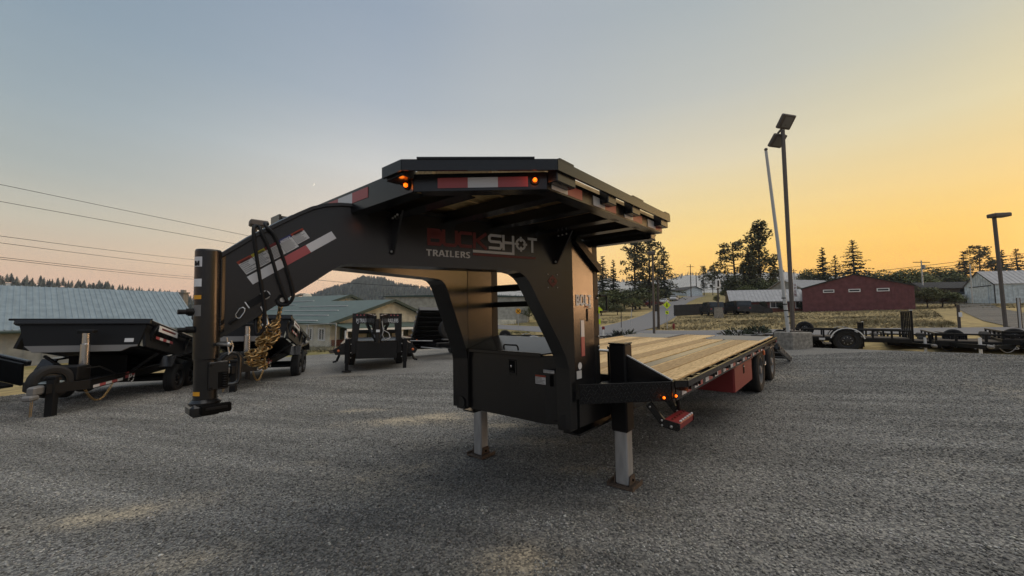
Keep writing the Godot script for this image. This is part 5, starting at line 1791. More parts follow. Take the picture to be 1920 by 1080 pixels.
	# utility trailers beyond the gravel edge
	var u := utility_trailer("nearest utility trailer at the lot edge with tall upright ramp gate", V(11.55, 0.32, -13.9), deg_to_rad(-36.0))
	dup(u, "utility trailer behind the nearest one, shorter gate showing over its rails", V(11.9, 0.0, -15.9), deg_to_rad(-36.0), 0.95)
	dup(u, "third utility trailer, white edged fender sunk behind the gravel crest", V(10.6, -0.30, -14.8), deg_to_rad(-38.0), 0.9)
	dup(u, "utility trailer whose rails show over the toolbox lid through the neck", V(0.7, -0.1, -17.2), 0.1, 0.95)
	# nose-out trailers at the right
	var k := flat_trailer("black car trailer with white jack post, leftmost of the nose out row", V(13.9, 0.16, -13.3), deg_to_rad(-38.0))
	dup(k, "black car trailer in the middle of the nose out row, spare wheel on its right", V(14.1, 0.23, -11.9), deg_to_rad(-42.0))
	dup(k, "black car trailer at the right edge, cropped, end of the nose out row", V(15.0, 0.33, -10.9), deg_to_rad(-46.0))
	dup(k, "black car trailer low behind the far left corner of the wooden deck", V(4.3, -0.22, -18.9), deg_to_rad(-15.0))


# ---------------------------------------------------------------- the gooseneck flatbed
# its own axes: x to the trailer's left, y up, z forward; the origin on the ground between the jacks
const U := Vector3(0.3022, 0, -0.9533)


func neck_frame(sd: float) -> Transform3D:
	return Transform3D(Basis(V(sd * 0.3022, 0, -0.9533), V(0, 1, 0), V(0.9533, 0, sd * 0.3022)), V(sd * 0.65, 0, 0.5))


# neck outline: s forward along the beam from the riser, y up
func neck_bottom() -> Array:
	return [Vector2(-0.02, 0.62), Vector2(0.03, 0.62), Vector2(0.032, 1.07), Vector2(0.061, 1.164), Vector2(0.119, 1.278), Vector2(0.189, 1.397), Vector2(0.259, 1.516), Vector2(0.310, 1.60), Vector2(0.349, 1.67), Vector2(0.381, 1.722), Vector2(0.415, 1.760), Vector2(0.465, 1.790), Vector2(0.526, 1.803), Vector2(1.58, 1.802), Vector2(1.63, 1.79), Vector2(1.674, 1.762), Vector2(1.74, 1.712), Vector2(1.823, 1.652), Vector2(2.03, 1.503), Vector2(2.15, 1.425)]


func neck_top() -> Array:
	return [Vector2(2.15, 1.785), Vector2(2.01, 1.897), Vector2(1.827, 2.023), Vector2(1.76, 2.064), Vector2(1.70, 2.086), Vector2(1.63, 2.10), Vector2(1.53, 2.105), Vector2(-0.02, 2.105)]


func neck_beam(t: Node, sd: float) -> void:
	var F := neck_frame(sd)
	var inw := -sd
	var s := Sh.new()
	var poly := PackedVector2Array()
	for p in neck_bottom() + neck_top():
		poly.append(Vector2(-p.x, p.y))
	s.prism(poly, F, inw * 0.012)
	var cut := Geometry2D.intersect_polygons(poly, PackedVector2Array([Vector2(-1.66, 0), Vector2(0.1, 0), Vector2(0.1, 3), Vector2(-1.66, 3)]))
	for c in cut:
		s.prism(c, F.translated_local(V(0, 0, inw * 0.131)), inw * 0.012)
	var beam := obj("neck_beam", s.done(), M.paint, t)
	for part in [[neck_bottom(), -1.0], [neck_top(), 1.0]]:
		var f := Sh.new()
		var pts: Array = part[0]
		for i in pts.size() - 1:
			var a: Vector2 = pts[i]
			var b: Vector2 = pts[i + 1]
			var nrm := Vector2(b.y - a.y, a.x - b.x).normalized()   # away from the web for both runs
			if i == 0 and part[1] < 0.0:
				continue
			var wa := minf(0.145, maxf(0.004, (0.65 - 0.3022 * a.x) / 0.9533))
			var wb := minf(0.145, maxf(0.004, (0.65 - 0.3022 * b.x) / 0.9533))
			var th := 0.016
			var o := -inw * 0.016
			var q := []
			for k in [[a, wa], [b, wb]]:
				var c: Vector2 = k[0]
				var e: Vector2 = c + nrm * th
				q.append(F * V(-c.x, c.y, o))
				q.append(F * V(-e.x, e.y, o))
				q.append(F * V(-e.x, e.y, inw * float(k[1])))
				q.append(F * V(-c.x, c.y, inw * float(k[1])))
			var n3 := F.basis * V(-nrm.x, nrm.y, 0)
			f.quad(q[1], q[2], q[6], q[5], n3, 5)
			f.quad(q[0], q[3], q[7], q[4], -n3, 6)
			f.quad(q[0], q[1], q[5], q[4], F.basis.z * -inw, 7)
			f.quad(q[3], q[2], q[6], q[7], F.basis.z * inw, 8)
		obj("flange", f.done(), M.paint, beam)


func strokes(parent: Node, called: String, lines: Array, w: float, F: Transform3D, m: Material, depth0 := 0.0015) -> void:
	var s := Sh.new()
	var k := 0
	for l in lines:
		for poly in Geometry2D.offset_polyline(PackedVector2Array(l), w * 0.5, Geometry2D.JOIN_MITER, Geometry2D.END_BUTT):
			s.prism(poly, F, depth0 + k * 0.0004)
		k += 1
	obj(called, s.done(), m, parent)


func logo(t: Node) -> void:
	# drawn on the near web; X runs towards the riser
	var F := neck_frame(1.0).translated_local(V(0, 0, 0.001))
	var at := func(s: float, y: float) -> Transform3D: return F.translated_local(V(-s, y, 0))
	var w := 0.021
	var B := [[[0.01, 0.0], [0.01, 0.085], [0.075, 0.085], [0.085, 0.075], [0.085, 0.052], [0.078, 0.044], [0.02, 0.044]], [[0.078, 0.046], [0.09, 0.036], [0.09, 0.012], [0.08, 0.0], [0.0, 0.0]]]
	var Uu := [[[0.0, 0.095], [0.0, 0.012], [0.012, 0.0], [0.075, 0.0], [0.087, 0.012], [0.087, 0.095]]]
	var C := [[[0.09, 0.085], [0.012, 0.085], [0.0, 0.073], [0.0, 0.012], [0.012, 0.0], [0.09, 0.0]]]
	var K := [[[0.0, -0.01], [0.0, 0.095]], [[0.09, 0.095], [0.02, 0.045], [0.09, -0.01]]]
	var S := [[[0.095, 0.085], [0.012, 0.085], [0.0, 0.073], [0.0, 0.053], [0.012, 0.043], [0.082, 0.043], [0.092, 0.033], [0.092, 0.012], [0.082, 0.0], [-0.005, 0.0]]]
	var H := [[[0.0, -0.01], [0.0, 0.095]], [[0.078, -0.039], [0.078, 0.095]], [[0.0, 0.043], [0.078, 0.043]]]
	var Tt := [[[-0.038, 0.085], [0.042, 0.085]], [[0.0, 0.085], [0.0, -0.012]]]
	var x := 1.135
	var word := Node3D.new()
	word.name = "wordmark"
	t.add_child(word, true)
	for g in [B, Uu, C, K]:
		var ls := []
		for l in g:
			var q := []
			for p in l:
				q.append(Vector2(p[0], p[1]))
			ls.append(q)
		strokes(word, "letter", ls, w, at.call(x, 1.932), M.red_dark)
		x -= 0.107
	var starts := [0.702, 0.592, 0.352]
	var gi := 0
	for g in [S, H, Tt]:
		var ls := []
		for l in g:
			var q := []
			for p in l:
				q.append(Vector2(p[0], p[1]))
			ls.append(q)
		strokes(word, "letter", ls, w * 0.86, at.call(starts[gi], 1.935), M.silver_print)
		gi += 1
	# the O is a gunsight ring with four ticks
	var c := Vector2(0.0, 0.0)
	var ring := []
	for q in 4:
		var arc := []
		for i in 6:
			var a := PI / 2 * q + 0.24 + (PI / 2 - 0.48) * i / 5.0
			arc.append(Vector2(cos(a), sin(a)) * 0.036)
		ring.append(arc)
	for q in 4:
		var a := PI / 2 * q
		ring.append([Vector2(cos(a), sin(a)) * 0.018, Vector2(cos(a), sin(a)) * 0.052])
	strokes(word, "letter", ring, 0.015, at.call(0.450, 1.976), M.silver_print)
	strokes(word, "underline", [[Vector2(0, 0), Vector2(0.318, 0)]], 0.017, at.call(0.825, 1.9045), M.silver_print, 0.001)
	strokes(word, "underline", [[Vector2(0, 0), Vector2(0.50, 0)]], 0.015, at.call(0.825, 1.884), M.red_dark, 0.0012)
	lettering("letters", "TRAILERS", 0.040, M.silver_print, word, at.call(0.992, 1.875), 0.295)


func sticker_tex(head: Color, rows: int, cols: int, sd: int) -> ImageTexture:
	var im := Image.create(128, 96, false, Image.FORMAT_RGB8)
	im.fill(Color(0.86, 0.86, 0.86))
	im.fill_rect(Rect2i(0, 0, 128, 20), head)
	var r := RandomNumberGenerator.new()
	r.seed = sd
	for c in cols:
		for i in rows:
			var x0 := 5 + c * 124 / cols
			var wd := r.randi_range(60, 100) * (112 / cols) / 100
			var xx := x0
			while xx < x0 + wd:
				var l := r.randi_range(3, 9)
				im.fill_rect(Rect2i(xx, 26 + i * 68 / rows, l, 68 / rows * 5 / 10), Color(0.25, 0.25, 0.26))
				xx += l + 2
	return ImageTexture.create_from_image(im)


func sticker(parent: Node, called: String, F: Transform3D, w: float, h: float, tex: Texture2D) -> MeshInstance3D:
	var m := StandardMaterial3D.new()
	m.albedo_texture = tex
	m.albedo_color = Color(0.86, 0.86, 0.86)
	m.roughness = 0.45
	var s := Sh.new()
	s.print_quad(F * V(0, h, 0.0015), F * V(w, h, 0.0015), F * V(w, 0, 0.0015), F * V(0, 0, 0.0015))
	return obj(called, s.done(), m, parent)


func marker_lamp(t: Node, p: Vector3, n: Vector3) -> void:
	var b := Basis.looking_at(-n, Vector3.UP)
	var hs := obj("marker_lamp", Sh.new().lathe(Transform3D(Basis(b.x, b.z, -b.y), p - n * 0.006), [Vector2(0, 0), Vector2(0.021, 0), Vector2(0.021, 0.01), Vector2(0.017, 0.012)], 14).done(), M.black, t)
	obj("lamp_bulb", Sh.new().ball(p + n * 0.008, V(0.0105, 0.0105, 0.0105), 10).done(), M.amber, hs)
	var l := OmniLight3D.new()
	l.name = "marker_light"
	l.light_color = Color(1.0, 0.48, 0.12)
	l.light_energy = 0.0012
	l.omni_range = 6.0
	l.omni_attenuation = 2.0
	l.light_size = 0.013
	l.shadow_enabled = true
	hs.add_child(l, true)
	l.position = p + n * 0.03


func build_main_trailer() -> void:
	var t := thing("gooseneck_flatbed", "big black gooseneck flatbed trailer with wooden deck and overhead front deck", "trailer")
	t.transform = Transform3D(Basis(Vector3.UP, -0.7037) * Basis(Vector3.RIGHT, 0.0268) * Basis(Vector3(0, 0, 1), 0.0074), V(0.314, 0.0, -3.8133))
	for sd in [1.0, -1.0]:
		neck_beam(t, sd)
	# ---- coupler
	var cz := 2.595
	var ct := obj("coupler_tube", Sh.new().lathe(Transform3D(Basis(), V(0, 0, cz)), [Vector2(0, 1.318), Vector2(0.047, 1.318), Vector2(0.0505, 1.322), Vector2(0.0505, 1.812), Vector2(0.047, 1.819), Vector2(0, 1.822)], 32).done(), M.paint, t)
	obj("weld_bead", weld(V(0.030, 1.45, 2.552), V(0.030, 1.77, 2.552)), M.paint, ct)
	obj("inner_tube", Sh.new().lathe(Transform3D(Basis(), V(0, 0, cz)), [Vector2(0, 1.115), Vector2(0.045, 1.115), Vector2(0.045, 1.325)], 28).done(), M.paint, t)
	var base := obj("coupler_head", Sh.new().box(V(0, 1.098, cz + 0.004), V(0.11, 0.055, 0.118), 0.014).done(), M.paint, t)
	obj("head_collar", Sh.new().lathe(Transform3D(Basis(), V(0, 0, cz)), [Vector2(0.06, 1.12), Vector2(0.062, 1.13), Vector2(0.048, 1.142)], 28).done(), M.paint, base)
	obj("slide_plate", Sh.new().box(V(0.058, 1.100, cz - 0.028), V(0.024, 0.042, 0.115), 0.006).done(), M.dull, base)
	obj("slide_slot", Sh.new().box(V(0.0705, 1.104, cz - 0.028), V(0.003, 0.012, 0.08), 0.001).done(), M.black, base)
	var lp := obj("latch_plate", Sh.new().box(V(0.052, 1.245, cz - 0.035), V(0.02, 0.125, 0.075), 0.004).done(), M.paint, t)
	obj("latch_window", Sh.new().box(V(0.0625, 1.225, cz - 0.05), V(0.003, 0.07, 0.035)).done(), M.dull, lp)
	var sp := Sh.new()
	for i in 6:
		sp.lathe(Transform3D(Basis(), V(0.066, 1.195 + i * 0.011, cz - 0.055)), [Vector2(0.007, 0), Vector2(0.0095, 0.003), Vector2(0.007, 0.006)], 10)
	obj("latch_spring", sp.done(), M.black, lp)
	for q in [[1.295, 0.0], [1.195, 0.0]]:
		obj("bolt", Sh.new().ball(V(0.064, q[0], cz - 0.005), V(0.006, 0.006, 0.006), 8).done(), M.black, lp)
	obj("latch_handle", Sh.new().tube([V(0.05, 1.315, cz - 0.045), V(0.055, 1.335, cz - 0.062), V(0.055, 1.342, cz - 0.085), V(0.055, 1.335, cz - 0.108), V(0.055, 1.315, cz - 0.116), V(0.055, 1.22, cz - 0.116), V(0.055, 1.203, cz - 0.108), V(0.055, 1.197, cz - 0.09), V(0.05, 1.2, cz - 0.05)], 0.0085, 8).done(), M.paint, t)
	obj("locking_pin", Sh.new().tube([V(0.03, 1.385, cz - 0.03), V(0.09, 1.385, cz - 0.06)], 0.008, 8).ball(V(0.095, 1.385, cz - 0.062), V(0.012, 0.012, 0.012), 8).done(), M.bolt, t)
	obj("hairpin", Sh.new().tube([V(0.085, 1.415, cz - 0.055), V(0.085, 1.35, cz - 0.065), V(0.087, 1.338, cz - 0.062), V(0.088, 1.352, cz - 0.075), V(0.088, 1.375, cz - 0.08), V(0.088, 1.40, cz - 0.072)], 0.0035, 6).done(), M.bolt, t)
	for y in [1.535, 1.455]:
		obj("set_bolt", Sh.new().tube([V(0, y, cz + 0.04), V(0, y, cz + 0.075)], 0.017, 6).tube([V(0, y, cz + 0.07), V(0, y, cz + 0.105)], 0.011, 8).done(), M.black, t)
	# labels wrapped on the tube
	for k in [[1.76, 0.045, 0, 0.055], [1.665, 0.035, 1, 0.05], [1.60, 0.018, 2, 0.05], [1.54, 0.05, 3, 0.05], [1.17, 0.018, 2, 0.04]]:
		var s := Sh.new()
		var r := 0.0512 if k[0] > 1.3 else 0.0457
		var c0 := deg_to_rad(38.0)
		for i in 8:
			var a0 := c0 + deg_to_rad(50.0) * i / 8
			var a1 := c0 + deg_to_rad(50.0) * (i + 1) / 8
			s.print_quad(V(cos(a1) * r, k[0] + k[1] * 0.5, cz + sin(a1) * r), V(cos(a0) * r, k[0] + k[1] * 0.5, cz + sin(a0) * r), V(cos(a0) * r, k[0] - k[1] * 0.5, cz + sin(a0) * r), V(cos(a1) * r, k[0] - k[1] * 0.5, cz + sin(a1) * r))
		obj("label", s.done(), [M.reflect_white, M.white, M.amber_sign, M.grey_steel][k[2]], ct if k[0] > 1.3 else t)
	lettering("label_letter", "M", 0.022, M.black, ct, Transform3D(Basis(V(sin(1.1), 0, -cos(1.1)), Vector3.UP, V(cos(1.1), 0, sin(1.1))), V(cos(1.1) * 0.0518, 1.752, cz + sin(1.1) * 0.0518)))
	# ---- neck graphics
	logo(t)
	var F := neck_frame(1.0)
	var ang := atan2(2.023 - 1.897, 2.01 - 1.827)
	var G := F * Transform3D(Basis(Vector3(0, 0, 1), ang), V(-2.047, 1.711, 0.0))
	var heads := [Color(0.62, 0.20, 0.08), Color(0.72, 0.66, 0.10), Color(0.45, 0.07, 0.08), Color(0.09, 0.13, 0.42), Color(0.62, 0.20, 0.08)]
	for i in 5:
		sticker(t, "warning_label", G.translated_local(V(i * 0.068, (0.0 if i < 4 else 0.012), 0.001)), 0.066, 0.072 if i < 4 else 0.060, sticker_tex(heads[i], 8 if i > 0 else 6, 1, 5 + i))
	lettering("label_word", "NOTICE", 0.011, M.white, t, G.translated_local(V(3.5 * 0.068, 0.0595, 0.0027)), 0.05)
	lettering("label_word", "WARNING", 0.009, M.black, t, G.translated_local(V(0.5 * 0.068, 0.0605, 0.0027)), 0.045)
	lettering("label_word", "WARNING", 0.009, M.black, t, G.translated_local(V(4.5 * 0.068, 0.0612, 0.0027)), 0.045)
	lettering("label_word", "CAUTION", 0.009, M.black, t, G.translated_local(V(1.5 * 0.068, 0.0605, 0.0027)), 0.045)
	for k in [[-0.005, 0.168, M.reflect_white], [0.163, 0.138, M.reflect_red], [0.301, 0.148, M.reflect_white]]:
		obj("reflector_tape", Sh.new().box(G * V(k[0] + k[1] * 0.5, -0.032, 0.002), V(k[1], 0.044, 0.002), 0.0, G.basis).done(), k[2], t)
	# gunsight cut-out with four screws on the riser face
	var sight := []
	for q in 4:
		var arc := []
		for i in 6:
			var a := PI / 2 * q + 0.2 + (PI / 2 - 0.4) * i / 5.0
			arc.append(Vector2(cos(a), sin(a)) * 0.028)
		sight.append(arc)
		sight.append([Vector2(cos(PI / 2 * q), sin(PI / 2 * q)) * 0.012, Vector2(cos(PI / 2 * q), sin(PI / 2 * q)) * 0.042])
	strokes(t, "gunsight_badge", sight, 0.015, F.translated_local(V(-0.174, 1.723, 0.001)), M.red_dark)
	for k in [[-0.045, 0.048], [0.042, 0.048], [-0.045, -0.048], [0.042, -0.048]]:
		obj("screw", Sh.new().ball(F * V(-0.174 + float(k[0]), 1.723 + float(k[1]), 0.003), V(0.005, 0.005, 0.005), 6).done(), M.bolt, t)
	# white round tie plate, pull ring bolts and carabiner on the neck
	obj("round_plate", Sh.new().lathe(F * Transform3D(Basis(V(1, 0, 0), V(0, 0, 1), V(0, -1, 0)), V(-1.969, 1.613, 0.0)), [Vector2(0, 0.002), Vector2(0.022, 0.002), Vector2(0.022, 0.0)], 20).done(), M.white, t)
	obj("plug_holder", Sh.new().bar(F * V(-1.955, 1.622, 0.008), F * V(-2.04, 1.56, 0.008), 0.012, 0.03, F.basis.y).done(), M.black, t)
	obj("pull_pin", Sh.new().tube([F * V(-2.052, 1.578, 0.012), F * V(-2.032, 1.548, 0.016)], 0.0045, 6).done(), M.chrome, t)
	obj("carabiner", Sh.new().tube([F * V(-2.075, 1.50, 0.015), F * V(-2.085, 1.508, 0.015), F * V(-2.086, 1.52, 0.015), F * V(-2.07, 1.548, 0.015), F * V(-2.058, 1.552, 0.015), F * V(-2.05, 1.545, 0.015), F * V(-2.052, 1.53, 0.015), F * V(-2.068, 1.503, 0.015), F * V(-2.075, 1.50, 0.015)], 0.0035, 6).done(), M.chrome, t)
	obj("lanyard", Sh.new().tube([F * V(-2.08, 1.50, 0.014), F * V(-2.10, 1.487, 0.02), F * V(-2.11, 1.475, 0.018)], 0.007, 6).done(), M.black, t)
	# ---- hoses looped over the neck
	for h in [[V(0.02, 1.955, 2.40), V(0.045, 1.952, 2.425), V(0.065, 1.915, 2.435), V(0.073, 1.83, 2.427), V(0.08, 1.70, 2.41), V(0.085, 1.595, 2.395), V(0.088, 1.50, 2.387), V(0.088, 1.45, 2.392), V(0.082, 1.424, 2.405), V(0.072, 1.424, 2.417), V(0.06, 1.455, 2.418), V(0.04, 1.50, 2.41)],
			[V(0.02, 1.945, 2.40), V(0.06, 1.945, 2.405), V(0.079, 1.915, 2.404), V(0.089, 1.834, 2.373), V(0.10, 1.702, 2.339), V(0.11, 1.608, 2.309), V(0.113, 1.578, 2.296), V(0.10, 1.565, 2.29), V(0.06, 1.57, 2.29)],
			[V(0.02, 1.975, 2.36), V(0.06, 1.968, 2.385), V(0.086, 1.945, 2.385), V(0.098, 1.903, 2.352), V(0.111, 1.757, 2.306), V(0.12, 1.635, 2.275), V(0.121, 1.592, 2.277), V(0.112, 1.565, 2.295), V(0.104, 1.562, 2.315), V(0.09, 1.57, 2.33), V(0.06, 1.59, 2.33)]]:
		obj("hose", Sh.new().tube(smooth(h), 0.0082, 10).done(), M.black, t)
	# ---- gold chain bundle under the neck
	var ch := Sh.new()
	chain_shape(ch, smooth([V(0.055, 1.60, 2.32), V(0.068, 1.565, 2.312), V(0.072, 1.50, 2.322), V(0.074, 1.44, 2.335), V(0.07, 1.40, 2.36), V(0.06, 1.37, 2.385), V(0.05, 1.345, 2.40)]), 0.026, 0.0048)
	chain_shape(ch, smooth([V(0.04, 1.58, 2.38), V(0.045, 1.545, 2.385), V(0.05, 1.49, 2.40), V(0.052, 1.44, 2.395), V(0.05, 1.39, 2.385), V(0.045, 1.34, 2.40)]), 0.026, 0.0048)
	var r2 := RandomNumberGenerator.new()
	r2.seed = 4
	for lump in [[V(0.062, 1.44, 2.345), V(0.026, 0.060, 0.026), 6], [V(0.056, 1.375, 2.372), V(0.027, 0.046, 0.032), 6], [V(0.047, 1.31, 2.408), V(0.028, 0.046, 0.038), 8]]:
		for i in lump[2]:
			var pts := []
			var a0 := r2.randf() * TAU
			var yy := r2.randf_range(-0.9, 0.9)
			for k in 5:
				var a := a0 + k * 0.55
				var e: Vector3 = lump[1]
				pts.append(lump[0] + V(cos(a) * e.x, (yy - 0.12 * k) * e.y, sin(a) * e.z))
			chain_shape(ch, pts, 0.026, 0.0048)
	obj("safety_chain", ch.done(), M.gold, t)
	obj("chain_clevis", Sh.new().bar(V(0.075, 1.605, 2.30), V(0.07, 1.56, 2.325), 0.02, 0.045).done(), M.black, t)
	obj("chain_bolt", Sh.new().tube([V(0.06, 1.588, 2.305), V(0.095, 1.588, 2.312)], 0.012, 8).done(), M.bolt, t)
	obj("chain_hook", Sh.new().tube([V(0.07, 1.555, 2.40), V(0.08, 1.51, 2.38), V(0.09, 1.47, 2.375), V(0.09, 1.455, 2.385), V(0.085, 1.47, 2.40)], 0.007, 8).done(), M.chrome, t)
	# ---- risers, posts, rungs
	for sd in [1.0, -1.0]:
		var rs := obj("riser", Sh.new().box(V(sd * 0.575, 1.345, 0.32), V(0.148, 1.45, 0.34), 0.006).done(), M.paint, t)
		obj("post", Sh.new().box(V(sd * 0.575, 1.33, 0.105), V(0.14, 1.46, 0.10), 0.008).done(), M.black, t)
		obj("brace", Sh.new().bar(V(sd * 0.67, 2.06, 0.46), V(sd * 0.67, 1.84, 0.08), 0.035, 0.06).done(), M.black, t)
		for y in [1.86, 1.60, 1.28, 1.20]:
			obj("bolt", Sh.new().ball(V(sd * 0.65, y, 0.085), V(0.009, 0.009, 0.009), 8).done(), M.bolt, rs)
		obj("bottom_boss", Sh.new().tube([V(sd * 0.575, 0.66, 0.42), V(sd * 0.575, 0.66, 0.53)], 0.055, 20).box(V(sd * 0.575, 0.63, 0.475), V(0.11, 0.06, 0.10)).done(), M.paint, rs)
		if sd > 0:
			obj("lamp_box", Sh.new().box(V(0.653, 1.465, 0.235), V(0.012, 0.10, 0.07), 0.003).done(), M.paint, rs)
			lettering("lettering", "BOLT", 0.086, M.white, rs, Transform3D(Basis(Vector3.UP, PI / 2), V(0.652, 1.580, 0.318)), 0.235)
			obj("underline", Sh.new().box(V(0.651, 1.556, 0.365), V(0.003, 0.010, 0.13)).done(), M.white, rs)
			lettering("lettering", "X", 0.032, M.red, rs, Transform3D(Basis(Vector3.UP, PI / 2), V(0.6515, 1.538, 0.275)), 0.06)
			lettering("lettering", "52", 0.030, M.white, rs, Transform3D(Basis(Vector3.UP, PI / 2), V(0.6515, 1.536, 0.222)), 0.045)
			obj("reflector_tape", Sh.new().box(V(0.651, 1.36, 0.345), V(0.003, 0.13, 0.05)).done(), M.reflect_white, rs)
			obj("reflector_tape", Sh.new().box(V(0.651, 1.22, 0.345), V(0.003, 0.15, 0.05)).done(), M.reflect_red, rs)
			obj("round_decal", Sh.new().lathe(Transform3D(Basis(V(0, 1, 0), V(1, 0, 0), V(0, 0, -1)), V(0.65, 1.075, 0.40)), [Vector2(0, 0.002), Vector2(0.028, 0.002)], 16).done(), M.reflect_white, rs)
			obj("data_plate", Sh.new().box(V(0.651, 1.01, 0.415), V(0.003, 0.06, 0.07)).done(), M.silver_print, rs)
		else:
			obj("red_reflector", Sh.new().box(V(-0.470, 1.713, 0.66), V(0.006, 0.075, 0.05), 0.0, Basis(Vector3.UP, deg_to_rad(17.6))).done(), M.reflect_red, rs)
			obj("pinch_hole", Sh.new().box(V(-0.4865, 1.84, 0.63), V(0.004, 0.012, 0.03), 0.0, Basis(Vector3.UP, deg_to_rad(17.6))).done(), M.dull, rs)
	for k in [[1.733, 0.065], [1.572, 0.052]]:
		obj("cross_rung", Sh.new().box(V(0, k[0], 0.11), V(1.0, k[1], 0.06), 0.01).done(), M.black, t)
	obj("rung_bracket", Sh.new().box(V(0.02, 1.625, 0.10), V(0.24, 0.045, 0.06), 0.006).done(), M.paint, t)
	obj("grab_handle", Sh.new().tube([V(0.66, 1.622, 0.06), V(0.66, 1.624, -0.045), V(0.66, 1.615, -0.06), V(0.66, 1.50, -0.06), V(0.66, 1.488, -0.045), V(0.66, 1.486, 0.06)], 0.009, 8).done(), M.black, t)
	# ---- front toolbox
	var tb := obj("front_toolbox", Sh.new().prism(PackedVector2Array([Vector2(-0.498, 0.47), Vector2(0.36, 0.47), Vector2(0.498, 0.40), Vector2(0.498, 0.14), Vector2(-0.498, 0.14)]), Transform3D(Basis(V(1, 0, 0), V(0, 0, 1), V(0, -1, 0)), V(0, 0.60, 0)), -0.545).done(), M.paint, t)
	var lid := obj("lid", Sh.new().prism(PackedVector2Array([Vector2(-0.495, 0.505), Vector2(0.35, 0.505), Vector2(0.495, 0.42), Vector2(0.495, 0.10), Vector2(-0.495, 0.10)]), Transform3D(Basis(V(1, 0, 0), V(0, -0.255, 0.967), V(0, -0.967, -0.255)), V(0, 1.286, 0.0)), 0.012).done(), M.paint, tb)
	obj("lid_lip", Sh.new().box(V(-0.07, 1.148, 0.50), V(0.85, 0.034, 0.018), 0.005).done(), M.paint, lid)
	obj("lid_handle", Sh.new().tube([V(-0.065, 1.172, 0.47), V(-0.065, 1.20, 0.475), V(-0.055, 1.215, 0.478), V(0.085, 1.215, 0.478), V(0.095, 1.20, 0.475), V(0.095, 1.172, 0.47)], 0.007, 8).done(), M.black, lid)
	var lt := obj("latch", Sh.new().box(V(0.028, 1.025, 0.472), V(0.085, 0.13, 0.012), 0.004).done(), M.paint, tb)
	obj("latch_recess", Sh.new().box(V(0.028, 1.03, 0.479), V(0.062, 0.105, 0.004)).done(), M.dull, lt)
	obj("latch_key", Sh.new().ball(V(0.024, 1.035, 0.484), V(0.010, 0.014, 0.006), 10).done(), M.chrome, lt)
	obj("latch_paddle", Sh.new().box(V(0.028, 0.988, 0.484), V(0.055, 0.018, 0.008), 0.003).done(), M.black, lt)
	sticker(tb, "warning_label", Transform3D(Basis(), V(0.272, 0.913, 0.4705)), 0.103, 0.072, sticker_tex(Color(0.62, 0.20, 0.08), 5, 1, 31))
	sticker(tb, "plate_label", Transform3D(Basis(), V(0.355, 1.008, 0.471)), 0.105, 0.026, sticker_tex(Color(0.6, 0.62, 0.66), 3, 1, 32))
	obj("cutout", Sh.new().box(V(0.415, 0.945, 0.445), V(0.03, 0.09, 0.01), 0.003, Basis(Vector3.UP, deg_to_rad(27))).done(), M.dull, tb)
	# ---- overhead deck
	overhead_deck(t)
	# ---- lower deck
	lower_deck(t)


func weld(a: Vector3, b: Vector3) -> ArrayMesh:
	var s := Sh.new()
	for i in 26:
		s.ball(a.lerp(b, i / 25.0), V(0.006, 0.007, 0.006), 6)
	return s.done()


func smooth(p: Array) -> Array:
	var c := Curve3D.new()
	for i in p.size():
		var d: Vector3 = (p[mini(i + 1, p.size() - 1)] - p[maxi(i - 1, 0)]) * 0.17
		c.add_point(p[i], -d, d)
	var out := []
	var n := p.size() * 4
	for i in n + 1:
		out.append(c.sample_baked(c.get_baked_length() * i / n, true))
	return out


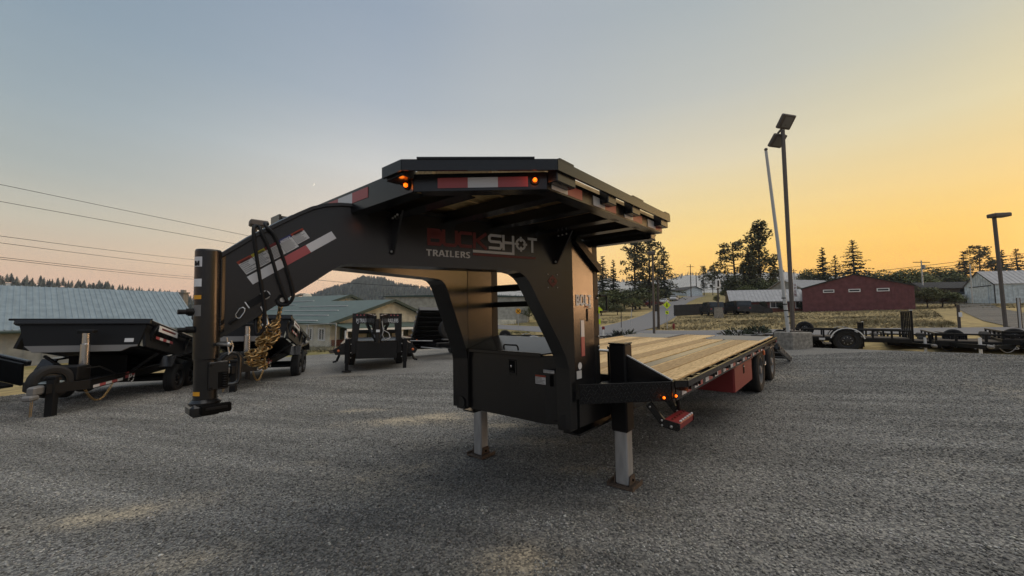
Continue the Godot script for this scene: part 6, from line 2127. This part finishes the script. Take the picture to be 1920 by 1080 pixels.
func overhead_deck(t: Node) -> void:
	var run := [Vector2(1.22, 0.13), Vector2(1.22, 1.60), Vector2(0.75, 2.0), Vector2(-0.75, 2.0), Vector2(-1.22, 1.60), Vector2(-1.22, 0.13)]
	var ring := [Vector2(1.29, 0.14), Vector2(1.29, 1.615), Vector2(0.78, 2.085), Vector2(0.625, 2.085)]
	var frame := Sh.new()
	for i in 5:
		var a: Vector2 = run[i]
		var b: Vector2 = run[i + 1]
		var top := 2.192 if i == 2 else 2.148
		var d := (b - a).normalized()
		var n := V(d.y, 0, -d.x) * -1.0
		if n.dot(V((a.x + b.x) * 0.5, 0, (a.y + b.y) * 0.5 - 1.0)) < 0.0:
			n = -n
		var e := d * 0.004
		frame.box(V((a.x + b.x) * 0.5, (2.068 + top) * 0.5, (a.y + b.y) * 0.5) - n * 0.008, V(a.distance_to(b) - 0.004, top - 2.068, 0.016), 0.0, Basis(V(d.x, 0, d.y), Vector3.UP, V(d.x, 0, d.y).cross(Vector3.UP)))
		frame.box(V((a.x + b.x) * 0.5, 2.0735, (a.y + b.y) * 0.5) - n * 0.05, V(a.distance_to(b) - 0.06, 0.009, 0.068), 0.0, Basis(V(d.x, 0, d.y), Vector3.UP, V(d.x, 0, d.y).cross(Vector3.UP)))
	frame.box(V(0, 2.105, 0.13), V(2.43, 0.075, 0.05))
	frame.box(V(0, 2.06, 0.115), V(2.30, 0.06, 0.09), 0.006)
	obj("overhead_frame", frame.done(), M.paint, t)
	for i in 5:
		obj("crossmember", Sh.new().box(V(0, 2.105, 0.45 + 0.33 * i), V(2.36 if i < 4 else 1.75, 0.07, 0.05), 0.004).box(V(0, 2.072, 0.45 + 0.33 * i), V(2.34 if i < 4 else 1.75, 0.006, 0.09)).done(), M.paint, t)
	# planks
	for i in 12:
		var x := -1.1 + 0.2 * i
		var w := 0.094
		var zf := func(q: float) -> float: return 1.97 if absf(q) < 0.74 else 1.97 - (absf(q) - 0.74) * 0.85
		var o := obj("plank", Sh.new().prism(PackedVector2Array([Vector2(x - w, 0.16), Vector2(x + w, 0.16), Vector2(x + w, zf.call(x + w)), Vector2(x - w, zf.call(x - w))]), Transform3D(Basis(V(1, 0, 0), V(0, 0, 1), V(0, -1, 0)), V(0, 2.152, 0)), -0.034).done(), M["pine%d" % (i % 3)], t)
		o.set_meta("kind", "part")
		o.remove_meta("kind")
	# rub rail on stand-offs, both sides
	for sd in [1.0, -1.0]:
		var rail := Sh.new()
		for i in 3:
			var a: Vector2 = ring[i] * Vector2(sd, 1)
			var b: Vector2 = ring[i + 1] * Vector2(sd, 1)
			var d := (b - a).normalized()
			var bs := Basis(V(d.x, 0, d.y), Vector3.UP, V(d.x, 0, d.y).cross(Vector3.UP))
			var n := bs.z * (1.0 if bs.z.dot(V(a.x + b.x, 0, a.y + b.y - 2.0)) > 0 else -1.0)
			rail.box(V((a.x + b.x) * 0.5, 2.162, (a.y + b.y) * 0.5) - n * 0.007, V(a.distance_to(b) - 0.003, 0.05, 0.014), 0.0, bs)
			rail.box(V((a.x + b.x) * 0.5, 2.184, (a.y + b.y) * 0.5) - n * 0.04, V(a.distance_to(b) - 0.08, 0.005, 0.05), 0.0, bs)
		var rr := obj("rub_rail", rail.done(), M.paint, t)
		for k in [[1.255, 1.52, 0.16], [1.255, 1.05, 0.10], [1.255, 0.72, 0.12], [1.255, 0.22, 0.14]]:
			obj("stake_pocket", Sh.new().box(V(sd * 1.248, 2.136, k[1]), V(0.054, 0.085, k[2]), 0.004).done(), M.paint, rr)
		obj("stake_pocket", Sh.new().box(V(sd * 0.70, 2.148, 2.035), V(0.13, 0.05, 0.066), 0.004).done(), M.paint, rr)
		for k in [[1.28, 1.54, 0.12], [1.28, 0.72, 0.16], [1.28, 0.2, 0.09]]:
			obj("cap_plate", Sh.new().box(V(sd * 1.282, 2.191, k[1]), V(0.018, 0.008, k[2])).done(), M.paint, rr)
		obj("cap_plate", Sh.new().box(V(sd * 1.02, 2.191, 1.86), V(0.52, 0.008, 0.018), 0.0, Basis(Vector3.UP, deg_to_rad(sd * 42.7))).done(), M.paint, rr)
		# gusset from crossmember down to the neck web
		var F := neck_frame(sd)
		var o := -1.0 if sd < 0 else 1.0
		for s in [1.34, 0.14]:
			var g := Transform3D(Basis(F.basis.z * o, V(0, 1, 0), (F.basis.z * o).cross(V(0, 1, 0))), F * V(-s, 0, o * 0.004))
			var gs := obj("gusset", Sh.new().prism(PackedVector2Array([Vector2(0, 1.85), Vector2(0.02, 1.85), Vector2(0.20, 2.066), Vector2(0, 2.066)]), g, 0.01).done(), M.paint, t)
			obj("bolt", Sh.new().ball(g * V(0.014, 1.865, 0.014), V(0.009, 0.009, 0.009), 8).done(), M.bolt, gs)
			for i in 3:
				obj("bolt", Sh.new().ball(g * V(0.06 + 0.045 * i, 2.05, 0.02), V(0.007, 0.007, 0.007), 8).done(), M.bolt, gs)
		# tape along the side channel
		for k in [[1.5675, 1.43, 0], [1.43, 1.29, 1], [1.172, 1.036, 0], [1.036, 0.895, 1], [0.775, 0.65, 0], [0.65, 0.503, 1], [0.40, 0.257, 0], [0.257, 0.135, 1]]:
			obj("reflector_tape", Sh.new().box(V(sd * 1.2215, 2.102, (float(k[0]) + float(k[1])) * 0.5), V(0.002, 0.052, absf(k[0] - k[1]))).done(), M.reflect_red if k[2] else M.reflect_white, t)
		# chamfer tape and lamp
		var ca := Vector2(0.836, 1.927)
		var cb := Vector2(1.152, 1.658)
		var cd := (cb - ca) / 3.0
		var cn := V(0.648 * sd, 0, 0.761)
		for i in 3:
			var m := ca + cd * (i + 0.5)
			obj("reflector_tape", Sh.new().box(V(m.x * sd, 2.104, m.y) + cn * 0.0015, V(cd.length(), 0.047, 0.002), 0.0, Basis(V(0.761 * sd, 0, -0.648), Vector3.UP, V(0.761 * sd, 0, -0.648).cross(Vector3.UP))).done(), M.reflect_white if i == 1 else M.reflect_red, t)
		marker_lamp(t, V(1.176 * sd, 2.108, 1.6375) + cn * 0.004, cn)
	for i in 7:
		obj("reflector_tape", Sh.new().box(V(0.355 - 0.08 - 0.164 * i, 2.148, 2.0015), V(0.163, 0.056, 0.002)).done(), M.reflect_red if i % 2 == 0 else M.reflect_white, t)
	marker_lamp(t, V(0.708, 2.104, 2.004), V(0, 0, 1))


func lower_deck(t: Node) -> void:
	# main beams and crossmembers
	for sd in [1.0, -1.0]:
		obj("main_beam", Sh.new().box(V(sd * 0.575, 0.70, -2.5), V(0.012, 0.30, 5.6)).box(V(sd * 0.575, 0.555, -2.45), V(0.15, 0.014, 5.75)).box(V(sd * 0.575, 0.85, -2.5), V(0.15, 0.014, 5.6)).done(), M.paint, t)
		obj("side_channel", Sh.new().box(V(sd * 1.205, 0.872, -2.66), V(0.02, 0.145, 5.2)).box(V(sd * 1.165, 0.804, -2.66), V(0.07, 0.01, 5.2)).done(), M.paint, t)
		obj("edge_strip", Sh.new().box(V(sd * 1.185, 0.951, -2.72), V(0.05, 0.012, 5.28)).done(), M.pine2, t)  # steel flange given light pine colour, painting in its bright sky reflection
		# tape on the channel
		var z := -0.20
		for i in 12:
			obj("reflector_tape", Sh.new().box(V(sd * 1.2165, 0.845, z - 0.05), V(0.002, 0.052, 0.115)).done(), M.reflect_white, t)
			obj("reflector_tape", Sh.new().box(V(sd * 1.2165, 0.845, z - 0.175), V(0.002, 0.052, 0.125)).done(), M.reflect_red, t)
			z -= 0.345
		# rub rail
		var rr := obj("rub_rail", Sh.new().box(V(sd * 1.2825, 0.928, -2.66), V(0.015, 0.052, 5.08), 0.004).done(), M.paint, t)
		obj("rail_return", Sh.new().bar(V(sd * 1.282, 0.928, -0.115), V(sd * 1.21, 0.928, -0.055), 0.012, 0.052).done(), M.paint, rr)
		for zz in [-0.16, -0.42, -0.98, -1.55, -2.13, -2.72, -3.30, -3.88, -4.46, -5.04]:
			obj("stake_pocket", Sh.new().box(V(sd * 1.245, 0.905, zz), V(0.058, 0.085, 0.012)).box(V(sd * 1.245, 0.905, zz - 0.085), V(0.058, 0.085, 0.012)).box(V(sd * 1.224, 0.905, zz - 0.042), V(0.012, 0.085, 0.08)).done(), M.paint, rr)
			obj("pocket_tab", Sh.new().box(V(sd * 1.272, 0.955, zz - 0.042), V(0.028, 0.005, 0.05)).done(), M.paint, rr)
	for i in 10:
		obj("crossmember", Sh.new().box(V(0, 0.875, -0.25 - 0.55 * i), V(2.36, 0.07, 0.04)).done(), M.paint, t)
	obj("front_channel", Sh.new().box(V(0, 0.875, -0.06), V(2.37, 0.148, 0.02)).done(), M.paint, t)
	# planks
	for i in 13:
		var x := -1.086 + 0.181 * i
		var steel := i == 10
		var r := Sh.new()
		var zend := -5.33 if absf(x) < 0.34 else -4.33
		r.box(V(x, 0.932 + (0.003 if steel else 0.001 * ((i * 7) % 3)), (-0.075 + zend) * 0.5), V(0.172 if not steel else 0.11, 0.036, absf(zend + 0.075)), 0.003)
		if steel:
			obj("steel_strip", r.done(), M.strip, t)
			obj("plank", Sh.new().box(V(x + 0.072, 0.932, -2.2), V(0.03, 0.036, 4.25), 0.003).done(), M.pine0, t)
		else:
			obj("plank", r.done(), M["pine%d" % ((i * 5) % 3)], t)
	for sd in [1.0, -1.0]:
		var dp := obj("dovetail_plate", Sh.new().box(V(sd * 0.77, 0.942, -4.85), V(0.86, 0.022, 1.02), 0.004).done(), M.grey_steel, t)
		for i in 12:
			for x in [0.36, 1.17]:
				obj("cleat", Sh.new().box(V(sd * x, 0.958, -4.40 - 0.082 * i), V(0.035, 0.014, 0.03), 0.004).done(), M.zinc, dp)
		# sloping tail and ramps
		obj("tail_beam", Sh.new().bar(V(sd * 0.72, 0.86, -5.3), V(sd * 0.72, 0.52, -6.9), 0.10, 0.16).done(), M.paint, t)
		obj("tail_corner", Sh.new().prism(PackedVector2Array([Vector2(-5.28, 0.95), Vector2(-5.62, 0.90), Vector2(-5.62, 0.80), Vector2(-5.28, 0.80)]), Transform3D(Basis(V(0, 0, 1), V(0, 1, 0), V(-1, 0, 0)), V(sd * 1.2 + 0.02, 0, 0)), 0.04).done(), M.paint, t)
		var rp := Sh.new()
		for x in [0.42, 0.72, 1.10]:
			rp.bar(V(sd * x, 0.66, -6.75), V(sd * x, 0.11, -9.2), 0.05, 0.12)
		var ramp := obj("ramp", rp.done(), M.paint, t)
		for i in 11:
			var k := (i + 0.5) / 11.0
			obj("ramp_rung", Sh.new().box(V(sd * 0.76, lerpf(0.69, 0.15, k), lerpf(-6.75, -9.2, k)), V(0.74, 0.05, 0.06), 0.01).done(), M.grey_steel if i % 4 == 1 else M.paint, ramp)
		obj("tail_light", Sh.new().box(V(sd * 1.19, 0.86, -5.64), V(0.08, 0.06, 0.03), 0.008).done(), M.reflect_red, t)
	obj("tail_deck", Sh.new().bar(V(0, 0.93, -5.36), V(0, 0.60, -6.85), 1.20, 0.03).done(), M.grey_steel, t)
	obj("tail_hinge", Sh.new().tube([V(-1.15, 0.62, -6.8), V(1.15, 0.62, -6.8)], 0.04, 8).done(), M.black, t)
	# running gear
	for z in [-4.66, -5.95]:
		for sd in [1.0, -1.0]:
			wheel(t, V(sd * 0.97, 0.435 if sd > 0 else 0.375, z), 0.365, 0.29, sd, V(1, 0, 0), M.grey_steel)
			wheel(t, V(sd * 0.66, 0.43 if sd > 0 else 0.38, z), 0.365, 0.25, sd, V(1, 0, 0), M.grey_steel)
		obj("axle", Sh.new().tube([V(-0.85, 0.36, z), V(0.85, 0.41, z)], 0.06, 8).done(), M.black, t)
		obj("leaf_spring", Sh.new().box(V(0.5, 0.47, z), V(0.08, 0.06, 0.9), 0.01).box(V(-0.5, 0.45, z), V(0.08, 0.06, 0.9), 0.01).done(), M.black, t)
	obj("fender_flap", Sh.new().box(V(1.10, 0.80, -5.38), V(0.18, 0.10, 0.5), 0.01).done(), M.grey_steel, t)
	var hk := obj("hanging_lamp", Sh.new().box(V(1.225, 0.775, -4.18), V(0.025, 0.075, 0.06), 0.01).done(), M.amber_off, t)
	obj("hook", Sh.new().tube([V(1.22, 0.74, -4.18), V(1.22, 0.60, -4.18), V(1.225, 0.585, -4.2), V(1.23, 0.59, -4.24), V(1.23, 0.64, -4.25)], 0.008, 6).done(), M.bolt, hk)
	# ---- red side box
	var rb := obj("side_toolbox", Sh.new().box(V(0.90, 0.632, -2.78), V(0.56, 0.30, 1.12), 0.008).done(), M.red, t)
	obj("door", Sh.new().box(V(1.184, 0.628, -2.78), V(0.012, 0.285, 1.10), 0.004).done(), M.red, rb)
	obj("door_lip", Sh.new().box(V(1.19, 0.786, -2.78), V(0.03, 0.012, 1.13), 0.003).done(), M.red, rb)
	var hl := obj("latch", Sh.new().box(V(1.192, 0.70, -2.76), V(0.006, 0.11, 0.075), 0.002).done(), M.dull, rb)
	obj("latch_key", Sh.new().ball(V(1.196, 0.735, -2.75), V(0.006, 0.012, 0.012), 8).done(), M.chrome, hl)
	# ---- front steps, wings, jacks
	for sd in [1.0, -1.0]:
		var a := V(sd * 1.20, 0, 0.0)
		var b := V(sd * 0.70, 0, 0.5)
		var d := (b - a).normalized()
		var n := V(0.7071 * sd, 0, 0.7071)
		var bs := Basis(d, Vector3.UP, d.cross(Vector3.UP))
		var st := obj("step_plate", Sh.new().box((a + b) * 0.5 + V(0, 0.880, 0) - n * 0.006, V(a.distance_to(b), 0.145, 0.012), 0.002, bs).done(), M.black, t)
		obj("step_floor", Sh.new().prism(PackedVector2Array([Vector2(sd * 1.19, 0.0), Vector2(sd * 0.70, 0.49), Vector2(sd * 0.655, 0.49), Vector2(sd * 0.655, -0.045), Vector2(sd * 1.19, -0.045)]), Transform3D(Basis(V(1, 0, 0), V(0, 0, 1), V(0, -1, 0)), V(0, 0.905, 0)), 0.01).done(), M.paint, st)
		var tr := Sh.new()
		for r in 5:
			for c in 24:
				var p := a + d * (0.015 + c * 0.0288 + (0.0144 if r % 2 else 0.0)) + V(0, 0.825 + r * 0.0275, 0) + n * 0.001
				if p.distance_to(V(a.x, p.y, a.z)) > 0.695:
					continue
				tr.box(p, V(0.026, 0.0065, 0.004), 0.0, bs * Basis(Vector3(0, 0, 1), 0.78 if (r + c) % 2 else -0.78))
		var tm := obj("tread_lug", tr.done(), M.paint, st)
		tm.set_meta("kind", "stuff")
		marker_lamp(t, a + d * 0.065 + V(0, 0.836, 0) + n * 0.004, n)
		obj("corner_post", Sh.new().box(V(sd * 1.20, 0.876, -0.03), V(0.02, 0.15, 0.045)).done(), M.paint, t)
		if sd > 0:
			marker_lamp(t, V(1.2145, 0.842, -0.03), V(1, 0, 0))
			obj("breakaway_hook", Sh.new().tube([V(1.2, 0.80, -0.14), V(1.2, 0.73, -0.14), V(1.2, 0.715, -0.16)], 0.014, 8).done(), M.black, t)
		var wg := obj("bulkhead_wing", Sh.new().prism(PackedVector2Array([Vector2(sd * 0.66, 0.80), Vector2(sd * 1.195, 0.80), Vector2(sd * 1.195, 0.952), Vector2(sd * 0.80, 1.137), Vector2(sd * 0.66, 1.19)]), Transform3D(Basis(), V(0, 0, -0.05)), 0.008).done(), M.paint, t)
		obj("wing_edge", Sh.new().bar(V(sd * 1.195, 0.955, -0.046), V(sd * 0.80, 1.140, -0.046), 0.016, 0.008, V(0, 1, 0)).done(), M.silver_print, wg)
		# jack
		var g := 0.045 if sd > 0 else 0.0
		var jk := obj("jack_tube", Sh.new().box(V(sd * 0.763, 0.855, -0.077 * sd), V(0.145, 0.72, 0.145), 0.012).done(), M.black, t)
		obj("jack_cap", Sh.new().box(V(sd * 0.763, 1.218, -0.077 * sd), V(0.150, 0.012, 0.150), 0.003).done(), M.paint, jk)
		obj("jack_leg", Sh.new().box(V(sd * 0.763, g + 0.27, -0.077 * sd), V(0.112, 0.50, 0.112), 0.010).done(), M.zinc, t)
		var ft := obj("jack_foot", Sh.new().box(V(sd * 0.763, g + 0.012, -0.077 * sd), V(0.215, 0.014, 0.20), 0.003).done(), M.rust, t)
		for q in [-1.0, 1.0]:
			obj("foot_lip", Sh.new().bar(V(sd * 0.763 + q * 0.107, g + 0.022, -0.077 * sd - 0.10), V(sd * 0.763 + q * 0.107, g + 0.022, -0.077 * sd + 0.10), 0.012, 0.035).done(), M.rust, ft)
			obj("foot_ear", Sh.new().prism(PackedVector2Array([Vector2(-0.06, g + 0.018), Vector2(0.06, g + 0.018), Vector2(0.04, g + 0.10), Vector2(-0.04, g + 0.10)]), Transform3D(Basis(V(0, 0, 1), V(0, 1, 0), V(-1, 0, 0)), V(sd * 0.763 + q * 0.066 + 0.004, 0, -0.077 * sd)), 0.008).done(), M.rust, ft)
			obj("foot_bolt", Sh.new().ball(V(sd * 0.763 + q * 0.072, g + 0.06, -0.077 * sd), V(0.012, 0.012, 0.012), 8).done(), M.dull, ft)
		obj("jack_bracket", Sh.new().box(V(sd * 0.68, 0.74, -0.077 * sd), V(0.06, 0.22, 0.12), 0.006).done(), M.paint, jk)
		obj("pull_pin", Sh.new().tube([V(sd * 0.70, 1.16, 0.02), V(sd * 0.60, 1.17, 0.10)], 0.012, 8).done(), M.bolt, jk)
	# underframe sloping back from the riser
	for sd in [1.0, -1.0]:
		obj("gooseneck_foot", Sh.new().prism(PackedVector2Array([Vector2(0.44, 0.62), Vector2(-0.3, 0.60), Vector2(-0.8, 0.55), Vector2(-0.8, 0.82), Vector2(0.44, 0.82)]), Transform3D(Basis(V(0, 0, 1), V(0, 1, 0), V(-1, 0, 0)), V(sd * 0.655 + 0.006, 0, 0)), 0.012).done(), M.paint, t)
	obj("underpan", Sh.new().box(V(0, 0.625, 0.22), V(1.12, 0.01, 0.44)).done(), M.paint, t)
	# ---- red fold-down step
	var fs := obj("fold_step", Sh.new().box(V(1.222, 0.655, -0.08), V(0.115, 0.055, 0.33), 0.006, Basis(Vector3(0, 0, 1), deg_to_rad(-8))).done(), M.red, t)
	for i in 6:
		for k in 2:
			obj("step_tooth", Sh.new().box(V(1.275 - 0.055 * k, 0.683 + 0.008 * k, 0.05 - 0.053 * i), V(0.012, 0.008, 0.026)).done(), M.reflect_white if k == 0 else M.red_dark, fs)
	for z in [0.095, -0.25]:
		obj("step_side", Sh.new().prism(PackedVector2Array([Vector2(1.145, 0.635), Vector2(1.27, 0.618), Vector2(1.285, 0.63), Vector2(1.285, 0.672), Vector2(1.15, 0.692)]), Transform3D(Basis(), V(0, 0, z)), 0.012).done(), M.paint, fs)
		obj("bolt", Sh.new().ball(V(1.225, 0.645, z + 0.014), V(0.012, 0.012, 0.006), 8).done(), M.bolt, fs)
		for y in [0.645, 0.68]:
			obj("bolt", Sh.new().ball(V(1.158, y, z + 0.014), V(0.009, 0.009, 0.006), 8).done(), M.bolt, fs)
		obj("step_arm", Sh.new().bar(V(1.055, 0.785, z - 0.01), V(1.165, 0.655, z - 0.01), 0.02, 0.05).done(), M.paint, fs)
		obj("bolt", Sh.new().ball(V(1.07, 0.765, z + 0.008), V(0.009, 0.009, 0.006), 8).done(), M.bolt, fs)
